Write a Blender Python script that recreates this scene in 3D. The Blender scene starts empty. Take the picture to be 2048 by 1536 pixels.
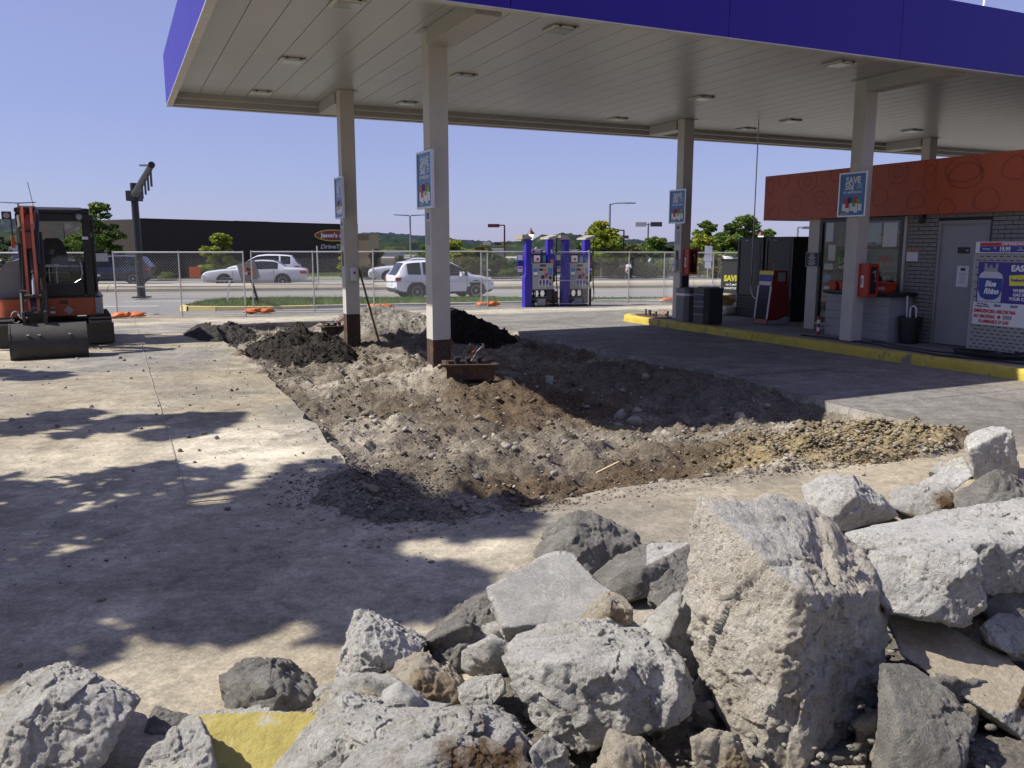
import bpy, bmesh, math, random
import numpy as np
from mathutils import Vector, Matrix, Euler
from mathutils.geometry import delaunay_2d_cdt
random.seed(7); rng = np.random.default_rng(7)
PI = math.pi
scene = bpy.context.scene
C = scene.collection

# ------------------------------------------------------------------ camera, sky, sun, exposure
FPX, PITCH, EYE = 1670.0, math.radians(9.45), 1.8
cam_d = bpy.data.cameras.new('camera'); cam = bpy.data.objects.new('camera', cam_d); C.objects.link(cam)
cam_d.sensor_width = 36.0; cam_d.lens = 36.0 * FPX / 2048.0
cam_d.clip_start = 0.05; cam_d.clip_end = 9000.0
cam.location = (0, 0, EYE); cam.rotation_euler = (PI / 2 - PITCH, 0, 0)
scene.camera = cam

SUN = Vector((-0.874, -0.09, 1.0)).normalized()          # towards the sun
world = bpy.data.worlds.new('World'); scene.world = world; world.use_nodes = True
wn = world.node_tree; bg = wn.nodes['Background']
sky = wn.nodes.new('ShaderNodeTexSky'); sky.sky_type = 'NISHITA'; sky.sun_disc = False
sky.sun_elevation = math.asin(SUN.z); sky.sun_rotation = math.atan2(SUN.x, SUN.y)
sky.altitude = 200; sky.air_density = 1.0; sky.dust_density = 0.35; sky.ozone_density = 2.6
tint = wn.nodes.new('ShaderNodeMix'); tint.data_type = 'RGBA'; tint.blend_type = 'MULTIPLY'
tint.inputs[0].default_value = 1.0; tint.inputs[7].default_value = (0.95, 0.95, 1.15, 1)
flat = wn.nodes.new('ShaderNodeMix'); flat.data_type = 'RGBA'; flat.inputs[0].default_value = 0.55; flat.inputs[7].default_value = (4.0, 4.2, 7.9, 1)   # even lavender haze of the day
wn.links.new(sky.outputs[0], tint.inputs[6]); wn.links.new(tint.outputs[2], flat.inputs[6]); wn.links.new(flat.outputs[2], bg.inputs[0])
bg.inputs[1].default_value = 0.072
sun_d = bpy.data.lights.new('sun', 'SUN'); sun = bpy.data.objects.new('sun', sun_d); C.objects.link(sun)
sun_d.energy = 5.0; sun_d.angle = math.radians(0.53); sun_d.color = (1.0, 0.945, 0.86)
sun.rotation_euler = SUN.to_track_quat('Z', 'Y').to_euler(); sun.location = (-30, 0, 40)
vs = scene.view_settings
vs.view_transform = 'Standard'; vs.look = 'None'; vs.exposure = 0.45; vs.gamma = 1.0; vs.use_curve_mapping = False

# ------------------------------------------------------------------ coordinates
ROT = math.radians(25.2); CU, SU = math.cos(ROT), math.sin(ROT)     # the canopy, kerb, shop and fence share this bearing
def W(u, v, z=0.0): return Vector((u * CU - v * SU, u * SU + v * CU, z))
def UV(p): return (p[0] * CU + p[1] * SU, -p[0] * SU + p[1] * CU)
def ray(a, b):
    x = (a - 1024) / FPX; y = -(b - 768) / FPX
    return Vector((x, math.cos(PITCH) + y * math.sin(PITCH), -math.sin(PITCH) + y * math.cos(PITCH)))
def atz(a, b, z=0.0):
    r = ray(a, b); return Vector((0, 0, EYE)) + r * ((z - EYE) / r.z)
def aty(a, b, y):
    r = ray(a, b); return Vector((0, 0, EYE)) + r * (y / r.y)
def smooth(t): t = np.clip(t, 0, 1); return t * t * (3 - 2 * t)
def gz(x, y):
    """height of the paved lot: flat by the canopy, falling gently to the street"""
    v = -x * SU + y * CU; u = x * CU + y * SU
    return -0.20 * smooth((v - 17.5) / 9.0) - 0.008 * np.clip(u - 8, 0, 16) * smooth((v - 17.5) / 7.0)
def ground_z(p): return float(gz(np.float64(p[0]), np.float64(p[1])))

# ------------------------------------------------------------------ noise
def vnoise(P, seed=0):
    """value noise, -1..1, P (N,3)"""
    P = np.asarray(P, dtype=np.float64); i = np.floor(P).astype(np.int64); f = P - i; f = f * f * f * (f * (f * 6 - 15) + 10)
    def h(x, y, z):
        n = (x * 374761393 + y * 668265263 + z * 2147483647 + seed * 1274126177) & 0xFFFFFFFF
        n = ((n ^ (n >> 13)) * 1274126177) & 0xFFFFFFFF; n = n ^ (n >> 16)
        n = (n * 2246822519) & 0xFFFFFFFF; n ^= n >> 15
        return (n & 0xFFFFFF) / float(0xFFFFFF) * 2 - 1
    x, y, z = i[:, 0], i[:, 1], i[:, 2]; fx, fy, fz = f[:, 0], f[:, 1], f[:, 2]
    def L(a, b, t): return a + (b - a) * t
    return L(L(L(h(x, y, z), h(x + 1, y, z), fx), L(h(x, y + 1, z), h(x + 1, y + 1, z), fx), fy),
             L(L(h(x, y, z + 1), h(x + 1, y, z + 1), fx), L(h(x, y + 1, z + 1), h(x + 1, y + 1, z + 1), fx), fy), fz)
def fbm(P, scale, octs, seed=0, gain=0.5, ridge=False):
    out = np.zeros(len(P)); a = 1.0; s = scale
    for k in range(octs):
        n = vnoise(P * s + k * 17.3, seed + k)
        if ridge: n = 1 - 2 * np.abs(n)
        out += a * n; a *= gain; s *= 2.03
    return out

# ------------------------------------------------------------------ materials
MATS = {}
def nd(nt, t, **kw):
    n = nt.nodes.new(t)
    for k, v in kw.items(): setattr(n, k, v)
    return n
def mat(name, col, rough=0.6, metal=0.0, var=0.12, vscale=6.0, bump=0.0, bscale=60.0, spec=0.5, col2=None, c2scale=2.0, c2lo=0.45, c2hi=0.6,
        speck=0.0, sscale=90.0, emis=0.0, coat=0.0, trans=0.0, attr=None, bdist=0.01, alpha=1.0):
    """one procedural material: noise variation, optional second tone in patches, grain bump"""
    if name in MATS: return MATS[name]
    m = bpy.data.materials.new(name); m.use_nodes = True; nt = m.node_tree; b = nt.nodes['Principled BSDF']
    L = nt.links.new
    tc = nd(nt, 'ShaderNodeTexCoord')
    base = nd(nt, 'ShaderNodeRGB'); base.outputs[0].default_value = (*col, 1); cur = base.outputs[0]
    if attr:
        at = nd(nt, 'ShaderNodeVertexColor'); at.layer_name = attr; cur = at.outputs[0]
    if col2 is not None:
        n2 = nd(nt, 'ShaderNodeTexNoise'); n2.inputs['Scale'].default_value = c2scale; n2.inputs['Detail'].default_value = 7; n2.inputs['Roughness'].default_value = 0.62
        L(tc.outputs['Object'], n2.inputs['Vector'])
        r2 = nd(nt, 'ShaderNodeMapRange'); r2.inputs[1].default_value = c2lo; r2.inputs[2].default_value = c2hi
        L(n2.outputs[0], r2.inputs[0])
        mx = nd(nt, 'ShaderNodeMix', data_type='RGBA'); mx.inputs[7].default_value = (*col2, 1)
        L(r2.outputs[0], mx.inputs[0]); L(cur, mx.inputs[6]); cur = mx.outputs[2]
    if var > 0:
        n1 = nd(nt, 'ShaderNodeTexNoise'); n1.inputs['Scale'].default_value = vscale; n1.inputs['Detail'].default_value = 8; n1.inputs['Roughness'].default_value = 0.65
        L(tc.outputs['Object'], n1.inputs['Vector'])
        r1 = nd(nt, 'ShaderNodeMapRange'); r1.inputs[1].default_value = 0.25; r1.inputs[2].default_value = 0.75
        r1.inputs[3].default_value = 1 - var; r1.inputs[4].default_value = 1 + var
        L(n1.outputs[0], r1.inputs[0])
        mm = nd(nt, 'ShaderNodeMix', data_type='RGBA', blend_type='MULTIPLY'); mm.inputs[0].default_value = 1.0
        L(cur, mm.inputs[6]); L(r1.outputs[0], mm.inputs[7]); cur = mm.outputs[2]
    if speck > 0:
        vo = nd(nt, 'ShaderNodeTexVoronoi'); vo.inputs['Scale'].default_value = sscale
        L(tc.outputs['Object'], vo.inputs['Vector'])
        hs = nd(nt, 'ShaderNodeMapRange'); hs.inputs[3].default_value = 1 - speck; hs.inputs[4].default_value = 1 + speck * 0.8
        sp = nd(nt, 'ShaderNodeSeparateColor'); L(vo.outputs['Color'], sp.inputs[0]); L(sp.outputs[0], hs.inputs[0])
        m3 = nd(nt, 'ShaderNodeMix', data_type='RGBA', blend_type='MULTIPLY'); m3.inputs[0].default_value = 1.0
        L(cur, m3.inputs[6]); L(hs.outputs[0], m3.inputs[7]); cur = m3.outputs[2]
    L(cur, b.inputs['Base Color'])
    b.inputs['Roughness'].default_value = rough; b.inputs['Metallic'].default_value = metal
    b.inputs['Specular IOR Level'].default_value = spec
    if coat: b.inputs['Coat Weight'].default_value = coat; b.inputs['Coat Roughness'].default_value = 0.06
    if trans: b.inputs['Transmission Weight'].default_value = trans; b.inputs['IOR'].default_value = 1.45
    if alpha < 1: b.inputs['Alpha'].default_value = alpha
    if emis: L(cur, b.inputs['Emission Color']); b.inputs['Emission Strength'].default_value = emis
    if bump > 0:
        nb = nd(nt, 'ShaderNodeTexNoise'); nb.inputs['Scale'].default_value = bscale; nb.inputs['Detail'].default_value = 8; nb.inputs['Roughness'].default_value = 0.7
        L(tc.outputs['Object'], nb.inputs['Vector'])
        bp = nd(nt, 'ShaderNodeBump'); bp.inputs['Strength'].default_value = bump; bp.inputs['Distance'].default_value = bdist
        L(nb.outputs[0], bp.inputs['Height']); L(bp.outputs[0], b.inputs['Normal'])
    MATS[name] = m
    return m
def paint(name, col, rough=0.45, **k): return mat(name, col, rough, var=k.pop('var', 0.06), vscale=k.pop('vscale', 3.0), **k)

# ------------------------------------------------------------------ mesh builder
class MB:
    def __init__(s): s.v = []; s.f = []; s.m = []
    def add(s, vs_, fs, mi=0):
        o = len(s.v); s.v += [tuple(p) for p in vs_]; s.f += [tuple(o + i for i in f) for f in fs]; s.m += [mi] * len(fs); return s
    def box(s, x0, y0, z0, x1, y1, z1, mi=0, b=0.0, M=None):
        if b <= 0:
            vs_ = [(x, y, z) for z in (z0, z1) for y in (y0, y1) for x in (x0, x1)]
            fs = [(0, 2, 3, 1), (4, 5, 7, 6), (0, 1, 5, 4), (2, 6, 7, 3), (0, 4, 6, 2), (1, 3, 7, 5)]
        else:
            bm = bmesh.new(); bmesh.ops.create_cube(bm, size=1.0)
            for q in bm.verts: q.co = Vector(((x0 + x1) / 2 + q.co.x * (x1 - x0), (y0 + y1) / 2 + q.co.y * (y1 - y0), (z0 + z1) / 2 + q.co.z * (z1 - z0)))
            bb = min(b, 0.49 * min(abs(x1 - x0), abs(y1 - y0), abs(z1 - z0)))
            bmesh.ops.bevel(bm, geom=bm.edges[:], offset=bb, segments=2, affect='EDGES', profile=0.6)
            bm.verts.index_update(); vs_ = [q.co.copy() for q in bm.verts]; fs = [[q.index for q in f.verts] for f in bm.faces]; bm.free()
        if M is not None: vs_ = [M @ Vector(p) for p in vs_]
        return s.add(vs_, fs, mi)
    def prism(s, pts, axis, a, b, mi=0, M=None):
        """polygon pts (2D) pushed along axis 'x','y','z' from a to b"""
        def P(p, t): return {'x': (t, p[0], p[1]), 'y': (p[0], t, p[1]), 'z': (p[0], p[1], t)}[axis]
        n = len(pts); vs_ = [P(p, a) for p in pts] + [P(p, b) for p in pts]
        fs = [tuple(range(n))[::-1], tuple(range(n, 2 * n))] + [(i, (i + 1) % n, n + (i + 1) % n, n + i) for i in range(n)]
        if M is not None: vs_ = [M @ Vector(p) for p in vs_]
        return s.add(vs_, fs, mi)
    def tube(s, path, r, n=8, mi=0, cap=True, r1=None):
        path = [Vector(p) for p in path]; rings = []; k = len(path)
        up = Vector((0, 0, 1))
        for i, p in enumerate(path):
            d = (path[min(i + 1, k - 1)] - path[max(i - 1, 0)]).normalized()
            a = d.cross(up); a = d.cross(Vector((1, 0, 0))) if a.length < 1e-3 else a
            a.normalize(); b = d.cross(a).normalized(); rr = r if r1 is None else r + (r1 - r) * i / max(k - 1, 1)
            rings.append([p + (a * math.cos(2 * PI * j / n) + b * math.sin(2 * PI * j / n)) * rr for j in range(n)])
        vs_ = [q for rg in rings for q in rg]
        fs = [(i * n + j, i * n + (j + 1) % n, (i + 1) * n + (j + 1) % n, (i + 1) * n + j) for i in range(k - 1) for j in range(n)]
        if cap: fs += [tuple(range(n))[::-1], tuple(range((k - 1) * n, k * n))]
        return s.add(vs_, fs, mi)
    def lathe(s, prof, n=20, mi=0, M=None):
        """prof: (radius, z)"""
        k = len(prof); vs_ = [(r * math.cos(2 * PI * j / n), r * math.sin(2 * PI * j / n), z) for r, z in prof for j in range(n)]
        fs = [(i * n + j, i * n + (j + 1) % n, (i + 1) * n + (j + 1) % n, (i + 1) * n + j) for i in range(k - 1) for j in range(n)]
        fs += [tuple(range(n))[::-1], tuple(range((k - 1) * n, k * n))]
        if M is not None: vs_ = [M @ Vector(p) for p in vs_]
        return s.add(vs_, fs, mi)
    def quad(s, a, b, c, d, mi=0): return s.add([a, b, c, d], [(0, 1, 2, 3)], mi)
    def mesh(s, name, smooth=False):
        me = bpy.data.meshes.new(name); me.from_pydata(s.v, [], s.f); me.update()
        if any(s.m): me.polygons.foreach_set('material_index', s.m)
        bm = bmesh.new(); bm.from_mesh(me); bmesh.ops.recalc_face_normals(bm, faces=bm.faces[:]); bm.to_mesh(me); bm.free()
        if smooth: shade(me)
        return me
def shade(me, ang=40):
    me.polygons.foreach_set('use_smooth', [True] * len(me.polygons))
    try: me.set_sharp_from_angle(angle=math.radians(ang))
    except Exception: pass
def ob(name, data, mats=None, parent=None, loc=None, rot=None, smooth=False):
    if isinstance(data, MB): data = data.mesh(name, smooth)
    o = bpy.data.objects.new(name, data); C.objects.link(o)
    if mats is not None and not data.materials:
        for m in (mats if isinstance(mats, (list, tuple)) else [mats]): data.materials.append(m)
    if parent: o.parent = parent
    if loc is not None: o.location = loc
    if rot is not None: o.rotation_euler = rot
    return o
def tag(o, label, cat=None, group=None, kind=None):
    o['label'] = label
    if cat: o['category'] = cat
    if group: o['group'] = group
    if kind: o['kind'] = kind
    return o
def thing(name, label, cat, loc=(0, 0, 0), rz=0.0, group=None):
    o = bpy.data.objects.new(name, None); C.objects.link(o); o.location = loc; o.rotation_euler = (0, 0, rz); o.empty_display_size = 0.2
    return tag(o, label, cat, group)
def lthing(name, label, cat, u, v, z=0.0, group=None): return thing(name, label, cat, W(u, v, z), ROT, group)
def struct(o): o['kind'] = 'structure'; return o
def copytree(o, parent=None):
    c = o.copy(); C.objects.link(c); c.parent = parent
    for ch in o.children: copytree(ch, c)
    return c
def npmesh(name, V, F, smooth=False, colors=None):
    """fast mesh from numpy: F (M,3) or (M,4)"""
    V = np.asarray(V, dtype=np.float32); F = np.asarray(F, dtype=np.int32)
    me = bpy.data.meshes.new(name); me.vertices.add(len(V)); me.vertices.foreach_set('co', V.ravel())
    k = F.shape[1]; me.loops.add(F.size); me.loops.foreach_set('vertex_index', F.ravel()); me.polygons.add(len(F))
    me.polygons.foreach_set('loop_start', np.arange(0, F.size, k, dtype=np.int32)); me.polygons.foreach_set('loop_total', np.full(len(F), k, dtype=np.int32))
    if smooth: me.polygons.foreach_set('use_smooth', np.ones(len(F), dtype=bool))
    me.update(calc_edges=True); me.validate()
    if colors is not None:
        ca = me.color_attributes.new('tone', 'FLOAT_COLOR', 'POINT'); cc = np.ones((len(V), 4), dtype=np.float32); cc[:, :3] = colors
        ca.data.foreach_set('color', cc.ravel())
    return me
_txt = {}
def text_mesh(s, size, bold=0.0, align='CENTER', squash=1.0, shear=0.0, depth=0.002, space=1.0):
    key = (s, size, bold, align, squash, shear, depth, space)
    if key in _txt: return _txt[key]
    cu = bpy.data.curves.new('txt', 'FONT'); cu.body = s; cu.size = size; cu.align_x = align; cu.align_y = 'CENTER'; cu.offset = bold; cu.extrude = depth; cu.shear = shear
    cu.space_character = space; cu.resolution_u = 3
    o = bpy.data.objects.new('txt', cu); C.objects.link(o)
    dg = bpy.context.evaluated_depsgraph_get(); me = bpy.data.meshes.new_from_object(o.evaluated_get(dg)); me.name = 'lettering'
    C.objects.unlink(o); bpy.data.objects.remove(o)
    if squash != 1.0: me.transform(Matrix.Diagonal((squash, 1, 1, 1)))
    _txt[key] = me; return me
# lettering on an upright face: facing -v ('f') or -u ('s') in the parent's local frame
def letters(s, size, m, parent, loc, face='f', bold=0.0, squash=1.0, shear=0.0, rz=None, name='lettering', align='CENTER', tilt=0.0, space=1.0):
    o = ob(name, text_mesh(s, size, bold, align, squash, shear, 0.0015, space).copy(), m, parent, loc)
    o.rotation_euler = (PI / 2 + tilt, 0, (0 if face == 'f' else -PI / 2) if rz is None else rz)
    return o
# ------------------------------------------------------------------ the setting: ground, lot, excavation, street
def ico(sub):
    bm = bmesh.new(); bmesh.ops.create_icosphere(bm, subdivisions=sub, radius=1.0); bm.verts.index_update()
    V = np.array([v.co[:] for v in bm.verts]); F = np.array([[v.index for v in f.verts] for f in bm.faces]); bm.free(); return V, F
ICO = {k: ico(k) for k in (1, 2, 3)}
def stone_geo(sub, seed):
    V, F = ICO[sub]; r = np.random.default_rng(seed)
    n = r.normal(size=(15, 3)); n /= np.linalg.norm(n, axis=1)[:, None]; d = r.uniform(0.5, 0.85, 15)
    q = np.clip(V @ n.T, 0, None) / d; rad = np.minimum(1.15, 1.0 / np.maximum((q ** 40).sum(1) ** (1 / 40), 0.3))
    P = V * rad[:, None] * (1 + 0.16 * fbm(V * 1.0, 2.6, 3, seed))[:, None]
    return P * np.array([1.0, r.uniform(0.7, 1), r.uniform(0.5, 0.8)]), F
STONES = [stone_geo(1, 100 + k) for k in range(8)]
STONES2 = [stone_geo(2, 200 + k) for k in range(8)]
def scatter(name, pts, sizes, cols, m, parent=None, geos=STONES, seed=1, smooth=False):
    """many small stones or clods in one mesh"""
    r = np.random.default_rng(seed); Vs = []; Fs = []; Cs = []; o = 0
    for p, s, c in zip(pts, sizes, cols):
        V, F = geos[r.integers(len(geos))]
        a, b_ = r.uniform(0, 2 * PI), r.uniform(-0.5, 0.5)
        ca, sa, cb, sb = math.cos(a), math.sin(a), math.cos(b_), math.sin(b_)
        R = np.array([[ca, -sa, 0], [sa, ca, 0], [0, 0, 1]]) @ np.array([[1, 0, 0], [0, cb, -sb], [0, sb, cb]])
        Vs.append((V * s) @ R.T + np.asarray(p)); Fs.append(F + o); o += len(V); Cs.append(np.tile(c, (len(V), 1)))
    me = npmesh(name, np.concatenate(Vs), np.concatenate(Fs), smooth, np.concatenate(Cs)); me.materials.append(m)
    return ob(name, me, None, parent)

# excavation outline in canopy coordinates (u, v), broken a little
def jag(pts, step, amp, seed):
    out = []; r = np.random.default_rng(seed)
    for i in range(len(pts)):
        a = np.array(pts[i]); b = np.array(pts[(i + 1) % len(pts)]); L = np.linalg.norm(b - a); n = max(1, int(L / step)); d = (b - a) / L; nn = np.array([-d[1], d[0]])
        for k in range(n): out.append(a + (b - a) * k / n + (nn * r.normal() * amp if k else 0))
    return out
PIT = [(1.62, 20.6), (1.80, 16.0), (1.86, 13.0), (1.77, 10.6), (1.72, 8.1), (1.66, 6.9), (1.50, 6.2), (1.42, 5.35), (1.85, 5.0), (2.4, 5.02), (3.2, 5.15), (4.1, 5.08), (5.4, 4.9), (6.5, 4.92), (7.05, 5.12), (7.34, 5.8), (7.38, 7.0), (7.62, 9.9), (7.6, 13.1), (7.6, 16.8), (7.3, 19.4), (5.2, 20.5), (3.4, 20.8)]
PITJ = jag(PIT, 0.28, 0.022, 3)
PITA = np.array(PITJ)
def inside(u, v, poly=PITA):
    u = np.asarray(u); v = np.asarray(v); c = np.zeros(u.shape, bool); n = len(poly); j = n - 1
    for i in range(n):
        a, b = poly[i], poly[j]
        cond = ((a[1] > v) != (b[1] > v)) & (u < (b[0] - a[0]) * (v - a[1]) / (b[1] - a[1] + 1e-12) + a[0]); c ^= cond; j = i
    return c
def edge_dist(u, v, poly=PITA):
    P = np.stack([u, v], -1); best = np.full(u.shape, 1e9); n = len(poly)
    for i in range(n):
        a = poly[i]; b = poly[(i + 1) % n]; ab = b - a; t = np.clip(((P - a) @ ab) / (ab @ ab), 0, 1)
        best = np.minimum(best, np.linalg.norm(P - a - t[..., None] * ab, axis=-1))
    return best
def lot_tone(u, v):
    P = np.stack([u, v, u * 0], -1)
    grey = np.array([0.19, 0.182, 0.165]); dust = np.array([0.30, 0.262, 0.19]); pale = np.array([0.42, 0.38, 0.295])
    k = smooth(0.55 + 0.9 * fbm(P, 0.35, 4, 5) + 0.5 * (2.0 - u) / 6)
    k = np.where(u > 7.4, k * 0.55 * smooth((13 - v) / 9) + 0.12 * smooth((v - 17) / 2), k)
    c = grey + (dust - grey) * k[:, None]
    w = smooth(1.15 - np.hypot((u - 0.75) / 1.5, (v - 7.6) / 1.5) + 0.5 * fbm(P * [2.2, .5, 1], 1.0, 4, 9))
    w2 = smooth(1.0 - np.abs(v - 22.4) / 1.7 + 0.9 * fbm(P * [.4, 1.6, 1], 0.7, 4, 12)) * (v > 17.2) * 0.9
    w3 = smooth(0.2 + 1.0 * fbm(P * [1.0, .35, 1], 0.5, 4, 21)) * (u < 2.5) * 0.45
    w = np.maximum(np.maximum(w, w2), w3)
    c = c + (pale - c) * w[:, None]
    wp_ = smooth(1.25 - np.maximum(np.abs(u - 0.95) / 0.85, np.abs(v - 7.6) / 1.25) * 1.0 + 0.35 * fbm(P * [2.5, .6, 1], 1.3, 4, 77) - .2) * .75
    return c + (np.array([0.54, 0.495, 0.39]) - c) * wp_[:, None]
def wet(m, **k): return m
def noise_ground(name, attr='tone', rough=0.95, big=0.25, bump=0.5, bscale=35, bdist=0.012, speck=0.25, sscale=60, streak=0.0):
    m = mat(name, (0.3, 0.27, 0.2), rough, var=big, vscale=2.2, bump=bump, bscale=bscale, attr=attr, bdist=bdist, speck=speck, sscale=sscale, spec=0.2)
    return m
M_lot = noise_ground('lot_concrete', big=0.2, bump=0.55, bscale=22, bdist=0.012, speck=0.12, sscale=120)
# finer dust and scrape marks on the lot
nt = M_lot.node_tree; b_ = nt.nodes['Principled BSDF']; src = b_.inputs['Base Color'].links[0].from_socket
tc = nd(nt, 'ShaderNodeTexCoord')
for (sx, sy, rot_, sc_, amt) in ((0.8, 1.25, ROT + 0.35, 1.3, 0.12), (0.85, 1.2, ROT - 0.6, 3.5, 0.13), (1, 1, 0, 11.0, 0.22), (1, 1, 0, 45.0, 0.20), (1, 1, 0, 0.45, 0.2), (.3, 2.4, ROT + 1.45, 2.2, .07)):
    mp = nd(nt, 'ShaderNodeMapping'); mp.inputs['Rotation'].default_value = (0, 0, -rot_); mp.inputs['Scale'].default_value = (sx, sy, 1)
    n_ = nd(nt, 'ShaderNodeTexNoise'); n_.inputs['Scale'].default_value = sc_; n_.inputs['Detail'].default_value = 9; n_.inputs['Roughness'].default_value = 0.7; n_.inputs['Distortion'].default_value = 0.6
    rr = nd(nt, 'ShaderNodeMapRange'); rr.inputs[1].default_value = 0.35; rr.inputs[2].default_value = 0.65; rr.inputs[3].default_value = 1 - amt; rr.inputs[4].default_value = 1 + amt
    mm = nd(nt, 'ShaderNodeMix', data_type='RGBA', blend_type='MULTIPLY'); mm.inputs[0].default_value = 1.0
    nt.links.new(tc.outputs['Object'], mp.inputs[0]); nt.links.new(mp.outputs[0], n_.inputs['Vector']); nt.links.new(n_.outputs[0], rr.inputs[0])
    nt.links.new(src, mm.inputs[6]); nt.links.new(rr.outputs[0], mm.inputs[7]); src = mm.outputs[2]
# dark grit patches and tyre-swept arcs
n_ = nd(nt, 'ShaderNodeTexNoise'); n_.inputs['Scale'].default_value = 1.7; n_.inputs['Detail'].default_value = 12; n_.inputs['Roughness'].default_value = .78; nt.links.new(tc.outputs['Object'], n_.inputs['Vector'])
rr = nd(nt, 'ShaderNodeMapRange'); rr.inputs[1].default_value = .54; rr.inputs[2].default_value = .66; rr.inputs[3].default_value = 0; rr.inputs[4].default_value = .65; nt.links.new(n_.outputs[0], rr.inputs[0])
mm = nd(nt, 'ShaderNodeMix', data_type='RGBA'); mm.inputs[7].default_value = (.12, .105, .085, 1); nt.links.new(rr.outputs[0], mm.inputs[0]); nt.links.new(src, mm.inputs[6]); src = mm.outputs[2]
for (ox, oy, sc_, amt) in ((9, -6, .7, .035), (-14, 9, .5, .04)):
    mp = nd(nt, 'ShaderNodeMapping'); mp.inputs['Location'].default_value = (ox, oy, 0); wv = nd(nt, 'ShaderNodeTexWave', wave_type='RINGS', rings_direction='Z'); wv.inputs['Scale'].default_value = sc_; wv.inputs['Distortion'].default_value = 9; wv.inputs['Detail'].default_value = 4; wv.inputs['Detail Scale'].default_value = 1.5
    rr = nd(nt, 'ShaderNodeMapRange'); rr.inputs[1].default_value = .3; rr.inputs[2].default_value = .8; rr.inputs[3].default_value = 1 - amt; rr.inputs[4].default_value = 1 + amt
    mm = nd(nt, 'ShaderNodeMix', data_type='RGBA', blend_type='MULTIPLY'); mm.inputs[0].default_value = 1.0
    nt.links.new(tc.outputs['Object'], mp.inputs[0]); nt.links.new(mp.outputs[0], wv.inputs['Vector']); nt.links.new(wv.outputs[0], rr.inputs[0]); nt.links.new(src, mm.inputs[6]); nt.links.new(rr.outputs[0], mm.inputs[7]); src = mm.outputs[2]
nt.links.new(src, b_.inputs['Base Color'])

# the lot: one sheet with the pit cut out, its broken edge 0.3 m deep
LU0, LU1, LV0, LV1 = -26.0, 42.0, -14.0, 26.6
pts = [Vector(p) for p in ((LU0, LV0), (LU1, LV0), (LU1, LV1), (LU0, LV1))]; n0 = 4
pts += [Vector((float(p[0]), float(p[1]))) for p in PITJ]; nP = len(PITJ)
edges = [(0, 1), (1, 2), (2, 3), (3, 0)] + [(4 + i, 4 + (i + 1) % nP) for i in range(nP)]
gu = np.concatenate([np.arange(-25, -4, 1.5), np.arange(-4, 14, 0.22), np.arange(14.5, 41, 1.5)]); gv = np.concatenate([np.arange(-13, 2, 1.2), np.arange(2, 26.5, 0.22)])
GU, GV = np.meshgrid(gu, gv); gu_, gv_ = GU.ravel(), GV.ravel()
keep = (~inside(gu_, gv_)) & (edge_dist(gu_, gv_) > 0.08)
pts += [Vector((float(a), float(b))) for a, b in zip(gu_[keep], gv_[keep])]
cv, ce, cf, *_ = delaunay_2d_cdt(pts, edges, [], 0, 1e-5)
cvA = np.array([p[:] for p in cv]); cfA = np.array([f for f in cf if len(f) == 3])
cen = cvA[cfA].mean(1); cfA = cfA[~inside(cen[:, 0], cen[:, 1])]
XY = np.stack([cvA[:, 0] * CU - cvA[:, 1] * SU, cvA[:, 0] * SU + cvA[:, 1] * CU], -1)
Z = gz(XY[:, 0], XY[:, 1]) + 0.006 * vnoise(np.c_[XY * 0.8, np.zeros(len(XY))], 4) * (np.hypot(XY[:, 0], XY[:, 1]) < 18)
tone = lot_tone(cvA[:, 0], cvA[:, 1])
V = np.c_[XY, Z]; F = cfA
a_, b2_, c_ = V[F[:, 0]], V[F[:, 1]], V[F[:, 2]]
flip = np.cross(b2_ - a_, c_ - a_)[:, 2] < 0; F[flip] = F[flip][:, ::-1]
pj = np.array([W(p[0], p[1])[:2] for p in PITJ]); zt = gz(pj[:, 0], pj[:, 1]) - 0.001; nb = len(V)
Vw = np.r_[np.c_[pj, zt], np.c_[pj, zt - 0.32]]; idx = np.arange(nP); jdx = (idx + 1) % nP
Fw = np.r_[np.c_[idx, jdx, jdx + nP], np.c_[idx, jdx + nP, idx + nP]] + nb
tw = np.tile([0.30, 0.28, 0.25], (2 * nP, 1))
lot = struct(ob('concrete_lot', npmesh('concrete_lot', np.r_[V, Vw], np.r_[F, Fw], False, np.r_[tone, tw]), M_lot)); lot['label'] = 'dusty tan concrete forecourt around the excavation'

M_joint = mat('joint_dirt', (0.085, 0.078, 0.066), 0.95, var=0.3)
def joint(pts_uv, w=0.018):
    mb = MB()
    for i in range(len(pts_uv) - 1):
        a, b = np.array(pts_uv[i]), np.array(pts_uv[i + 1]); n = max(1, int(np.linalg.norm(b - a) / 0.35)); d = (b - a) / np.linalg.norm(b - a); nn = np.array([-d[1], d[0]])
        prev = None
        for k in range(n + 1):
            q = a + (b - a) * k / n; ww = w * (0.5 + random.random() * 0.8) / 2; j = random.uniform(-.005, .005)
            l = W(*(q + nn * (ww + j))); r = W(*(q - nn * (ww - j))); l.z = ground_z(l) + 0.011; r.z = ground_z(r) + 0.011
            if prev: mb.quad(prev[0], prev[1], r, l)
            prev = (l, r)
    return ob('slab_joint', mb, M_joint, lot)
joint([(0.35, 6.4), (0.33, 12.5), (0.35, 25)], 0.012).data.materials[0] = mat('joint_dust', (.30, .27, .21), .95, var=.3, vscale=4); joint([(7.66, 9.05), (10.85, 8.95)]); joint([(7.42, 6.72), (10.9, 6.66)], 0.012); joint([(7.7, 13.4), (10.85, 13.4)])
joint([(-6, 12.6), (1.8, 12.55)], 0.012); joint([(7.7, 18.0), (20, 18.05)]); joint([(-8, 21.6), (25, 21.7)], 0.02); joint([(9.3, 5.0), (9.25, 17.9)], 0.012); joint([(-4.2, 4), (-4.2, 25)], 0.015)

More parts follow.
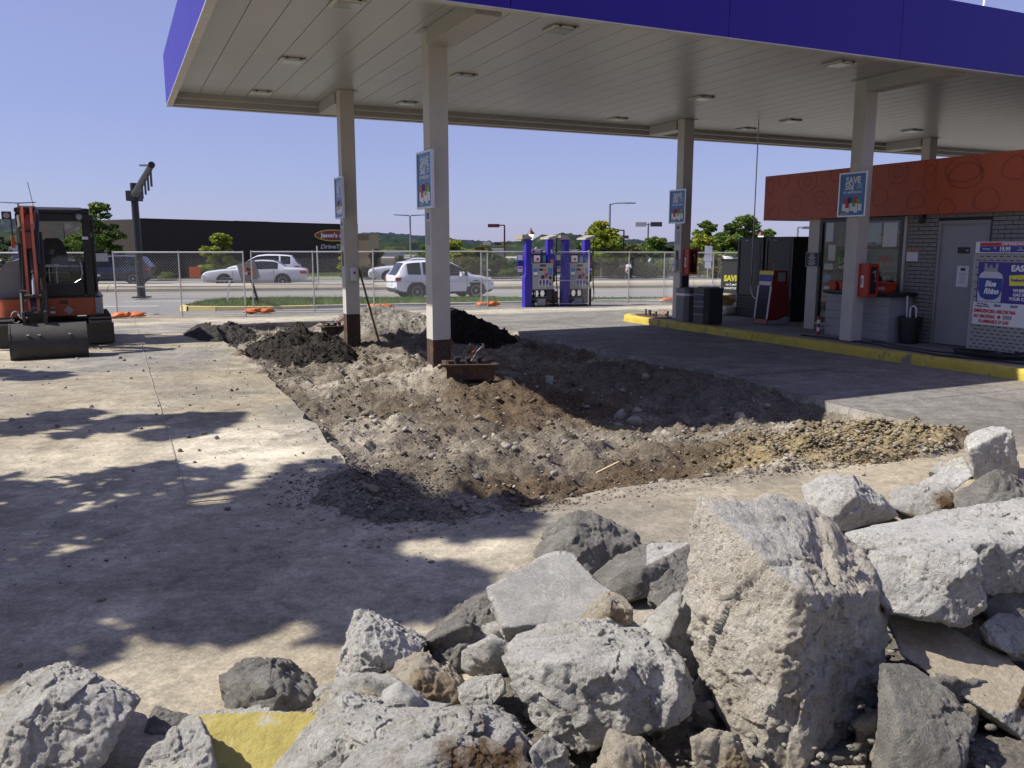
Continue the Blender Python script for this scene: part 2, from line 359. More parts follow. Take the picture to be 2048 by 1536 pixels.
# dirt floor of the pit
M_dirt = mat('dirt_floor', (0.3, 0.26, 0.2), 0.97, var=0.28, vscale=5.0, bump=1.0, bscale=28, attr='tone', bdist=0.03, speck=0.35, sscale=55, spec=0.15)
def dirt_h(u, v):
    P = np.stack([u, v, u * 0 + 3.1], -1); sh = u.shape; P = P.reshape(-1, 3)
    h = -0.19 + 0.075 * fbm(P, 0.55, 3, 31) + 0.055 * fbm(P, 1.7, 3, 33, ridge=True) + 0.042 * fbm(P, 4.5, 4, 35, gain=.6) + 0.02 * fbm(P, 15, 4, 37, gain=.65)
    uu, vv = P[:, 0], P[:, 1]
    for (cu, cv_, ru, rv, hh) in ((3.95, 10.5, 1.0, 1.1, 0.33), (4.6, 9.2, 1.0, 0.8, 0.12), (7.05, 10.1, 0.5, 1.4, 0.22), (7.3, 8.2, 0.4, 0.7, 0.18), (5.4, 16.6, 1.5, 1.7, 0.32), (6.35, 5.65, 1.0, 0.6, 0.12), (6.0, 5.4, 1.6, .5, 0.06),
                                  (1.55, 6.0, 0.55, 0.65, 0.12), (1.9, 5.15, 0.5, 0.25, 0.2), (2.6, 5.2, .5, .2, .16), (2.5, 8.3, 0.6, 0.5, 0.12), (3.3, 6.9, 0.8, 0.4, 0.12), (5.0, 6.3, 1.2, 0.3, 0.13), (2.1, 13.2, 0.6, 2.5, 0.1),
                                  (5.6, 8.7, 1.0, 0.9, -0.16), (6.2, 12.0, 1.1, 2.0, -0.1), (2.4, 5.75, 0.6, 0.3, -0.16), (6.9, 6.9, 0.5, 0.5, -0.1), (2.6, 18.2, 1.2, 1.5, 0.15)):
        h = h + hh * np.exp(-((uu - cu) / ru) ** 2 - ((vv - cv_) / rv) ** 2)
    return h.reshape(sh)
def dirt_tone(u, v):
    P = np.stack([u, v, u * 0 + 1.7], -1)
    grey = np.array([0.175, 0.152, 0.120]); pale = np.array([0.34, 0.305, 0.248]); brown = np.array([0.105, 0.074, 0.046]); clay = np.array([0.25, 0.195, 0.11]); dark = np.array([0.06, 0.051, 0.042])
    n1 = fbm(P, 0.8, 4, 41); n2 = fbm(P, 1.1, 4, 43); n3 = fbm(P, 2.5, 4, 45)
    c = grey + (pale - grey) * smooth(0.35 + 0.9 * n1)[:, None]
    def mixz(c, t, w): return c + (t - c) * np.clip(w, 0, 1)[:, None]
    def blob(cu, cv_, ru, rv): return np.exp(-((u - cu) / ru) ** 2 - ((v - cv_) / rv) ** 2)
    c = mixz(c, brown, smooth(1.5 * blob(4.3, 9.3, 1.0, 1.3) + 1.2 * blob(2.8, 5.5, 1.5, .5) + 1.1 * blob(4.4, 6.0, 1.6, .8) + 0.55 * n2 - 0.12) * 0.92)
    c = mixz(c, clay, smooth(1.7 * blob(6.2, 5.5, 1.2, .7) + .9 * blob(5.0, 5.4, 1.0, .35) + 1.1 * blob(5.0, 7.7, 0.5, .5) + 0.5 * n3 - 0.25))
    c = mixz(c, dark, smooth(0.9 * n3 - 0.35) * 0.65)
    c = mixz(c, grey * 0.75, smooth(blob(7.2, 10.2, 0.8, 2) * 1.3 + .2 * n3) * 0.8)
    return c * (1 + 0.18 * fbm(P, 9, 2, 47))[:, None]
du = 0.026; us = np.arange(0.95, 8.2, du); vsx = [4.45]
while vsx[-1] < 21.4: vsx.append(vsx[-1] + 0.022 + 0.0025 * (vsx[-1] - 4.45))
vsx = np.array(vsx); DU, DV = np.meshgrid(us, vsx); u_, v_ = DU.ravel(), DV.ravel()
ins = inside(u_, v_); ed = edge_dist(u_, v_); sd = np.where(ins, ed, -ed)
H = dirt_h(u_, v_); Pn = np.stack([u_, v_, u_ * 0], -1)
sp_amt = 0.075 * smooth(0.2 + 1.2 * fbm(Pn, 0.9, 2, 61)) * (u_ < 7.0)                # crumbs that spill over the broken edge
sp_amt = np.maximum(sp_amt, 0.13 * np.exp(-((u_ - 1.4) / .45) ** 2 - ((v_ - 5.75) / .6) ** 2)); sp_amt = np.maximum(sp_amt, 0.2 * np.exp(-((u_ - 6.6) / .8) ** 2 - ((v_ - 5.1) / .35) ** 2))
xyz = np.stack([u_ * CU - v_ * SU, u_ * SU + v_ * CU], -1); zl = gz(xyz[:, 0], xyz[:, 1])
far_pit = smooth((v_ - 15) / 3)
edge_rise = np.where(u_ > 7.0, -0.06, np.where(v_ > 7.0, -0.02 + 0.06 * fbm(Pn, 1.3, 2, 63), 0.10 + 0.05 * fbm(Pn, 1.3, 2, 63))) * np.exp(-(ed / 0.25) ** 2)
Hin = zl + H + edge_rise
Hout = zl + sp_amt + 0.045 * fbm(Pn, 4.5, 4, 65, gain=.6) - 0.02 - np.clip(-sd, 0, 1) * 0.42
t_ = smooth((sd + 0.12) / 0.30); Hd = Hout * (1 - t_) + Hin * t_
Hd = np.where(ins | (Hout > zl - 0.05), Hd, zl - 0.06 - 0.1 * np.clip(-sd, 0, 1))
ny, nx = DU.shape; ii = np.arange(ny * nx).reshape(ny, nx)
Fq = np.stack([ii[:-1, :-1], ii[:-1, 1:], ii[1:, 1:], ii[1:, :-1]], -1).reshape(-1, 4)
kk = (sd[Fq] > -0.42).any(1); Fq = Fq[kk]
dirt = ob('excavation_floor', npmesh('excavation_floor', np.c_[xyz, Hd], Fq, True, dirt_tone(u_, v_)), M_dirt); struct(dirt); dirt['label'] = 'rough torn up dirt and crushed stone inside the excavation'
def dirt_z(u, v):
    i = np.clip(np.searchsorted(vsx, v), 0, ny - 1); j = np.clip(((u - us[0]) / du).astype(int), 0, nx - 1); return Hd[i * nx + j]

# clods and crushed stone on the dirt floor
M_clod = mat('clods', (0.3, 0.27, 0.2), 0.97, var=0.25, vscale=14, bump=0.6, bscale=90, attr='tone', spec=0.15)
r = np.random.default_rng(11)
def pit_points(n, near=1.6):
    u = r.uniform(1.3, 7.6, n * 3); v = 4.8 + (20.4 - 4.8) * r.uniform(0, 1, n * 3) ** near
    k = inside(u, v) | (edge_dist(u, v) < 0.16 * r.uniform(0, 1, n * 3)); return u[k][:n], v[k][:n]
u, v = pit_points(24000, 1.9); s = np.clip(np.exp(r.normal(-4.55, 0.6, len(u))), 0.004, 0.06); s *= 0.8 + 0.03 * (v - 5)
cl = dirt_tone(u, v) * r.uniform(0.6, 1.35, len(u))[:, None]; lt = r.uniform(size=len(u)) < 0.12; cl[lt] = np.array([0.42, 0.39, 0.33]) * r.uniform(0.75, 1.1, lt.sum())[:, None]
x = np.stack([u * CU - v * SU, u * SU + v * CU], -1)
o = scatter('dirt_crumbs', np.c_[x, dirt_z(u, v) + s * 0.25], s, cl, M_clod, dirt, seed=2); o['kind'] = 'stuff'
n = 2600; u = np.r_[1.5 + r.normal(size=n) * .3, r.uniform(1.3, 6.5, 1800)]; v = np.r_[5.75 + r.normal(size=n) * .42, 5.0 + r.normal(size=1800) * .09]; s = np.clip(np.exp(r.normal(-4.9, .55, len(u))), .003, .025); x = np.stack([u * CU - v * SU, u * SU + v * CU], -1); hz0 = np.maximum(dirt_z(u, v), gz(x[:, 0], x[:, 1]))
o = scatter('spilled_crumbs', np.c_[x, hz0 + s * .2], s, np.array([.19, .165, .13]) * r.uniform(.5, 1.6, len(u))[:, None], M_clod, dirt, seed=3); o['kind'] = 'stuff'
# tan clay lumps heaped at the near right corner
n = 7000; u = 6.15 + r.normal(size=n) * 0.62; v = 5.55 + r.normal(size=n) * 0.34; k = ((inside(u, v)) | (edge_dist(u, v) < 0.1)) & (u < 7.5); u, v = u[k], v[k]
s = np.clip(np.exp(r.normal(-4.15, 0.5, len(u))), 0.006, 0.045); x = np.stack([u * CU - v * SU, u * SU + v * CU], -1)
cl = np.array([0.24, 0.195, 0.12]) * r.uniform(0.4, 1.35, len(u))[:, None] * np.array([1, 1, 1]) ; gy = r.uniform(size=len(u)) < 0.25; cl[gy] = np.array([0.27, 0.24, 0.18]) * r.uniform(0.6, 1.1, gy.sum())[:, None]
o = scatter('clay_lumps', np.c_[x, dirt_z(u, v) + s * 0.3 + 0.0], s, cl, M_clod, dirt, geos=STONES, seed=5); o['kind'] = 'stuff'
# single stones that can be told apart
M_stone = [mat('stone_a', (0.32, 0.295, 0.25), 0.95, var=0.25, vscale=25, bump=0.6, bscale=80, spec=0.2), mat('stone_b', (0.24, 0.20, 0.145), 0.95, var=0.3, vscale=25, bump=0.6, bscale=80, spec=0.2), mat('stone_c', (0.17, 0.165, 0.16), 0.95, var=0.3, vscale=25, bump=0.6, bscale=80, spec=0.2)]
SM = []
for k in range(8):
    V, F = STONES2[k]
    for m_ in range(3):
        me = npmesh('stone', V, F); me.materials.append(M_stone[m_]); SM.append(me)
def put_stone(x, y, z, s, mi=None, parent=dirt):
    mi = r.choice(3, p=[.6, .25, .15]) if mi is None else mi
    o = ob('stone', SM[int(r.integers(8)) * 3 + int(mi)], None, parent, (x, y, z + s * 0.3), (r.uniform(-.4, .4), r.uniform(-.4, .4), r.uniform(0, 6.28))); o.scale = (s, s, s); return o
u, v = pit_points(150, 1.5)
for a, b in zip(u, v):
    p = W(a, b); put_stone(p.x, p.y, float(dirt_z(np.array([a]), np.array([b]))[0]), r.uniform(0.025, 0.06) * (1 + 0.05 * (b - 5)))
for (a, b, s) in ((1243, 812, .13), (1268, 830, .12), (1275, 806, .09), (1240, 832, .07), (1020, 772, .06), (735, 650, .13), (1010, 905, .06), (950, 878, .06), (1130, 890, .07), (770, 688, .08), (790, 672, .09), (1245, 770, .09), (1290, 762, .1), (810, 740, .06), (1480, 835, .1), (1330, 865, .07)):
    q = atz(a, b, -0.1); uu, vv = UV(q); put_stone(q.x, q.y, float(dirt_z(np.array([uu]), np.array([vv]))[0]), s, 0)
# loose pebbles on the lot
n = 1500; u = r.uniform(-3, 7, n); v = r.uniform(2.2, 21, n); k = ~inside(u, v); u, v = u[k], v[k]
u2 = np.r_[u, 1.6 - np.abs(r.normal(size=500)) * 0.5]; v2 = np.r_[v, r.uniform(5, 19, 500)]
k = ~inside(u2, v2); u2, v2 = u2[k], v2[k]; s = np.clip(np.exp(r.normal(-5.1, 0.5, len(u2))), 0.003, 0.02); x = np.stack([u2 * CU - v2 * SU, u2 * SU + v2 * CU], -1)
o = scatter('pebbles', np.c_[x, gz(x[:, 0], x[:, 1]) + s * 0.4], s, np.array([0.2, 0.18, 0.15]) * r.uniform(0.5, 1.6, len(u2))[:, None], M_clod, lot, seed=6); o['kind'] = 'stuff'
for k in range(90):
    a, b = (r.uniform(-3.4, 1.5), r.uniform(4.5, 17)) if k < 70 else (r.uniform(1.2, 7), r.uniform(3.2, 4.7))
    if inside(np.array([a]), np.array([b]))[0]: continue
    p = W(a, b); put_stone(p.x, p.y, 0.0, r.uniform(0.014, 0.032) * (1 + .06 * max(0, b - 6)), parent=lot)

# ------------------------------------------------------------------ street, median, verge, far ground
RS = 0.15
def ry(x, c): return c + RS * x
M_asph = mat('asphalt', (0.20, 0.196, 0.185), 0.95, var=0.12, vscale=1.5, bump=0.3, bscale=60, speck=0.2, sscale=120, spec=0.2)
M_asph2 = mat('asphalt_far', (0.21, 0.206, 0.196), 0.95, var=0.1, vscale=0.5, spec=0.2)
M_conc = mat('kerb_concrete', (0.40, 0.375, 0.32), 0.9, var=0.15, vscale=2.0, bump=0.3, bscale=40, spec=0.2)
M_tan = mat('median_concrete', (0.40, 0.355, 0.26), 0.9, var=0.14, vscale=1.2, spec=0.2)
M_white = paint('white_line', (0.72, 0.71, 0.68), 0.7); M_yel = paint('yellow_line', (0.62, 0.44, 0.09), 0.7)
mb = MB(); xs = np.linspace(-46, 70, 40)
for i in range(len(xs) - 1):
    def edge(x):
        p = W(0, LV1); y = p.y + (x - p.x) * SU / CU; return Vector((x, y, ground_z((x, y)) - 0.02))
    a, b = edge(xs[i]), edge(xs[i + 1])
    c_, d_ = Vector((xs[i + 1], ry(xs[i + 1], 33.6), -0.5)), Vector((xs[i], ry(xs[i], 33.6), -0.5))
    if a.y < d_.y - 0.3 and b.y < c_.y - 0.3: mb.quad(a, b, c_, d_)
struct(ob('driveway_apron', mb, M_asph))
def strip(name, c0, c1, z, m, x0=-120, x1=160, z1=None, parent=None):
    z1 = z if z1 is None else z1
    return ob(name, MB().quad((x0, ry(x0, c0), z), (x1, ry(x1, c0), z), (x1, ry(x1, c1), z1), (x0, ry(x0, c1), z1)), m, parent)
road = struct(strip('road_near_lanes', 33.55, 44.6, -0.502, M_asph2)); road2 = struct(strip('road_far_lanes', 45.2, 55.5, -0.47, M_asph2, z1=-0.40))
def line(c, z, m, segs, parent, w=0.12):
    for x0, x1 in segs: ob('lane_line', MB().quad((x0, ry(x0, c), z), (x1, ry(x1, c), z), (x1, ry(x1, c + w), z), (x0, ry(x0, c + w), z)), m, parent)
line(41.6, -0.496, M_yel, [(-60, 60)], road, 0.16); line(36.9, -0.496, M_white, [(-40 + k * 12.0, -31 + k * 12.0) for k in range(7)], road, 0.14); line(33.9, -0.496, M_white, [(-46, -13.5)], road, 0.16); line(49.5, -0.43, M_white, [(-46 + k * 12, -43 + k * 12) for k in range(9)], road2)
mb = MB(); prof = [(44.5, -0.52), (44.52, -0.36), (44.62, -0.22), (44.8, -0.17), (45.9, -0.17), (46.1, -0.24), (46.12, -0.5)]
for k in range(24):
    x0 = -110 + k * 10; x1 = x0 + 9.97; vs_ = [(x0, ry(x0, c), z) for c, z in prof] + [(x1, ry(x1, c), z) for c, z in prof]; n = len(prof)
    seg = MB().add(vs_, [(i, i + 1, n + i + 1, n + i) for i in range(n - 1)] + [tuple(range(n)), tuple(range(2 * n - 1, n - 1, -1))])
    if k == 0: med = struct(ob('median', seg, M_tan))
    else: ob('kerb_stone', seg, M_tan, med)
strip('median_top', 44.85, 45.85, -0.164, M_conc, parent=med)
# grass verge with a rounded nose and yellow kerb
nose = [(-10.9, 28.2), (-10.85, 27.6), (-10.5, 27.25), (-9.6, 27.2), (-8.1, 27.45), (-6.6, 28.25), (-4, 29.35), (-1.2, 30.6), (2, 32.05), (5.4, 33.4), (9, 34.8), (13, 35.45), (40, 39.4)]
back = [(40, 39.5), (13, 35.52), (5.8, 34.45), (-4, 33.0), (-9.2, 32.1), (-10.6, 31.3), (-11.0, 30.0)]
poly = nose + back
def vz(x, y): return -0.33 - 0.0105 * (x + 8) * (x < 8) - (0.168 if x >= 8 else 0)
M_soil = mat('verge_soil', (0.10, 0.115, 0.045), 1.0, var=0.4, vscale=3)
verge = struct(ob('grass_verge', MB().add([(x, y, vz(x, y) + 0.11) for x, y in poly], [tuple(range(len(poly)))]), M_soil))
M_kyel = mat('kerb_yellow', (0.60, 0.50, 0.20), 0.85, var=0.2, vscale=4, col2=(0.42, 0.39, 0.32), c2scale=3.0, c2lo=0.55, c2hi=0.68)
for i in range(len(poly)):
    a, b = poly[i], poly[(i + 1) % len(poly)]; d = Vector((b[0] - a[0], b[1] - a[1])).normalized(); nn = Vector((d.y, -d.x)) * 0.13
    za, zb = vz(*a), vz(*b)
    mb = MB().add([(a[0] + nn.x, a[1] + nn.y, za - .1), (b[0] + nn.x, b[1] + nn.y, zb - .1), (b[0] + nn.x * .8, b[1] + nn.y * .8, zb + .14), (a[0] + nn.x * .8, a[1] + nn.y * .8, za + .14), (b[0], b[1], zb + .15), (a[0], a[1], za + .15)], [(0, 1, 2, 3), (3, 2, 4, 5)])
    ob('kerb_stone', mb, M_kyel if i < 5 or i == len(poly) - 1 else M_conc, verge)
# grass blades
pa = np.array(poly); n = 60000; gx = r.uniform(-11, 16, n); gy = r.uniform(27, 37, n); k = inside(gx, gy, pa); gx, gy = gx[k], gy[k]; n = len(gx)
hz_ = np.array([vz(a, b) for a, b in zip(gx, gy)]) + 0.10; hh = r.uniform(0.05, 0.17, n); an = r.uniform(0, 2 * PI, n); w = 0.012; lx, ly = r.normal(size=n) * .05, r.normal(size=n) * .05
V = np.stack([np.c_[gx + np.cos(an) * w, gy + np.sin(an) * w, hz_], np.c_[gx - np.cos(an) * w, gy - np.sin(an) * w, hz_], np.c_[gx + lx, gy + ly, hz_ + hh]], 1).reshape(-1, 3)
M_grass = mat('grass_blades', (0.10, 0.175, 0.035), 0.8, var=0.35, vscale=1.2, spec=0.2, col2=(0.2, 0.21, 0.07), c2scale=1.5, c2lo=0.55, c2hi=0.7)
o = ob('grass', npmesh('grass', V, np.arange(3 * n).reshape(-1, 3)), M_grass); tag(o, 'green grass on the verge behind the fence', 'grass', kind='stuff')
# terrain to the horizon
ys_ = np.r_[np.linspace(-60, 30, 6), np.linspace(34, 70, 10), np.linspace(80, 300, 14), np.linspace(360, 6000, 14)]; xs_ = np.r_[np.linspace(-6000, -300, 8), np.linspace(-250, 250, 26), np.linspace(300, 6000, 8)]
TX, TY = np.meshgrid(xs_, ys_); tx, ty = TX.ravel(), TY.ravel()
def terr(x, y): 
    return np.where(y < 34, -0.95, -0.62) - 7.5 * smooth((y - 66 - 0.1 * x) / 70) + np.where(y > 100, 0.9 * vnoise(np.c_[x / 40, y / 40, x * 0], 9), 0)
TZ = terr(tx, ty); ny2, nx2 = TX.shape; ii = np.arange(ny2 * nx2).reshape(ny2, nx2)
M_far = mat('far_ground', (0.11, 0.125, 0.055), 1.0, var=0.4, vscale=0.02, col2=(0.2, 0.19, 0.16), c2scale=0.03)
struct(ob('ground', npmesh('ground', np.c_[tx, ty, TZ], np.stack([ii[:-1, :-1], ii[:-1, 1:], ii[1:, 1:], ii[1:, :-1]], -1).reshape(-1, 4), True), M_far))
struct(strip('far_kerb', 55.5, 55.9, -0.30, M_conc)); struct(strip('far_parking', 58.5, 68, -0.585, M_asph2, x0=-4, x1=120))
# ------------------------------------------------------------------ canopy
KU0, KU1, KV0, KV1 = 1.1, 33.6, 8.7, 17.05; LIP, SOF, TOP = 4.30, 4.50, 5.20
M_soff = mat('soffit_paint', (0.36, 0.36, 0.355), 0.32, var=0.05, vscale=0.7, spec=0.5, col2=(0.28, 0.278, 0.27), c2scale=0.5, c2lo=0.5, c2hi=0.8)
M_trim = mat('canopy_trim', (0.38, 0.37, 0.345), 0.5, var=0.1, vscale=2.0)
M_blue = mat('fascia_blue', (0.024, 0.008, 0.26), 0.4, var=0.06, vscale=0.4, spec=0.3)
M_rim = mat('canopy_edge_metal', (0.5, 0.49, 0.46), 0.5, var=0.2, vscale=5)
can = lthing('fuel_canopy', 'large flat fuel station canopy with deep blue fascia and pale metal soffit', 'canopy', KU0, KV0, 0)
def cloc(u, v, z): return (u - KU0, v - KV0, z)
pw = 0.406; nP_ = int((KU1 - KU0 - 0.16) / pw)
sm = MB().box(0.004, 0.22, SOF, pw - 0.004, KV1 - KV0 - 0.22, SOF + 0.03, b=0.006).mesh('soffit_panel'); sm.materials.append(M_soff)
for k in range(nP_): ob('soffit_panel', sm, None, can, (0.08 + k * pw, 0, 0))
ob('deck', MB().box(0.07, 0.07, SOF + 0.04, KU1 - KU0 - 0.07, KV1 - KV0 - 0.07, TOP - 0.1), M_rim, can)
LU, LV = KU1 - KU0, KV1 - KV0
# fascia in panels with hairline seams; near, far, left, right
def fascia(a0, a1, fixed, axis, out):
    n = max(1, int(round((a1 - a0) / 3.0)))
    for k in range(n):
        p, q = a0 + (a1 - a0) * k / n + 0.003, a0 + (a1 - a0) * (k + 1) / n - 0.003
        mb = MB()
        if axis == 'u': mb.box(p, min(fixed, fixed + out), LIP + 0.015, q, max(fixed, fixed + out), TOP, b=0.004)
        else: mb.box(min(fixed, fixed + out), p, LIP + 0.015, max(fixed, fixed + out), q, TOP, b=0.004)
        ob('fascia_panel', mb, M_blue, can)
fascia(0, LU, 0, 'u', -0.05); fascia(0, LU, LV, 'u', 0.05); fascia(-0.05, LV + 0.05, 0, 'v', -0.05); fascia(-0.05, LV + 0.05, LU, 'v', 0.05)
# lip trim under the fascia and the inner ledge
mb = MB(); e = 0.056
mb.box(-e, -e, LIP, LU + e, 0.05, LIP + 0.014); mb.box(-e, LV - 0.05, LIP, LU + e, LV + e, LIP + 0.014); mb.box(-e, 0.052, LIP, 0.05, LV - 0.052, LIP + 0.014); mb.box(LU - .05, 0.052, LIP, LU + e, LV - 0.052, LIP + 0.014)
ob('edge_trim', mb, M_rim, can)
mb = MB(); mb.box(0.03, LV - 0.20, LIP + 0.02, LU - .03, LV - 0.052, SOF + .02, b=.004).box(0.03, LV - 0.36, SOF - 0.085, LU - .03, LV - 0.21, SOF + .02, b=.004); mb.box(0.03, 0.052, LIP + 0.10, LU - .03, 0.20, SOF + .02)
mb.box(0.03, .21, LIP + .10, .07, LV - .37, SOF + .02)
ob('gutter', mb, M_trim, can)
COLS = [(3.91, 15.3), (3.91, 10.65), (11.5, 15.5), (11.5, 10.6), (19.1, 15.45)]
for (u, v) in ((3.91, 15.3), (11.5, 15.5), (19.1, 15.45)):
    ob('beam', MB().box(u - KU0 - 0.16, v - KV0 + 0.14, SOF - 0.21, u - KU0 + 0.16, LV - 0.37, SOF - 0.003, b=0.008), M_trim, can)
for (u, v) in ((3.91, 10.65), (11.5, 10.6)):
    ob('beam', MB().box(u - KU0 - 0.16, 0.21, SOF - 0.21, u - KU0 + 0.16, v - KV0 - 0.14, SOF - 0.003, b=0.008), M_trim, can)
# a pale tulip-shaped graphic at the right end of the near fascia
M_glow = paint('fascia_graphic', (0.10, 0.085, 0.46), 0.35)
gu_ = 14.28 - KU0
def leaf(a, l, w, off=(0, 0)):
    P = []
    for t in np.linspace(0, 1, 7): P.append((t * l, w * math.sin(PI * t) ** 0.8))
    for t in np.linspace(1, 0, 7)[1:-1]: P.append((t * l, -w * math.sin(PI * t) ** 0.8))
    c_, s_ = math.cos(a), math.sin(a); return [(off[0] + x * c_ - y * s_, off[1] + x * s_ + y * c_) for x, y in P]
mb = MB()
for k, (a, l, w) in enumerate(((1.57, .34, .045), (2.05, .42, .04), (1.1, .42, .04), (2.5, .4, .045), (.62, .4, .045))):
    mb.prism([(gu_ + x, LIP + 0.06 + z) for x, z in leaf(a, l, w)], 'y', -0.0505 - 0.001 * k - 0.002, -0.0505)
ob('fascia_graphic', mb, M_glow, can)
# canopy downlights
M_lens = mat('light_lens', (0.32, 0.36, 0.34), 0.15, var=0.15, vscale=9); M_house = paint('light_housing', (0.55, 0.53, 0.47), 0.45); M_darkgap = paint('gasket_dark', (0.05, 0.05, 0.05), 0.7)
li = 0; ords = ['first', 'second', 'third']
for a, u in enumerate((2.57, 5.30, 10.05, 13.62, 17.4)):
    for b, v in enumerate((9.82, 13.1, 16.0)):
        if a >= 3 and b == 0: continue
        vv = v if a < 3 else (14.6 if b == 1 else 16.05)
        t = lthing('canopy_light', f"square recessed canopy light, {['frontmost', 'middle', 'rearmost'][b]} one in the {['first', 'second', 'third', 'fourth', 'fifth'][a]} row of lights counted from the left", 'light', u, vv, SOF, 'flat lights under the canopy')
        ob('housing', MB().box(-.18, -.18, -.032, .18, .18, -.004, b=.02), M_house, t); ob('lens', MB().box(-.14, -.14, -.040, .14, .14, -.033, b=.004), M_lens, t)
        for sx in (-.1, .1): ob('latch', MB().box(sx - .018, -.193, -.03, sx + .018, -.183, -.008), M_darkgap, t)
# columns
M_col = mat('column_paint', (0.50, 0.48, 0.43), 0.55, var=0.08, vscale=2.5, bump=0.15, bscale=30, col2=(0.42, 0.40, 0.35), c2scale=1.8, c2lo=0.52, c2hi=0.8)
M_rust = mat('rust', (0.055, 0.034, 0.024), 0.9, var=0.4, vscale=9, bump=0.4, bscale=40, col2=(0.105, 0.055, 0.03), c2scale=6, c2lo=0.5, c2hi=0.65)
cl_names = ['pale square canopy column with rusty foot beside the black asphalt heap', 'tall pale canopy column with rusty foot by the wired sump box', 'pale canopy column at the far end of the yellow kerb beside two bins', 'pale canopy column in front of the shop window', 'short visible canopy column behind the orange shop fascia']
columns = []
for k, (u, v) in enumerate(COLS):
    zb = (-0.15, 0.10, 0.145, 0.145, -0.05)[k]; zr = 0.54 if k < 2 else zb
    t = lthing('canopy_column', cl_names[k], 'column', u, v, zb, 'canopy columns'); columns.append(t)
    ob('shaft', MB().box(-.13, -.125, zr - zb, .13, .125, SOF - zb - 0.002, b=.012), M_col, t)
    if k < 2:
        ob('rusty_base', MB().box(-.128, -.123, 0, .128, .123, zr - zb - 0.001, b=.01), M_rust, t)
        ob('access_hole', MB().lathe([(.028, 0), (.036, .002), (.036, .008), (.028, .010)], 14, M=Matrix.Translation((.03, -.124, .26)) @ Matrix.Rotation(PI / 2, 4, 'X')), M_darkgap, t)
    elif k < 4: ob('base_plate', MB().box(-.15, -.145, 0, .15, .145, .02, b=.004), M_rust, t)
    ob('cap_plate', MB().box(-.2, -.16, SOF - zb - 0.012, .2, .16, SOF - zb - 0.004), M_trim, t)

# ------------------------------------------------------------------ raised walk with the yellow kerb
M_walk = mat('walk_concrete', (0.235, 0.225, 0.21), 0.9, var=0.18, vscale=1.4, bump=0.3, bscale=50, speck=0.1, col2=(0.16, 0.155, 0.15), c2scale=0.9, c2lo=0.5, c2hi=0.7, spec=0.25)
KX = 10.92
path = [(KX, -9.0), (KX, 16.75)] + [(KX + 0.6 - 0.6 * math.cos(a), 16.75 + 0.6 * math.sin(a)) for a in np.linspace(0.2, PI / 2, 6)] + [(24, 17.35)]
def inset(p, q, rr, d): # point moved inwards (towards +u / -v)
    t = (np.array(rr) - np.array(p)); t = t / np.linalg.norm(t); return np.array(q) + np.array([t[1], -t[0]]) * d
inn = [inset(path[max(i - 1, 0)], path[i], path[min(i + 1, len(path) - 1)], 0.15) for i in range(len(path))]
wp = [tuple(p) for p in inn] + [(24, -9.0)]
def wz(u, v): p = W(u, v); return p
mb = MB(); top = [W(a, b, 0.145) for a, b in wp]; mb.add(top, [tuple(range(len(top)))])
walk = struct(ob('raised_walk', mb, M_walk))
M_ky = mat('kerb_yellow_paint', (0.50, 0.39, 0.06), 0.75, var=0.22, vscale=5, bump=0.5, bscale=30, col2=(0.20, 0.18, 0.13), c2scale=4.2, c2lo=0.56, c2hi=0.66, bdist=.006)
M_kdark = mat('kerb_grime', (0.05, 0.045, 0.03), 0.95, var=0.3)
segs = []; acc = []
fine = [np.array(path[0])]
for i in range(1, len(path)):
    a, b = np.array(path[i - 1]), np.array(path[i]); n = max(1, int(np.linalg.norm(b - a) / 0.18))
    for k in range(1, n + 1): fine.append(a + (b - a) * k / n)
fi = np.array(fine); tn = np.gradient(fi, axis=0); tn /= np.linalg.norm(tn, axis=1)[:, None]; inw = np.c_[tn[:, 1], -tn[:, 0]]
dist = np.r_[0, np.cumsum(np.linalg.norm(np.diff(fi, axis=0), axis=1))]
sl = 3.05; ns = int(dist[-1] / sl) + 1
for sgm in range(ns):
    i0, i1 = np.searchsorted(dist, sgm * sl), np.searchsorted(dist, (sgm + 1) * sl)
    idx = np.arange(i0, min(i1, len(dist) - 1) + 1)
    if len(idx) < 2: continue
    mb = MB(); prev = None
    for q_, i in enumerate(idx):
        jz = 0.006 * math.sin(i * 2.1) + random.uniform(-.004, .004); jo = random.uniform(-.005, .005); shrink = 0.0
        prof = [(-.012, -.05), (.0 + jo, .09), (.012 + jo, .135 + jz), (.035, .149 + jz * .6), (.17, .151), (.17, .05)]
        q0 = fi[i] + (tn[i] * 0.008 if q_ == 0 else -tn[i] * 0.008 if q_ == len(idx) - 1 else 0)
        ring = []
        for (d, z) in prof:
            p = q0 + inw[i] * d; w_ = W(p[0], p[1]); w_.z = z + (ground_z(w_) if z < 0 else 0); ring.append(w_)
        if prev: 
            for k in range(len(prof) - 1): mb.quad(prev[k], ring[k], ring[k + 1], prev[k + 1])
        else: first = ring
        prev = ring
    mb.add(first, [tuple(range(len(prof)))]); mb.add(prev, [tuple(range(len(prof)))[::-1]])
    ob('kerb_stone', mb, M_ky, walk)
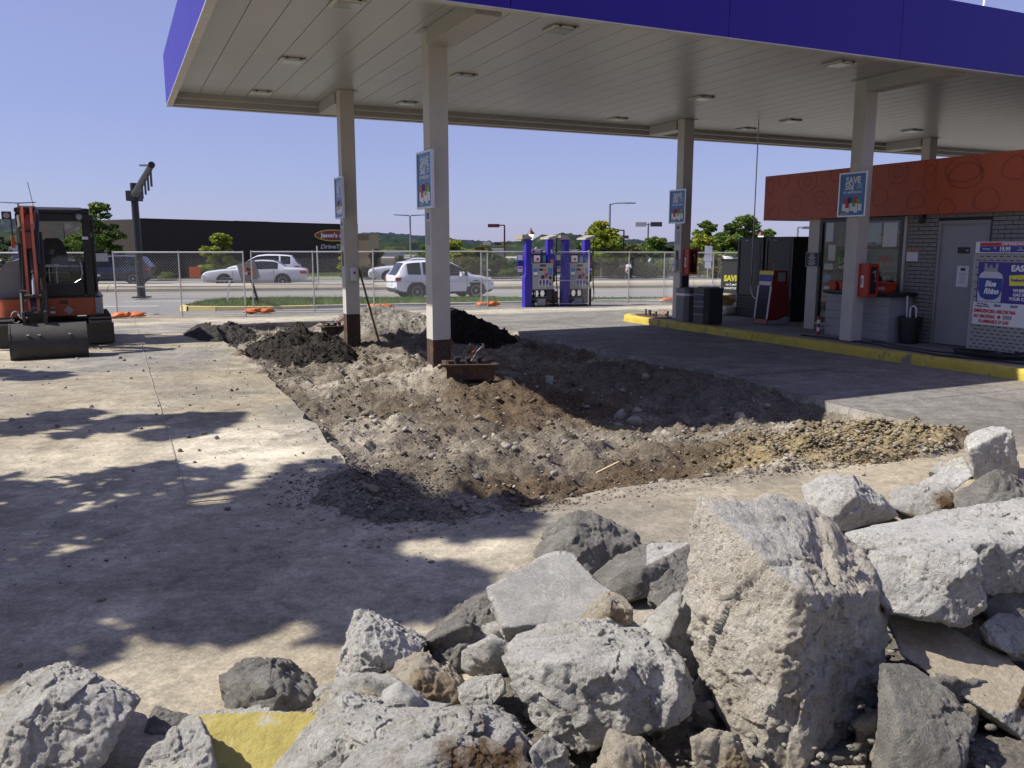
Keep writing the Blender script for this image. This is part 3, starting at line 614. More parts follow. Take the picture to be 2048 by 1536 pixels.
# ------------------------------------------------------------------ shop building
M_brick = mat('brick_paint', (0.26, 0.25, 0.24), 0.8, var=0.16, vscale=4, bump=0.3, bscale=40, spec=0.3)
M_mortar = mat('mortar_dark', (0.055, 0.05, 0.048), 0.95, var=0.2)
M_fas = mat('fascia_orange', (0.43, 0.075, 0.022), 0.45, var=0.10, vscale=2.0, bump=0.08, bscale=40)
M_fasd = paint('fascia_drawing_tone', (0.33, 0.052, 0.016), 0.45)
M_frame = paint('window_frame_dark', (0.03, 0.03, 0.033), 0.4); M_cream = paint('corner_post_cream', (0.47, 0.45, 0.40), 0.5)
M_door = mat('door_grey', (0.30, 0.30, 0.31), 0.5, var=0.06, vscale=4); M_doorf = paint('door_frame_grey', (0.27, 0.265, 0.26), 0.5)
M_steel = mat('steel', (0.55, 0.55, 0.54), 0.3, metal=0.9, var=0.1); M_paper = paint('paper_white', (0.72, 0.72, 0.74), 0.7); M_ink = paint('ink_dark', (0.03, 0.03, 0.04), 0.6)
M_black = mat('black_plastic', (0.018, 0.018, 0.02), 0.45, var=0.2, vscale=5); M_red = paint('safety_red', (0.42, 0.035, 0.02), 0.4); M_pink = paint('faded_pink', (0.45, 0.2, 0.2), 0.6)
M_w = paint('white_print', (0.78, 0.78, 0.78), 0.5); M_yp = paint('yellow_print', (0.75, 0.68, 0.06), 0.5); M_rp = paint('red_print', (0.50, 0.03, 0.03), 0.5); M_bp = paint('blue_print', (0.03, 0.045, 0.28), 0.4)
M_orp = paint('orange_print', (0.65, 0.2, 0.03), 0.5); M_gp = paint('green_print', (0.10, 0.42, 0.08), 0.5); M_lbp = paint('lightblue_print', (0.06, 0.20, 0.46), 0.4); M_greyp = paint('grey_print', (0.30, 0.31, 0.33), 0.5)
def glass(name, tintc=(0.02, 0.025, 0.025), fac=0.75, gl=0.03):
    m = bpy.data.materials.new(name); m.use_nodes = True; nt = m.node_tree; nt.nodes.clear(); out = nd(nt, 'ShaderNodeOutputMaterial')
    tr = nd(nt, 'ShaderNodeBsdfTransparent'); tr.inputs[0].default_value = (*[1 - fac * (1 - t) for t in tintc], 1)
    gs = nd(nt, 'ShaderNodeBsdfGlossy'); gs.inputs['Roughness'].default_value = gl; lw = nd(nt, 'ShaderNodeLayerWeight'); lw.inputs[0].default_value = .5; pw_ = nd(nt, 'ShaderNodeMath', operation='POWER'); nt.links.new(lw.outputs['Facing'], pw_.inputs[0]); pw_.inputs[1].default_value = 4.0; fr = nd(nt, 'ShaderNodeMath', operation='MULTIPLY_ADD'); nt.links.new(pw_.outputs[0], fr.inputs[0]); fr.inputs[1].default_value = .6; fr.inputs[2].default_value = .035
    nz = nd(nt, 'ShaderNodeTexNoise'); nz.inputs['Scale'].default_value = 1.2; bp = nd(nt, 'ShaderNodeBump'); bp.inputs['Strength'].default_value = 0.02
    nt.links.new(nz.outputs[0], bp.inputs['Height']); nt.links.new(bp.outputs[0], gs.inputs['Normal'])
    mx = nd(nt, 'ShaderNodeMixShader'); nt.links.new(fr.outputs[0], mx.inputs[0]); nt.links.new(tr.outputs[0], mx.inputs[1]); nt.links.new(gs.outputs[0], mx.inputs[2]); nt.links.new(mx.outputs[0], out.inputs[0])
    MATS[name] = m; return m
M_glass = glass('shop_glass', fac=0.10)
BU, BV = 12.5, 12.7
shop = lthing('shop_building', 'grey brick station shop with orange red fascia under the canopy', 'building', BU, BV, 0.145)
WZ0, WZ1 = 0.0, 2.22      # local: x = depth into the shop, y = -(distance along the front from the far corner), z above the walk
def vy(v): return v - BV
# walls with openings (window v 12.41-10.45, door 9.80-8.86)
ob('wall', MB().box(0.02, vy(9.80), WZ0, 0.2, vy(10.42), WZ1).box(0.02, vy(-4), WZ0, 0.2, vy(8.86), WZ1).box(0.02, vy(9.79), 2.06, 0.2, vy(8.87), WZ1).box(0.02, vy(12.40), WZ0, 0.2, vy(10.43), 0.14), M_mortar, shop)
ob('far_wall', MB().box(0.28, vy(12.55), 0, 10, vy(12.69), WZ1), M_brick, shop); ob('roof', MB().box(-0.02, vy(-4), WZ1 + 0.5, 10, vy(12.68), WZ1 + 0.6), M_mortar, shop)
ob('ceiling', MB().box(0.21, vy(-3.9), WZ1 - 0.02, 9.9, vy(12.54), WZ1 + 0.005), M_frame, shop)
BL, BH, BJ = 0.205, 0.057, 0.0105
bmesh_full = MB().box(-0.012, -BL / 2, 0, 0.05, BL / 2, BH, b=0.004).mesh('brick'); bmesh_full.materials.append(M_brick)
many = MB(); nb_ = 0
def bricks(v_hi, v_lo, z0, z1, single=True):
    global nb_
    row = int(round(z0 / (BH + BJ)))
    while (row + 1) * (BH + BJ) <= z1 + 0.02:
        z = row * (BH + BJ) + BJ; p = v_hi - (0 if row % 2 == 0 else (BL + BJ) / 2); first = True
        a = v_hi
        cuts = []
        if row % 2: cuts.append((v_hi, v_hi - (BL + BJ) / 2 + BJ)); p = v_hi - (BL + BJ) / 2
        while p - 0.03 > v_lo: cuts.append((p, max(p - BL, v_lo))); p -= BL + BJ
        for (h, l) in cuts:
            if h - l < 0.03: continue
            jz = random.uniform(-.003, .003)
            if single and nb_ < 290:
                o = ob('brick', bmesh_full, None, shop, (jz, vy((h + l) / 2), z)); o.scale = (1, (h - l) / BL, 1); nb_ += 1
            else: many.box(-0.012 + jz, vy(l), z, 0.05, vy(h), z + BH)
        row += 1
bricks(10.40, 9.815, 0, 2.2); bricks(8.845, 8.02, 1.42, 2.2); bricks(12.39, 11.6, 0, 0.13); bricks(9.80, 8.86, 2.09, 2.2); bricks(8.845, 8.02, 0, 1.41, False); bricks(8.0, 3.0, 0, 2.2, False); bricks(11.58, 10.43, 0, 0.13, False)
o = ob('brickwork', many, M_brick, shop); o['kind'] = 'stuff'
# fascia band, wrapping the far end, panels of 2.4 m
FZ0, FZ1 = 2.16, 3.06
for k in range(8):
    h = 13.9 - k * 2.4; ob('fascia_panel', MB().box(-0.13, vy(h - 2.397), FZ0, -0.02, vy(h), FZ1, b=.004), M_fas, shop)
ob('fascia_return', MB().box(-0.018, vy(13.79), FZ0, 10, vy(13.9), FZ1), M_fas, shop)
ob('fascia_soffit', MB().box(-0.018, vy(12.7), FZ0 + .01, 10, vy(13.78), FZ0 + .05), M_cream, shop)
mb = MB()
def ring_(cv_, cz, rad, wob=0.0, sq=1.0, w=0.02, a0=0, a1=2 * PI, seed=0):
    n = 26
    for k in range(n):
        t0, t1 = a0 + (a1 - a0) * k / n, a0 + (a1 - a0) * (k + 1) / n
        def pt(t, rr): q = rr * (1 + wob * math.sin(3 * t + seed) + .5 * wob * math.sin(7 * t + 2 * seed)); return (-0.1325, vy(cv_ + q * sq * math.cos(t)), min(cz + q * math.sin(t), 3.05))
        mb.quad(pt(t0, rad - w / 2), pt(t1, rad - w / 2), pt(t1, rad + w / 2), pt(t0, rad + w / 2))
for (cv_, cz, rad, wob, sq) in ((13.75, 2.85, .14, .1, .8), (13.35, 2.95, .14, .02, 1), (13.0, 2.45, .17, .07, 1), (12.7, 2.88, .2, .02, 1.2), (12.7, 2.88, .09, .02, 1.2), (12.35, 2.5, .18, .05, .9), (12.35, 2.5, .08, 0, 1), (12.0, 2.95, .12, .1, 1), (11.65, 2.4, .2, .1, 1.0), (11.4, 2.85, .18, .02, 1.3), (10.95, 2.5, .16, .1, 1), (10.6, 2.9, .2, .02, 1), (10.6, 2.9, .1, .02, 1), (10.2, 2.4, .14, .1, 1.2),
                              (9.95, 2.75, .22, .02, .55), (9.95, 2.95, .14, .05, .8), (9.35, 2.85, .2, .03, 1.6), (9.3, 2.75, .2, .03, 1.5), (8.9, 2.35, .17, .06, 1.3), (8.5, 2.8, .18, .1, 1), (8.1, 2.5, .2, .03, 1), (7.7, 2.9, .2, .03, 1.3), (13.6, 2.3, .12, .12, 1.3), (9.6, 2.27, .13, .1, 1.2), (12.05, 2.33, .1, 0, 1)):
    ring_(cv_, cz, rad, wob, sq, 0.03, seed=cv_)
o = ob('fascia_drawing', mb, M_fasd, shop); o['kind'] = 'stuff'
ob('corner_post', MB().box(-0.03, vy(12.42), 0, 0.26, vy(12.70), FZ0 - .003, b=.01), M_cream, shop)
win = ob('window_frame', MB().box(-0.02, vy(12.36), 0.15, 0.06, vy(12.41), FZ0 - .01).box(-0.02, vy(10.47), 0.15, 0.06, vy(10.56), FZ0 - .01).box(-0.02, vy(12.36), 0.15, 0.06, vy(10.56), 0.23).box(-.02, vy(12.36), FZ0 - .07, .06, vy(10.56), FZ0 - .01).box(-.02, vy(11.5), .231, .06, vy(11.44), FZ0 - .071), M_frame, shop)
ob('sill', MB().box(-0.05, vy(12.40), 0.125, 0.1, vy(10.44), 0.148, b=.005), M_cream, win)
ob('window_trim', MB().box(-.03, vy(10.415), 0, .05, vy(10.465), FZ0 - .01), M_cream, win)
for a, b in ((12.355, 11.505), (11.435, 10.565)): ob('pane', MB().box(0.012, vy(b), 0.232, 0.020, vy(a), FZ0 - .072), M_glass, win)
# sheets stuck inside the glass
def sheet(v0, v1, z0, z1, m, x=0.026, name='window_sheet'): return ob(name, MB().box(x, vy(v1), z0, x + .003, vy(v0), z1), m, shop)
M_sheet = paint('sheet_pale', (0.72, 0.78, 0.77), 0.7); M_sheet2 = paint('sheet_green', (0.45, 0.60, 0.58), 0.7)
sheet(12.30, 12.12, 1.72, 2.08, M_sheet); sheet(12.22, 12.04, 1.36, 1.66, M_sheet); sheet(12.30, 12.08, 1.18, 1.3, M_sheet2); sheet(12.3, 12.12, .95, 1.1, M_lbp); sheet(12.28, 12.14, .72, .86, M_sheet); sheet(12.12, 11.98, .55, .82, M_sheet); sheet(11.95, 11.7, 1.2, 1.5, M_ink, .028); sheet(11.3, 11.0, 1.7, 2.05, M_sheet2); sheet(10.95, 10.65, 1.62, 2.05, M_sheet)
sheet(11.38, 10.60, 1.18, 1.58, paint('sheet_dim', (.16, .22, .21), .7), .03); sheet(11.38, 10.6, .72, .92, M_rp); sheet(11.3, 10.62, .42, .68, M_sheet)
for s_, sz, m_, v_, z_ in (('SAVE', .17, M_gp, 11.78, 1.36), ('/99¢', .19, M_rp, 10.88, 1.38), ('SAVE 6', .13, M_w, 10.86, .82), ('on 2 packs', .07, M_w, 11.78, 1.24)):
    letters(s_, sz, m_, shop, (0.0255 if s_ != 'SAVE' else .02, vy(v_), z_), 's', bold=.004, squash=1.0, name='window_lettering')
# inside: dim shelving behind the glass
for z in (.05, .45, .85, 1.25, 1.65): ob('shelf', MB().box(.30, vy(12.3), z, .62, vy(10.5), z + .02), M_greyp, shop)
ob('shelf_back', MB().box(.63, vy(12.3), 0, .66, vy(10.5), 2.0), M_frame, shop)
for gi, gc in enumerate(((.45, .05, .04), (.55, .45, .08), (.06, .12, .4), (.6, .6, .58), (.08, .3, .1), (.4, .18, .05))):
    mb = MB()
    for k in range(34): a = random.uniform(10.55, 12.22); z = random.choice((.07, .47, .87, 1.27, 1.67)); h = random.uniform(.12, .27); mb.box(.33 + .01 * gi, vy(a), z, .45, vy(a + .065), z + h)
    o = ob('goods', mb, paint('goods_tone_%d' % gi, gc, .5), shop); o['kind'] = 'stuff'
ob('floor', MB().box(.21, vy(-3.9), -.03, 9.9, vy(12.54), -.005), M_greyp, shop)
# door
ob('door_frame', MB().box(-0.03, vy(9.79), 0, .1, vy(9.735), 2.05).box(-0.03, vy(8.925), 0, .1, vy(8.87), 2.05).box(-0.03, vy(9.734), 1.99, .1, vy(8.926), 2.05), M_doorf, shop)
door = ob('door', MB().box(0.0, vy(9.73), .02, .05, vy(8.93), 1.985, b=.004), M_door, shop)
for z in (.3, 1.0, 1.7): ob('hinge', MB().tube([(-.008, vy(9.732), z), (-.008, vy(9.732), z + .1)], .009, 8), M_doorf, door)
ob('door_handle', MB().tube([(-.02, vy(8.99), .98), (-.06, vy(8.99), .98), (-.065, vy(9.12), .985)], .011, 8).box(-.012, vy(9.02), .9, 0.0, vy(8.965), 1.1, b=.004), M_steel, door)
ob('push_plate', MB().box(-.004, vy(8.99), .55, 0.0, vy(8.95), .85), paint('brass_worn', (.3, .22, .09), .4), door)
pl = ob('door_plate', MB().box(-.006, vy(9.42), 1.52, -.001, vy(9.2), 1.62, b=.001), M_ink, door); letters('61', .045, M_w, door, (-.0065, vy(9.24), 1.57), 's')
ob('door_notice', MB().box(-.004, vy(9.40), .98, -.001, vy(9.19), 1.32), M_paper, door)
ob('notice_print', MB().box(-.0055, vy(9.335), 1.24, -.0045, vy(9.25), 1.285), M_ink, door)
mb = MB()
for k in range(8): w_ = random.uniform(.04, .075); mb.box(-.0055, vy(9.295 + w_), 1.20 - k * .022, -.0045, vy(9.295 - w_), 1.206 - k * .022)
o = ob('notice_lines', mb, M_greyp, door); o['kind'] = 'stuff'
ob('wall_notice', MB().box(-.02, vy(10.385), 1.38, -.013, vy(10.16), 1.56), M_paper, shop); ob('wall_notice_heading', MB().box(-.0225, vy(10.385), 1.53, -.0205, vy(10.16), 1.56), M_orp, shop)
camm = ob('security_camera', MB().lathe([(.0, -.05), (.03, -.045), (.045, 0), (.05, .03), (.05, .06)], 14, M=Matrix.Translation((-.07, vy(10.1), 2.06))).box(-.1, vy(10.14), 2.11, -.013, vy(10.06), 2.155), M_black, shop)
# black notice board on the corner post
nb2 = lthing('notice_board', 'small black notice board with white lines on the shop corner post', 'sign', BU - 0.035, 12.56, 1.38)
ob('board', MB().box(-.012, -.17, 0, -.002, .17, .28, b=.002), M_greyp, nb2); ob('board_face', MB().box(-.0145, -.158, .012, -.0125, .158, .268), M_ink, nb2)
mb = MB()
for k in range(10): w_ = random.uniform(.05, .11); mb.box(-.0165, -w_, .036 + k * .023, -.015, w_, .044 + k * .023)
o = ob('board_lines', mb, M_w, nb2); o['kind'] = 'stuff'

# ------------------------------------------------------------------ things along the raised walk
ZW = 0.149
# propane exchange cage
cage = lthing('propane_cage', 'grey slotted steel propane cage with blue poster and red warning text', 'cage', 11.88, 8.67, ZW)
M_galv = mat('galvanised', (0.34, 0.335, 0.325), 0.45, metal=0.35, var=0.1, vscale=3)
ob('frame', MB().box(0, -2.0, .05, .03, 0, 1.52, b=.004).box(.031, -.03, .05, .56, 0, 1.52).box(.031, -2.0, 1.49, .56, -.031, 1.52).box(.031, -2.0, .05, .56, -.031, .08).box(.031, -2, .081, .56, -1.97, 1.489), M_galv, cage)
for y in (-.06, -1.9):
    for x in (.03, .5): ob('foot', MB().box(x, y - .03, 0, x + .04, y + .03, .049), M_galv, cage)
mb = MB()
for k in range(26):
    z = .1 + k * .055
    for j in range(17):
        y = -.05 - j * .105 - (k % 2) * .05
        if -1.30 < y < -.15 and .50 < z < 1.40: continue
        mb.box(-.0025, y - .065, z, -.0008, y, z + .014)
o = ob('slots', mb, M_ink, cage); o['kind'] = 'stuff'
M_purple = paint('poster_indigo', (0.045, 0.03, 0.24), 0.35)
ob('poster', MB().box(-.012, -1.75, .80, -.0035, -.1, 1.40, b=.001), M_purple, cage)
ob('warning_sheet', MB().box(-.014, -1.75, .46, -.0035, -.07, .797), M_paper, cage)
ob('price_board', MB().box(-.02, -2.0, 1.53, .02, -.03, 1.70, b=.003), M_paper, cage); ob('price_band', MB().box(-.0225, -1.95, 1.545, -.0205, -.1, 1.635), M_bp, cage); ob('price_heading', MB().box(-.0225, -1.95, 1.638, -.0205, -.1, 1.688), M_rp, cage)
letters('LOW PRICES ON PROPANE', .042, M_w, cage, (-.024, -.70, 1.663), 's', bold=.002)
letters('$', .05, M_w, cage, (-.024, -.345, 1.605), 's'); letters('19.99', .088, M_w, cage, (-.024, -.50, 1.588), 's', bold=.003, squash=.9); letters('Exchange', .032, M_w, cage, (-.024, -.21, 1.595), 's'); letters('No\nExchange', .026, M_w, cage, (-.024, -.74, 1.595), 's'); letters('$', .05, M_w, cage, (-.024, -.87, 1.605), 's')
# printed cylinder on the poster
P = [(-.50, .82), (-.48, .805), (-.15, .805), (-.125, .82), (-.12, 1.15), (-.14, 1.22), (-.2, 1.26), (-.42, 1.26), (-.49, 1.22), (-.51, 1.15)]
ob('printed_cylinder', MB().prism(P, 'x', -.0145, -.0125), paint('cylinder_print', (.55, .56, .6), .4), cage)
ob('printed_valve', MB().prism([(-.41, 1.262), (-.20, 1.262), (-.2, 1.38), (-.24, 1.38), (-.25, 1.31), (-.28, 1.31), (-.285, 1.36), (-.325, 1.36), (-.33, 1.31), (-.37, 1.31), (-.38, 1.38), (-.42, 1.38)], 'x', -.0145, -.0125), M_greyp, cage)
P = [(-.505, 1.16), (-.505, .98), (-.46, .88), (-.38, .84), (-.26, .84), (-.17, .88), (-.125, .98), (-.125, 1.16)]
ob('printed_label', MB().prism(P, 'x', -.0165, -.0148), M_bp, cage)
letters('Blue', .115, M_w, cage, (-.0175, -.32, 1.075), 's', bold=.005, shear=.25, squash=.85); letters('Rhino', .115, M_w, cage, (-.0175, -.34, .965), 's', bold=.005, shear=.25, squash=.85)
letters('EASY', .12, M_w, cage, (-.0135, -.62, 1.31), 's', bold=.005, align='LEFT'); letters('WHERE\nGAS IN\nYOUR CAR', .062, M_w, cage, (-.0135, -.78, .93), 's', bold=.002)
ob('poster_tag', MB().prism([(-.60, 1.21), (-.9, 1.23), (-.89, 1.07), (-.615, 1.06)], 'x', -.0145, -.0125), M_yp, cage); letters('fuelperks', .06, M_bp, cage, (-.0155, -.635, 1.145), 's', align='LEFT', bold=.002)
letters('EMERGENCIES:1.800.258.7466', .072, M_rp, cage, (-.0155, -.09, .665), 's', align='LEFT', bold=.003, squash=.72); letters('NO SMOKING', .07, M_rp, cage, (-.0155, -.09, .585), 's', align='LEFT', bold=.003, squash=.78); letters('FLAMMABLE LP GAS', .07, M_rp, cage, (-.0155, -.18, .51), 's', align='LEFT', bold=.003, squash=.78)
letters('How Propane\nExchange Works:', .033, M_ink, cage, (-.0155, -.22, .755), 's', bold=.001); letters('DROP', .05, M_bp, cage, (-.0155, -.46, .755), 's', bold=.002, squash=.85); letters('SWAP', .05, M_bp, cage, (-.0155, -.72, .755), 's', bold=.002, squash=.85)
ob('symbol_box', MB().box(-.0165, -.7, .56, -.0148, -.56, .62), M_greyp, cage); ob('no_smoking_ring', MB().lathe([(.02, 0), (.027, 0), (.027, .002), (.02, .002)], 16, M=Matrix.Translation((-.015, -.50, .588)) @ Matrix.Rotation(-PI / 2, 4, 'Y')), M_rp, cage)
for k in range(7): # cylinders standing inside
    y = -.22 - k * .26
    if y > -1.9: ob('gas_cylinder', MB().lathe([(.10, 0), (.12, .02), (.12, .28), (.1, .35), (.05, .38), (.05, .42)], 12, M=Matrix.Translation((.3, y, .09))), M_paper, cage)
# service counter with bins on it
M_counter = mat('counter_grey', (0.30, 0.30, 0.31), 0.6, var=0.08, vscale=2.0)
ct = lthing('service_counter', 'grey panelled service counter with black top in front of the shop window', 'counter', 11.86, 11.55, ZW)
for k in range(5): ob('panel', MB().box(0, -1.42 + .003, .03 + k * .148, .02, -.71 - .003, .03 + k * .148 + .145, b=.003), M_counter, ct)
for k in range(5): ob('panel', MB().box(0, -.71 + .003, .03 + k * .148, .02, 0, .03 + k * .148 + .145, b=.003), M_counter, ct)
ob('carcass', MB().box(.021, -1.42, 0, .55, 0, .77), M_counter, ct)
ob('counter_top', MB().box(-.05, -1.5, .775, .58, .05, .845, b=.03), M_black, ct)
def tub(name, label, u, v, z, w, d, h, m, cat='tub', group=None):
    t = lthing(name, label, cat, u, v, z, group); mb = MB(); tw = .86
    o = [(-w / 2 * tw, -d / 2 * tw), (w / 2 * tw, -d / 2 * tw), (w / 2 * tw, d / 2 * tw), (-w / 2 * tw, d / 2 * tw)]; p = [(x / tw, y / tw) for x, y in o]; q = [(x * .93 / tw, y * .93 / tw) for x, y in o]; i_ = [(x * .93, y * .93) for x, y in o]
    V = [(x, y, 0) for x, y in o] + [(x, y, h) for x, y in p] + [(x, y, h) for x, y in q] + [(x, y, .01) for x, y in i_]
    F = [(3, 2, 1, 0), (12, 13, 14, 15)] + [(a + i, a + (i + 1) % 4, a + 4 + (i + 1) % 4, a + 4 + i) for a in (0, 4, 8) for i in range(4)]
    ob('body', mb.add(V, F), m, t); e = .012
    ob('rim', MB().box(-w / 2 - e, -d / 2 - e, h - .02, w / 2 + e, -d / 2 - .001, h + .003).box(-w / 2 - e, d / 2 + .001, h - .02, w / 2 + e, d / 2 + e, h + .003).box(-w / 2 - e, -d / 2, h - .02, -w / 2 - .001, d / 2, h + .003).box(w / 2 + .001, -d / 2, h - .02, w / 2 + e, d / 2, h + .003), m, t)
    return t
M_redtub = paint('tub_red', (0.48, 0.05, 0.02), 0.45)
tub('plastic_tub', 'small red plastic tub on the counter end nearest the vending coolers', 11.98, 11.45, ZW + .845, .2, .17, .16, M_redtub, group='red tubs on the counter'); tub('plastic_tub', 'small orange red plastic tub under the blue washer jug', 12.0, 11.20, ZW + .845, .22, .2, .15, M_redtub, group='red tubs on the counter')
tb = tub('plastic_tub', 'wide red tub with white script behind the shop column', 12.0, 10.55, ZW + .845, .26, .62, .17, M_redtub, group='red tubs on the counter'); letters('Ready', .09, M_w, tb, (-.125, -.16, .075), 's', shear=.3)
jg = lthing('washer_jug', 'clear plastic washer fluid jug with pink blue label on the counter', 'jug', 12.16, 11.3, ZW + .845)
M_jug = paint('jug_plastic', (.5, .5, .58), .3); ob('body', MB().lathe([(.06, 0), (.075, .01), (.075, .2), (.05, .26), (.022, .29), (.022, .31)], 16), M_jug, jg); ob('cap', MB().lathe([(.026, .31), (.026, .34), (.02, .345)], 12), M_w, jg); ob('label', MB().lathe([(.076, .06), (.077, .061), (.077, .15), (.076, .151)], 16), M_lbp, jg)
sb = lthing('marker_post', 'small red and white banded bottle at the foot of the service counter', 'bottle', 11.78, 11.62, ZW)
for k in range(5): ob('band', MB().lathe([(.028, k * .07), (.03, k * .07 + .003), (.03, k * .07 + .067), (.028, k * .07 + .069)], 12), M_red if k % 2 == 0 else M_w, sb)
# mop bucket
bk = lthing('squeegee_bucket', 'black bucket with white squeegee handles between counter and grey door', 'bucket', 12.15, 9.93, ZW)
ob('bucket_body', MB().lathe([(.14, 0), (.15, .01), (.19, .42), (.20, .42), (.20, .45), (.18, .45), (.15, .06), (.0, .06)], 18), M_black, bk)
ob('squeegee_handle', MB().tube([(.02, .08, .1), (-.0, .1, .8)], .014, 8), M_paper, bk); ob('hook_handle', MB().tube([(-.05, -.02, .3)] + [(-.05, -.02 - .06 + .06 * math.cos(a), .55 + .09 * math.sin(a)) for a in np.linspace(0, PI, 8)] + [(-.05, -.14, .35)], .014, 8), M_paper, bk)
# hoses lying along the kerb
M_hose = mat('hose_rubber', (.016, .016, .017), .55, var=.2)
for k, (lab, off) in enumerate((('long black hose lying along the yellow kerb', 0), ('second black hose looped beside the propane cage', .14))):
    P = []
    for t in np.linspace(0, 1, 60):
        v_ = 11.6 - 5.6 * t if k == 0 else 10.2 - 4.0 * t; u_ = 11.34 + off + .10 * math.sin(9 * t + 2 * k) * (1 + t) + .03 * math.sin(31 * t); P.append(W(u_, v_, ZW + .014 + (.02 if k else 0)))
    tag(ob('hose', MB().tube(P, .014, 7), M_hose, smooth=True), lab, 'hose', 'black hoses on the walk')
tag(ob('hose', MB().tube([W(11.62 + (.22 + .02 * k_ / 12) * math.cos(k_ * .42), 8.1 + (.5 + .02 * k_ / 12) * math.sin(k_ * .42), ZW + .014 + .0018 * k_) for k_ in range(45)], .014, 7), M_hose, smooth=True), 'coiled black hose in front of the propane cage', 'hose', 'black hoses on the walk')

# drink coolers
M_cool = mat('cooler_black', (0.030, 0.031, 0.035), 0.5, var=0.12, vscale=3); M_cool2 = mat('cooler_side', (0.012, 0.012, 0.013), 0.6, var=.1)
for k, (v0, lab) in enumerate(((14.75, 'tall black cooler cabinet next to the red display stand'), (15.68, 'tall black cooler cabinet with louvres behind the steel conduit'))):
    t = lthing('cooler_cabinet', lab, 'cooler', 13.22, v0, ZW, 'black coolers beside the shop'); w = .9; hgt = 1.83
    ob('cabinet', MB().box(.03, -w, .0, .75, 0, hgt, b=.008), M_cool2, t)
    ob('door', MB().box(-.012, -w + .02, .52, .028, -.02, hgt - .03, b=.008), M_cool, t); ob('door_inset', MB().box(-.018, -w + .1, .60, -.0125, -.2, hgt - .14, b=.002), M_cool, t)
    ob('door_handle', MB().box(-.03, -.1, .55, -.0125, -.08, hgt - .08, b=.004), M_black, t)
    for j in range(5): ob('louvre', MB().box(-.01, -w + .04, .22 + j * .055, .028, -.06, .22 + j * .055 + .03, b=.004), M_cool, t)
    ob('kick_panel', MB().box(.0, -w + .02, .02, .028, -.02, .19), M_cool2, t); letters('Thaw', .04, M_w, t, (-.0135, -.32, hgt - .075), 's', name='maker_lettering')
cd = lthing('steel_conduit', 'thin steel conduit running down from the canopy to a junction box', 'conduit', 13.1, 15.02, ZW)
M_emt = mat('conduit_steel', (.5, .5, .5), .4, metal=.6, var=.1)
ob('pipe', MB().tube([(0, 0, SOF - ZW), (0, 0, .72), (0, -.02, .60), (0, -.08, .50), (0, -.16, .455), (0, -.24, .45)], .014, 10), M_emt, cd, smooth=True); ob('junction_box', MB().box(-.04, -.36, .40, .03, -.241, .5, b=.006), M_emt, cd); ob('tail_pipe', MB().tube([(0, -.361, .445), (0, -.95, .43)], .013, 8), M_emt, cd)
# red display stand, tapered
ds = lthing('display_stand', 'red tapered display stand with white framed front beside the coolers', 'stand', 12.28, 13.55, ZW); M_dred = mat('display_red', (.20, .016, .012), .5, var=.12, vscale=3)
prof = [(0.0, 0), (.62, 0), (.50, 1.12), (.13, 1.12)]
ob('body', MB().prism(prof, 'y', 0, .42), M_dred, ds)
def onf(t, y, d=.006): return (prof[0][0] + (prof[3][0]) * t - d, y, 1.12 * t)
def facep(name, t0, t1, y0, y1, m, d=.006): return ob(name, MB().add([onf(t0, y0, d), onf(t0, y1, d), onf(t1, y1, d), onf(t1, y0, d), onf(t0, y0, .001), onf(t0, y1, .001), onf(t1, y1, .001), onf(t1, y0, .001)], [(0, 1, 2, 3), (0, 1, 5, 4), (1, 2, 6, 5), (2, 3, 7, 6), (3, 0, 4, 7)]), m, ds)
facep('front_opening', .1, .72, .05, .37, M_ink); facep('label_strip', .73, .80, .03, .39, M_paper); facep('header', .82, .92, .0, .42, M_bp, .008); facep('header_top', .925, .995, 0, .42, M_yp, .008); facep('kick', .01, .09, .02, .40, M_pink); facep('frame_side', .1, .72, .0, .045, M_paper, .008); facep('frame_side', .1, .72, .375, .42, M_paper, .008)
ob('side_sticker', MB().box(.24, -.004, .9, .44, -.001, 1.08), M_greyp, ds); ob('scuffed_foot', MB().prism([(.005, .005), (.612, .005), (.60, .13), (.5, .16), (.3, .09), (.015, .08)], 'y', -.004, -.001), M_greyp, ds)
ob('wire_sign', MB().tube([(.3, .2, 1.12), (.3, .2, 1.32)], .006, 6).box(.15, .195, 1.3, .36, .205, 1.325), M_orp, ds)
# firewood bundles
M_bag = mat('bag_yellow', (.50, .34, .06), .35, var=.45, vscale=12, bump=.6, bscale=30, col2=(.62, .55, .40), c2scale=5, c2lo=.5, c2hi=.62); M_box = mat('bag_white', (.62, .58, .52), .5, var=.25, vscale=8)
def bag(name, label, u, v, z, su, sv, sz, m, seed):
    V, F = ICO[3]; q = np.sign(V) * np.abs(V) ** 0.55; q = q / np.abs(q).max(0); q = q * np.array([su, sv, sz]) / 2; q += (0.03 * fbm(V, 2.5, 3, seed))[:, None] * V
    o = ob(name, npmesh(name, q, F, True), m, None, W(u, v, z + sz / 2 - .01), (0, 0, ROT + .1 * math.sin(seed * 3))); return tag(o, label, 'firewood', 'wrapped firewood on the walk')
bag('firewood_bundle', 'yellow wrapped firewood bundle lying on top of the other two', 13.2, 16.1, ZW + .24, .6, .5, .26, M_bag, 1); bag('firewood_bundle', 'white wrapped firewood bundle with brown round print at the bottom right', 13.28, 15.9, ZW, .6, .4, .25, M_box, 2); bag('firewood_bundle', 'yellow wrapped firewood bundle at the bottom left of the stack', 13.15, 16.34, ZW, .55, .4, .25, M_bag, 3)
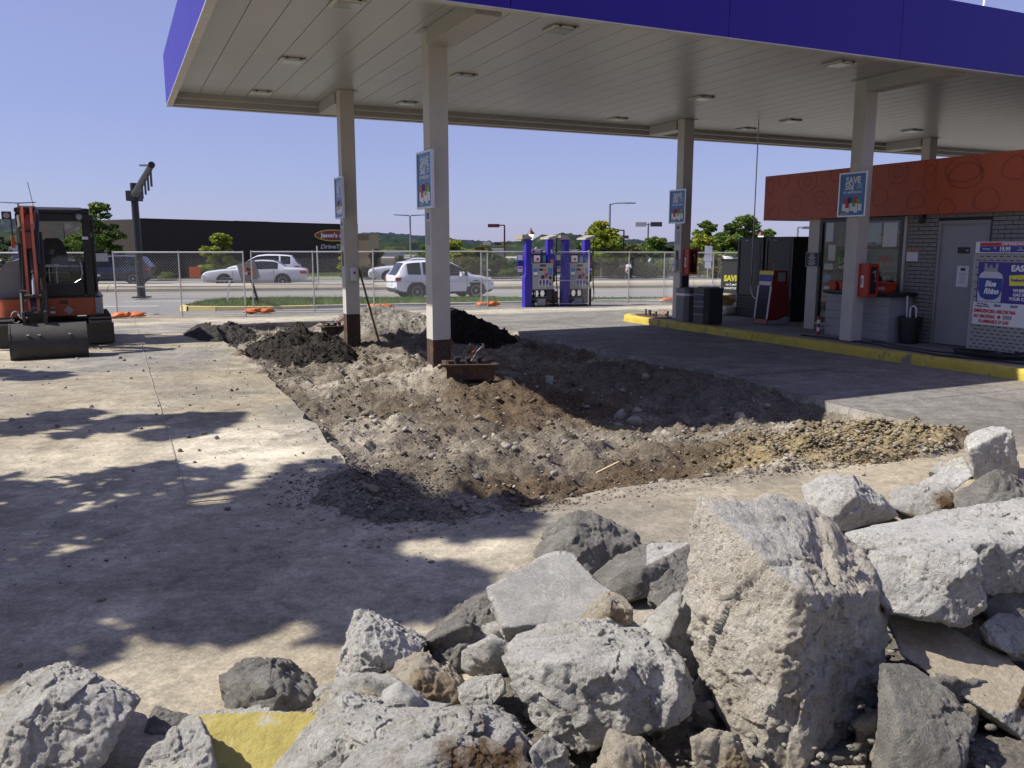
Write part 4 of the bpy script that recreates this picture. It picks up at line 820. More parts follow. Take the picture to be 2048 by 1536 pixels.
tag(ob('printed_disc', MB().lathe([(.0, 0), (.06, 0), (.06, .012), (.0, .013)], 18, M=Matrix.Translation(W(12.97, 15.88, ZW + .12)) @ Matrix.Rotation(ROT, 4, 'Z') @ Matrix.Rotation(-PI / 2, 4, 'Y')), paint('brown_print', (.16, .07, .03), .6)), 'brown round wood print stuck on the white firewood bundle', 'label')
# black SAVE banner beyond the coolers
p = atz(1466, 622, -.22); bn = thing('banner_stand', 'black upright banner reading SAVE in yellow behind the coolers', 'banner', p, ROT - .75)
ob('board', MB().box(-.4, -.02, 0, .4, .02, 1.55, b=.005), paint('banner_black', (.05, .055, .06), .5), bn); ob('header', MB().box(-.42, -.03, 1.552, .42, .03, 1.6), M_black, bn)
letters('SAVE $', .24, M_yp, bn, (-.02, -.0215, 1.0), bold=.012, squash=.8); letters('on 2 packs of', .085, M_w, bn, (-.02, -.0215, .82), bold=.004); letters('WINSTON OR', .085, M_w, bn, (-.02, -.0215, .70), bold=.004)
for k, m_ in enumerate((M_gp, M_rp, M_bp, M_gp)):
    pk = ob('printed_pack', MB().box(-.33 + k * .17, -.0235, .2, -.2 + k * .17, -.0205, .52), m_, bn); ob('pack_band', MB().box(-.33 + k * .17, -.0255, .32, -.2 + k * .17, -.024, .42), M_w, pk)
# two waste bins
M_bin1 = mat('bin_grey', (.17, .17, .165), .6, var=.12, vscale=3); M_bin2 = mat('bin_black', (.032, .033, .038), .5, var=.15, vscale=4)
def bin_(name, label, u, v, m, w, hgt, kind):
    t = lthing(name, label, 'bin', u, v, ZW, 'waste bins by the column'); c = w * .16; h = w / 2
    oct_ = [(-h + c, -h), (h - c, -h), (h, -h + c), (h, h - c), (h - c, h), (-h + c, h), (-h, h - c), (-h, -h + c)]
    ob('body', MB().prism(oct_, 'z', 0, hgt * .93), m, t); ob('lid', MB().prism([(x * 1.03, y * 1.03) for x, y in oct_], 'z', hgt * .931, hgt * .975), m, t); ob('lid_dome', MB().prism([(x * .75, y * .75) for x, y in oct_], 'z', hgt * .976, hgt), M_black, t)
    if kind == 0:
        ob('liner', MB().prism([(x * 1.025, y * 1.025) for x, y in oct_], 'z', hgt * .76, hgt * .83), M_paper, t); ob('side_panel', MB().box(-h - .008, -h + c + .02, .05, -h - .001, h - c - .02, hgt * .72), m, t)
    else:
        for z0, z1 in ((.28, .46), (.62, .78)): ob('opening', MB().box(-h - .006, -h + c + .01, hgt * z0, -h - .001, h - c - .01, hgt * z1), M_ink, t)
        ob('brace', MB().tube([(-h - .012, h - c - .02, hgt * .77), (-h - .012, -h + c + .02, hgt * .63)], .006, 6), M_lbp, t)
        for z0 in (.26, .47, .6, .79): ob('rail', MB().box(-h - .012, -h + c, hgt * z0, -h - .001, h - c, hgt * z0 + .012), M_greyp, t)
bin_('waste_bin', 'grey square waste bin with a white liner edge next to the column', 11.33, 14.98, M_bin1, .44, .74, 0); bin_('waste_bin', 'black waste bin with shelf openings nearer the yellow kerb', 11.33, 14.3, M_bin2, .5, .78, 1)
# stub pipes where the island equipment was taken off
st = lthing('pipe_stubs', 'rusty cut off pipe stubs and wires on the kerb island nose', 'pipes', 11.3, 16.4, ZW)
for k in range(7):
    a, b = random.uniform(-.1, .35), random.uniform(-.55, .4); h = random.uniform(.03, .14); ob('stub', MB().lathe([(.022, 0), (.022, h), (.028, h), (.028, h + .02), (.0, h + .02)], 10, M=Matrix.Translation((a, b, 0))), M_rust, st)
for k in range(4):
    a, b = random.uniform(0, .3), random.uniform(-.5, .2); ob('wire', MB().tube([(a, b, 0)] + [(a + .1 * math.sin(t) + .02 * k, b - .25 * t / 3, .16 * math.sin(t)) for t in np.linspace(.3, 3, 8)], .004, 5), M_red if k % 2 else M_ink, st)
ob('dirt_patch', MB().prism([(-.25, -.7), (.3, -.75), (.5, -.2), (.42, .5), (.0, .6), (-.22, .2)], 'z', .001, .012), M_rust, st)

# ------------------------------------------------------------------ posters and boxes on the columns
M_alu = mat('poster_alu', (.62, .62, .62), .35, metal=.5, var=.06); M_pos = paint('poster_blue', (.035, .17, .42), .35)
whom = ['on the column beside the black asphalt heap', 'on the tall column by the wired sump box', 'on the column beside the two bins', 'on the column in front of the shop window']
for k, (u, v) in enumerate(COLS[:4]):
    t = lthing('poster_sign', 'framed blue SAVE 50 cent poster ' + whom[k], 'sign', u - .132, v, 2.27, 'framed blue posters on the columns'); w, h = .30, .74
    ob('frame', MB().box(-.045, -w, 0, -.005, -w + .03, h, b=.005).box(-.045, w - .03, 0, -.005, w, h, b=.005).box(-.044, -w + .031, 0, -.005, w - .031, .03, b=.005).box(-.044, -w + .031, h - .03, -.005, w - .031, h, b=.005), M_alu, t)
    ob('print', MB().box(-.03, -w + .028, .028, -.012, w - .028, h - .028), M_pos, t)
    letters('SAVE', .15, M_w, t, (-.032, .0, .60), 's', bold=.004, squash=.95); letters('50¢', .15, M_w, t, (-.032, .075, .5), 's', bold=.004, squash=.9); letters('OF MARLBORO', .058, M_w, t, (-.032, .0, .405), 's', bold=.001)
    for j in range(3): ob('print_line', MB().box(-.0325, -.2, .53 - j * .03, -.0305, -.08, .537 - j * .03), M_w, t)
    for j, (y, z, hh, m_) in enumerate(((.14, .18, .13, M_rp), (.05, .21, .11, M_ink), (-.06, .2, .14, M_rp), (-.14, .17, .13, M_gp), (.17, .1, .12, M_w), (.09, .08, .14, M_w), (.0, .1, .13, M_w), (-.08, .07, .15, M_w), (-.17, .1, .11, M_w), (.1, .15, .07, M_rp), (-.04, .17, .06, M_gp))):
        ob('printed_pack', MB().box(-.0335 - j * .0004, y - .038, z, -.0308, y + .038, z + hh), m_, t)
    ob('print_footer', MB().box(-.0325, .05, .04, -.0305, .24, .075), M_greyp, t)
# stickers on the narrow faces
for k, (u, v) in enumerate(COLS[:4]):
    t = columns[k]; zb = (-0.15, 0.10, 0.145, 0.145)[k]
    if k < 3:
        ob('sticker', MB().box(-.1335, -.05, 2.14 - zb, -.1305, .05, 2.22 - zb), M_bp, t); ob('sticker', MB().box(-.1335, -.07, 1.8 - zb, -.1305, .07, 2.1 - zb), M_greyp, t)
    if k in (0, 2): ob('sticker', MB().box(-.134, -.05, 1.42 - zb, -.1305, .05, 1.68 - zb), M_ink, t)
    if k == 2: ob('notice_plate', MB().box(-.07, -.1295, .82 - zb, .1, -.1255, 1.12 - zb), M_ink, t)
def sanitizer(label, u, v, z, face):
    t = lthing('hand_sanitizer', label, 'dispenser', u, v, z, 'white dispensers on the columns'); t.rotation_euler.z = ROT + (0 if face == 'f' else -PI / 2)
    ob('shell', MB().box(-.06, -.095, 0, .06, -.001, .26, b=.028), paint('dispenser_white', (.62, .62, .64), .35), t, smooth=True); ob('emblem', MB().prism([(-.018, .17), (.018, .17), (.018, .14), (0, .12), (-.018, .14)], 'y', -.099, -.0955), M_ink, t); ob('spout', MB().box(-.02, -.08, -.03, .02, -.04, -.001, b=.006), M_greyp, t)
sanitizer('white hand sanitizer dispenser on the rusty footed column by the asphalt heap', 3.93, 15.3 - .127, 1.15, 'f'); sanitizer('white hand sanitizer dispenser on the column beside the bins', 11.5 - .132, 15.5, 1.22, 's')
def cabinet(label, u, v, z):
    t = lthing('extinguisher_cabinet', label, 'cabinet', u, v, z, 'red fire extinguisher cabinets'); w, h, d = .125, .56, .2
    ob('case', MB().box(-w, -d, 0, w, -.002, h, b=.012), M_red, t); ob('door_frame', MB().box(-w + .01, -d - .014, .01, -w + .045, -d - .001, h - .01).box(w - .045, -d - .014, .01, w - .01, -d - .001, h - .01).box(-w + .046, -d - .014, .01, w - .046, -d - .001, .05).box(-w + .046, -d - .014, h - .05, w - .046, -d - .001, h - .01), M_red, t)
    ob('window', MB().box(-w + .046, -d - .006, .051, w - .046, -d - .001, h - .051), paint('cabinet_window', (.03, .012, .012), .15), t); ob('hose', MB().tube([(-.02, -d - .012, .40), (.03, -d - .012, .44), (.045, -d - .012, .36), (.04, -d - .012, .25)], .012, 7), M_greyp, t)
    ob('side_label', MB().box(-w - .003, -d * .62, .16, -w - .0005, -d * .32, .36), M_w, t); letters('FIRE', .06, M_ink, t, (-w - .004, -d * .47, .26), 's').rotation_euler = (0, -PI / 2, 0)
cabinet('red fire extinguisher cabinet on the column beside the bins', 11.56, 15.5 - .127, 1.16); cabinet('red fire extinguisher cabinet on the column by the shop window', 11.58, 10.6 - .127, .93)
# rod standing on the canopy roof
tag(ob('roof_rod', MB().tube([W(17.5, 13.2, TOP - .12), W(17.75, 13.2, TOP + 2.6)], .03, 8), M_paper), 'white rod standing on the canopy roof at the top right corner', 'pole')
# ------------------------------------------------------------------ fuel pumps
M_pblue = mat('pump_blue', (0.035, 0.022, 0.33), 0.4, var=0.08, vscale=3); M_pgrey = paint('pump_grey', (.34, .35, .35), .4); M_pbeige = paint('pump_arm_beige', (.30, .285, .24), .5); M_pdark = mat('pump_inner_dark', (.02, .02, .021), .6, var=.3, vscale=8)
M_pipe = mat('pump_pipe', (.30, .30, .29), .4, metal=.5, var=.2)
def pump(num, label, u, v):
    t = lthing('fuel_pump', label, 'fuel pump', u, v, 0, 'fuel pumps by the fence'); t.location.z = ground_z(t.location) + 0.004; d = .30
    ob('pylon', MB().prism([(-.57, 0), (-.36, 0), (-.30, .55), (-.30, .95), (-.345, 1.1), (-.345, 2.2), (-.53, 2.2), (-.53, 1.1), (-.575, .95)], 'y', -d - .02, -d + .20), M_pblue, t)
    ob('pylon', MB().box(.29, -d * .8, .5, .52, -d * .8 + .2, 2.2, b=.02), M_pblue, t)
    ob('flank', MB().prism([(-.299, .575), (-.18, .575), (-.2, .75), (-.24, .95), (-.299, 1.08)], 'y', -d + .02, d - .02), M_pblue, t)
    ob('arm', MB().prism([(-.66, 2.202), (-.295, 2.202), (-.295, 2.24), (-.45, 2.35), (-.66, 2.35)], 'y', -d, d), M_pbeige, t); ob('arm', MB().prism([(.28, 2.202), (.52, 2.202), (.66, 2.28), (.66, 2.35), (.30, 2.255)], 'y', -d, d), M_pbeige, t)
    ob('arm_end', MB().box(-.65, -d * .6, 2.14, -.57, d * .6, 2.201, b=.006), M_pbeige, t)
    ob('cabinet', MB().box(-.29, -d, .575, .47, d, 1.43, b=.012), M_pgrey, t)
    f = -d - .002
    def plate(name, x0, z0, x1, z1, m, dd=.006, par=t): return ob(name, MB().box(x0, f - dd, z0, x1, f, z1, b=.0015), m, par)
    plate('brand_strip', -.02, 1.32, .2, 1.385, M_ink); plate('card_graphic', -.05, 1.18, .09, 1.255, M_ink); plate('card_graphic', .09, 1.18, .21, 1.255, M_orp, .007)
    plate('info_card', -.25, 1.15, -.11, 1.26, M_lbp); plate('info_card', -.25, 1.05, -.11, 1.145, M_w); plate('info_card', -.25, 1.0, -.11, 1.045, M_lbp); plate('price_screen', .03, .93, .14, 1.04, M_ink); plate('price_label', .03, .9, .16, .928, M_rp); plate('warning_label', .17, .97, .26, 1.11, M_rp); plate('service_panel', .285, 1.04, .43, 1.27, M_lbp)
    plate('keypad_panel', -.07, .66, .31, .9, M_paper, .012)
    for k in range(3): g = ob('grade_button', MB().box(-.045 + k * .125, f - .022, .68, .035 + k * .125, f - .0125, .88, b=.003), M_bp, t); ob('button_lamp', MB().box(-.02 + k * .125, f - .026, .705, .01 + k * .125, f - .0225, .75), M_yp if k < 2 else M_w, g)
    ob('card_reader', MB().lathe([(.045, 0), (.05, .02), (.03, .035), (0, .036)], 14, M=Matrix.Translation((.36, f, .95)) @ Matrix.Rotation(PI / 2, 4, 'X')), M_pdark, t); plate('receipt_slot', .33, .72, .39, .78, M_ink)
    ob('topper_screen', MB().box(-.22, -d * .7, 1.44, .26, d * .7, 1.74, b=.01), M_pdark, t); ob('topper_print', MB().box(-.20, -d * .7 - .006, 1.46, .03, -d * .7 - .001, 1.68), M_w, t); ob('topper_red_spot', MB().lathe([(.05, 0), (.05, .003), (0, .0035)], 14, M=Matrix.Translation((-.06, -d * .7 - .0062, 1.56)) @ Matrix.Rotation(PI / 2, 4, 'X')), M_rp, t); ob('topper_blue', MB().box(.13, -d * .7 - .006, 1.46, .24, -d * .7 - .001, 1.68), M_lbp, t)
    ob('topper_sign', MB().prism([(-.24, 1.745), (.26, 1.745), (.22, 1.88), (-.2, 1.88)], 'y', -.05, .05), M_w, t); ob('topper_sign_end', MB().box(.14, -.056, 1.75, .22, -.0505, 1.86), M_bp, t); ob('topper_mark', MB().lathe([(.045, 0), (.045, .003), (0, .0035)], 14, M=Matrix.Translation((-.13, -.051, 1.81)) @ Matrix.Rotation(PI / 2, 4, 'X')), M_rp, t)
    letters(num, .17, M_w, t, (.44, -d * .8 - .003, 1.80), bold=.004); ob('hazard_label', MB().box(.40, -d * .8 - .005, 1.36, .515, -d * .8 - .001, 1.55), M_orp, t)
    bd = ob('side_board', MB().box(-.74, -d * .3, 1.11, -.535, -d * .3 + .03, 1.72, b=.004), M_bp, t); ob('board_print', MB().box(-.725, -d * .3 - .004, 1.53, -.55, -d * .3 - .001, 1.70), M_w, bd); ob('board_print', MB().box(-.725, -d * .3 - .004, 1.14, -.55, -d * .3 - .001, 1.33), M_w, bd); ob('board_figure', MB().box(-.70, -d * .3 - .006, 1.25, -.58, -d * .3 - .0045, 1.3), M_rp, bd)
    bd = ob('side_board', MB().box(.53, d * .1, 1.11, .74, d * .1 + .03, 1.7, b=.004), M_bp, t)
    # opened base with its pipework
    ob('base_frame', MB().box(-.34, -d, 0, -.3, d, .573).box(.50, -d, 0, .54, d, .573).box(-.299, -d, .54, .499, d, .573).box(-.299, -d, 0, .499, d, .03).box(-.299, -d, .3, .499, -d + .03, .32), M_pdark, t)
    ob('back_panel', MB().box(-.29, d - .04, .035, .49, d - .02, .30), M_pdark, t)
    for k in range(3): ob('valve', MB().lathe([(.05, 0), (.05, .06), (.03, .08), (.03, .16), (.055, .16), (.055, .2), (0, .21)], 10, M=Matrix.Translation((-.15 + k * .22, -.1, .32))), M_pdark, t)
    for k in range(4): ob('pipe', MB().tube([(-.28, -.22 + .06 * k, .25 + .04 * k), (-.1, -.22 + .06 * k, .25 + .04 * k), (-.02, -.22 + .06 * k, .33 - .05 * k), (.28, -.22 + .06 * k, .33 - .05 * k), (.4, -.2, .2 + .06 * k), (.48, -.2, .2 + .06 * k)], .012, 7), M_pipe, t)
    ob('meter_box', MB().box(-.08, -d + .04, .04, .22, -.05, .27, b=.01), M_pgrey, t); ob('tag', MB().box(-.18, -d + .02, .05, -.11, -d + .03, .15), M_paper, t); ob('orange_cap', MB().box(.29, -d + .03, .06, .34, -d + .07, .17), M_orp, t)
    for sy in (-.27,): ob('hose', MB().tube([(.62, sy, 2.28), (.60, sy, 1.9), (.605, sy, 1.3), (.62, sy, .8), (.66, sy, .4), (.64, sy, .2), (.57, sy, .18)], .02, 7), M_hose, t); ob('breakaway', MB().lathe([(.03, 0), (.03, .12), (.02, .13)], 10, M=Matrix.Translation((.602, -.27, 1.78))), M_ink, t)
    ob('nozzle', MB().box(.48, -.29, .8, .56, -.2, 1.05, b=.02), M_pdark, t)
pump('5', 'blue fuel pump numbered five, the left one of the two', 12.58, 24.85); pump('6', 'blue fuel pump numbered six, the right one of the two', 13.98, 24.85)
t = lthing('plastic_barrier', 'dull orange plastic barrier block standing between the two pumps', 'barrier', 13.30, 25.1, 0); t.location.z = ground_z(t.location)
ob('block', MB().prism([(-.14, 0), (.14, 0), (.12, .5), (-.12, .5)], 'y', -.2, .2), paint('barrier_orange', (.40, .07, .02), .5), t); ob('foot_rail', MB().box(-.17, -.22, 0, .17, .22, .05), M_ink, t)

# ------------------------------------------------------------------ chain link fence panels with sandbags
M_gpipe = mat('fence_pipe', (.46, .46, .45), .4, metal=.45, var=.1); M_wire = mat('fence_wire', (.42, .42, .41), .5, metal=.3, var=0.0)
FV = 25.67; FU0 = UV((-10.99, 23.2))[0]; FL = 3.66
def panel_mesh():
    mb = MB(); L, H0, H1 = FL - .1, .10, 1.78
    mesh = MB(); s = .075; rr = .0019
    n = int((L + (H1 - H0)) / s) + 1
    for k in range(n):
        a = k * s; x0, z0, x1, z1 = a - (H1 - H0), H0, a, H1
        lo = max(0, -(x0)); hi = min(H1 - H0, L - x0)
        if hi - lo > .03:
            for sg in (0, 1):
                p, q = (x0 + lo, H0 + lo), (x0 + hi, H0 + hi)
                if sg: p, q = (L - p[0], p[1]), (L - q[0], q[1])
                mesh.tube([(p[0] + .05, .003 * (sg * 2 - 1), p[1]), (q[0] + .05, .003 * (sg * 2 - 1), q[1])], rr, 3, cap=False)
    me = mesh.mesh('chain_link_mesh'); me.materials.append(M_wire); return me
chain = panel_mesh(); FP = {}
def rod(name, p, q, rad=.02):
    key = (name, tuple(p), tuple(q))
    if key not in FP: FP[key] = MB().tube([p, q], rad, 8).mesh(name, True); FP[key].materials.append(M_gpipe)
    return FP[key]
wh = ['behind the excavator', 'behind the mast sign between excavator and leaning sign', 'in front of the silver sedan behind the leaning sign', 'in front of the white crossover', 'left of the fuel pumps', 'right behind the fuel pumps', 'right of the column with the bins', 'behind the black coolers']
for k in range(-1, 7):
    u0 = FU0 + k * FL; p = W(u0, FV); zl_ = ground_z(p); p2 = W(u0 + FL, FV); zr_ = ground_z(p2)
    t = lthing('fence_panel', 'grey chain link fence panel ' + wh[k + 1], 'fence', u0, FV, zl_, 'chain link fence panels'); t.rotation_euler = Euler((0, -math.atan2(zr_ - zl_, FL), ROT)); t.rotation_euler.order = 'XYZ'
    L = FL - .06
    for x in (.03, L / 2 + .03, L): ob('post', rod('post', (x, 0, .04), (x, 0, 1.84)), None, t)
    ob('top_rail', rod('top_rail', (.03, 0, 1.8), (L, 0, 1.8)), None, t); ob('middle_rail', rod('middle_rail', (.03, .022, .86), (L, .022, .86), .017), None, t); ob('bottom_rail', rod('bottom_rail', (.03, 0, .09), (L, 0, .09)), None, t); ob('chain_link_mesh', chain, None, t)
    ob('clamp', MB().box(L - .03, -.03, 1.2, L + .1, .03, 1.25), M_gpipe, t); ob('stand_foot', MB().box(-.06, -.45, .0, .02, .45, .035), M_gpipe, t)
M_sand = mat('sandbag_orange', (.55, .13, .02), .6, var=.3, vscale=10, bump=.7, bscale=25)
sl_ = ['beside the excavator track', 'under the leaning sign', 'behind the rusty footed column near the white crossover', 'left of the fuel pumps', 'left of the column with the bins']
sbi = 0
for k in (0, 1, 2, 3, 5):
    base = W(FU0 + k * FL, FV)
    for j in range(1):
        u = FU0 + k * FL + (.14 if k else .3); v = FV - .28; t = lthing('sandbag', 'slumped orange sandbag on the fence foot ' + sl_[sbi], 'sandbag', u, v, 0, 'orange sandbags on the fence feet'); t.location.z = ground_z(t.location) + .03
        for q in range(2):
            V, F = ICO[3]; P = V * np.array([.29, .17, .13]) ; P[:, 2] = np.where(P[:, 2] < 0, P[:, 2] * .35, P[:, 2]); P = P * (1 + .30 * fbm(V, 2.2, 3, 50 + sbi * 3 + q))[:, None]; P *= .8; P += np.array([-.2 + .4 * q, .03 * q, .03])
            ob('sack_half', npmesh('sack_half', P, F, True), M_sand, t)
        ob('neck', MB().tube([(-.05, 0, .07), (0, 0, .12), (.05, .01, .08)], .04, 8), M_sand, t)
    sbi += 1
# orange square and white card hung on the fence; leaning road sign behind
def on_fence(a, b, dv=-.035):
    r_ = ray(a, b); q = -r_.x * SU + r_.y * CU; s = (FV + dv) / q; return Vector((0, 0, EYE)) + r_ * s
p = on_fence(390, 545); t = thing('orange_board', 'small plain orange square board hung on the fence', 'sign', (p.x, p.y, p.z - .14), ROT); ob('board', MB().box(-.15, -.006, 0, .15, .006, .3, b=.02), paint('board_orange', (.62, .11, .02), .6), t)
p = on_fence(204, 514); t = thing('blank_card', 'blank pale card tied to the fence next to the excavator', 'sign', (p.x, p.y, p.z - .12), ROT); ob('card', MB().box(-.15, -.004, 0, .15, .004, .22), M_greyp, t)
p = atz(519, 612, -.27); t = thing('leaning_sign', 'tilted square road sign with orange ring leaning behind the fence', 'sign', p, ROT - .25); t.rotation_euler = Euler((math.radians(4), math.radians(-14), ROT - .25))
ob('post', MB().box(-.04, .0, -.05, .04, .05, 1.15), M_black, t); ob('sign_plate', MB().box(-.3, -.012, .93, .3, -.001, 1.53, b=.02), paint('sign_plate_grey', (.27, .27, .27), .5), t); ob('sign_border', MB().box(-.31, .0005, .92, .31, .006, 1.54, b=.02), M_ink, t)
ob('sign_ring', MB().add([((.22 if k % 2 else .175) * math.cos(k // 2 * PI / 12), -.0145, 1.23 + (.22 if k % 2 else .175) * math.sin(k // 2 * PI / 12)) for k in range(48)], [(2 * k, 2 * k + 1, (2 * k + 3) % 48, (2 * k + 2) % 48) for k in range(24)]), M_orp, t)
ob('sign_arrow', MB().prism([(-.03, 1.1), (.03, 1.1), (.03, 1.25), (.1, 1.25), (0, 1.36), (-.1, 1.25), (-.03, 1.25)], 'y', -.0155, -.0125), M_ink, t); ob('sign_slash', MB().prism([(-.15, 1.33), (-.12, 1.36), (.15, 1.12), (.12, 1.09)], 'y', -.018, -.016), M_orp, t)
p = atz(454, 605, -.2); tag(ob('stake', MB().box(-.02, -.02, 0, .02, .02, .78, M=Matrix.Translation(p) @ Matrix.Rotation(.18, 4, 'Y')), M_paper), 'short white stake standing in the verge left of the leaning sign', 'stake')
p = atz(637, 575, -.45); tag(ob('verge_post', MB().tube([p, p + Vector((0, 0, 2.2))], .04, 8), M_gpipe), 'thin grey post across the road right of the sedan', 'post')

# ------------------------------------------------------------------ asphalt heaps
M_aspile = mat('millings', (.022, .020, .019), .92, var=.35, vscale=12, bump=1.0, bscale=40, bdist=.03, attr='tone', speck=.4, sscale=50, spec=.25)
def heap(name, label, cu, cv_, ru, rv, h, seed, base=-.12, tone=(.034, .028, .023), n=150, cl=900, peaks=()):
    g = np.linspace(-1.25, 1.25, n); A, B = np.meshgrid(g, g); a, b = A.ravel(), B.ravel(); P = np.stack([a * ru + cu, b * rv + cv_, a * 0 + seed], -1)
    rad = np.hypot(a, b) * (1 + .2 * fbm(np.stack([a, b, a * 0], -1), 1.3, 3, seed))
    z = h * np.clip(1 - rad, 0, None) ** .9 * 1.05
    for (pa, pb, pr, ph) in peaks: z = np.maximum(z, ph * np.clip(1 - np.hypot(a - pa, b - pb) / pr, 0, None))
    z = z + (.03 * fbm(P, 2.2, 3, seed + 1) + .018 * fbm(P, 9, 3, seed + 2) + .012 * fbm(P, 26, 2, seed + 4)) * smooth((1.15 - rad) * 3) - .12 * smooth((rad - .95) * 4)
    x = np.stack([P[:, 0] * CU - P[:, 1] * SU, P[:, 0] * SU + P[:, 1] * CU], -1); c0 = W(cu, cv_, base)
    bz = np.where(inside(P[:, 0], P[:, 1]), dirt_z(P[:, 0], P[:, 1]), gz(x[:, 0], x[:, 1]))
    Z = np.minimum(bz, base + .25) + z
    ii = np.arange(n * n).reshape(n, n); F = np.stack([ii[:-1, :-1], ii[:-1, 1:], ii[1:, 1:], ii[1:, :-1]], -1).reshape(-1, 4)
    keep = (rad[F] < 1.12).any(1)
    t = thing(name, label, 'heap', c0, 0, 'heaps of torn up material'); tn = np.array(tone) * (1 + .35 * fbm(P, 5, 3, seed + 6))[:, None]
    ob('heap_body', npmesh('heap_body', np.c_[x[:, 0] - c0.x, x[:, 1] - c0.y, Z - c0.z], F[keep], True, tn), M_aspile, t)
    rr = np.random.default_rng(seed); k = rr.integers(0, n * n, cl * 2); k = k[rad[k] < 1.08][:cl]; s = np.clip(np.exp(rr.normal(-4.15, .5, len(k))), .007, .06)
    o = scatter('clods', np.c_[x[k, 0] - c0.x, x[k, 1] - c0.y, Z[k] - c0.z], s, np.array(tone) * rr.uniform(.5, 2.2, len(k))[:, None], M_clod, t, seed=seed); o['kind'] = 'stuff'; return t
heap('asphalt_heap', 'large black asphalt heap left of the rusty footed column', 2.8, 14.7, 1.0, 1.5, .44, 70, base=-.1, peaks=((.1, .3, .75, .50), (.25, -.3, .8, .40)), cl=2600)
heap('asphalt_heap', 'low dark heap at the far left corner of the excavation', 1.95, 18.2, .75, 1.7, .30, 71, base=-.05, tone=(.045, .041, .036), cl=900)
heap('asphalt_heap', 'tall black asphalt heap behind the tall column', 6.4, 15.9, .8, 1.2, .42, 72, base=-.12, tone=(.020, .017, .015), peaks=((-.15, .1, .9, .47),), cl=2400)
heap('gravel_heap', 'pale grey gravel heap between the two rusty footed columns', 4.9, 17.3, 1.6, 1.6, .36, 73, base=-.05, tone=(.24, .225, .195), cl=1400)
# sump boxes with wiring
def sump(label, u, v, z, rz, s=1.0, wires=5):
    t = thing('sump_box', label, 'sump box', W(u, v, z), ROT + rz); a, b, h = .36 * s, .20 * s, .22 * s
    for k, (x0, y0, x1, y1) in enumerate(((-a, -b, a, -b + .025), (-a, b - .025, a, b), (-a, -b + .026, -a + .025, b - .026), (a - .025, -b + .026, a, b - .026))): ob('side', MB().box(x0, y0, 0, x1, y1, h), M_rust, t)
    for k, (x0, y0, x1, y1) in enumerate(((-a - .06, -b - .06, a + .06, -b - .001), (-a - .06, b + .001, a + .06, b + .06), (-a - .06, -b, -a - .001, b), (a + .001, -b, a + .06, b))): ob('rim', MB().box(x0, y0, h - .012, x1, y1, h + .012), M_rust, t)
    ob('floor', MB().box(-a + .03, -b + .03, .01, a - .03, b - .03, .04), M_pdark, t)
    for k in range(3): ob('valve', MB().lathe([(.045, .041), (.045, .14), (.06, .14), (.06, .17), (.04, .18), (.04, .28), (.055, .28), (.055, .31), (0, .315)], 10, M=Matrix.Translation((-.2 * s + k * .17 * s, .03 * (-1) ** k, 0)) @ Matrix.Scale(s, 4)), M_pdark, t)
    for k in range(wires):
        a0 = random.uniform(-.15, .1); hgt = random.uniform(.18, .34) * s
        ob('wire', MB().tube([(a0 + random.uniform(.0, .22) * q * .5 + .12 * math.sin(q * PI), .05 * math.sin(q * 5 + k), .25 * s + hgt * math.sin(q * PI * .93)) for q in np.linspace(0, 1, 12)], .004, 5), (M_red, M_ink, M_w, M_rust, M_ink)[k % 5], t)
    return t
sump('open rusty steel sump box with valves and looping wires by the tall column', 4.08, 9.95, .10, -.35, .85)
q = atz(672, 672, .0); uu, vv = UV(q); sump('small rusty sump box with red wires left of the rusty footed column', uu, vv, .05, .15, .7, 6)
q = atz(1099, 762, -.15); uu, vv = UV(q); t = lthing('pvc_pipe', 'short white plastic pipe stub standing in the excavation', 'pipe', uu, vv, float(dirt_z(np.array([uu]), np.array([vv]))[0]) - .03)
ob('pipe', MB().lathe([(.05, 0), (.05, .12), (.04, .12), (.04, .02), (0, .02)], 16), paint('pvc', (.5, .52, .48), .4), t); ob('collar', MB().lathe([(.055, .121), (.058, .13), (.058, .2), (.045, .2), (.045, .13)], 16), paint('pvc_collar', (.42, .45, .36), .4), t)
# shovel leaning on the column
a = atz(760, 690, -.05); b = Vector((columns[0].location.x + .15, columns[0].location.y - .02, 1.42)); t = thing('shovel', 'long handled shovel leaning against the rusty footed column', 'shovel', a); d = b - Vector(a)
ob('handle', MB().tube([d * .04, d], .018, 8), mat('wood_handle', (.09, .05, .02), .6, var=.3), t); s_ = MB().prism([(-.10, 0), (.10, 0), (.11, -.16), (.0, -.30), (-.11, -.16)], 'y', -.008, .008, M=d.to_track_quat('Z', 'Y').to_matrix().to_4x4()); ob('blade', s_, mat('blade_steel', (.4, .4, .4), .4, metal=.6, var=.2), t)
# stick lying on the dirt, twig on the lot
q = atz(1215, 960, -.1); tag(ob('wood_strip', MB().box(-.14, -.007, 0, .14, .007, .012, M=Matrix.Translation((q.x, q.y, .0)) @ Matrix.Rotation(.75, 4, 'Z') @ Matrix.Rotation(-.15, 4, 'Y')), mat('pale_wood', (.55, .45, .28), .8, var=.15)), 'thin pale wooden strip lying on the brown dirt', 'stick')
q = atz(415, 1004, .01); tag(ob('twig', MB().tube([(q.x - .12, q.y - .03, .012), (q.x, q.y + .01, .016), (q.x + .13, q.y + .06, .011)], .0035, 5), mat('twig_bark', (.05, .035, .02), .9)), 'dark twig lying on the shaded lot', 'stick')
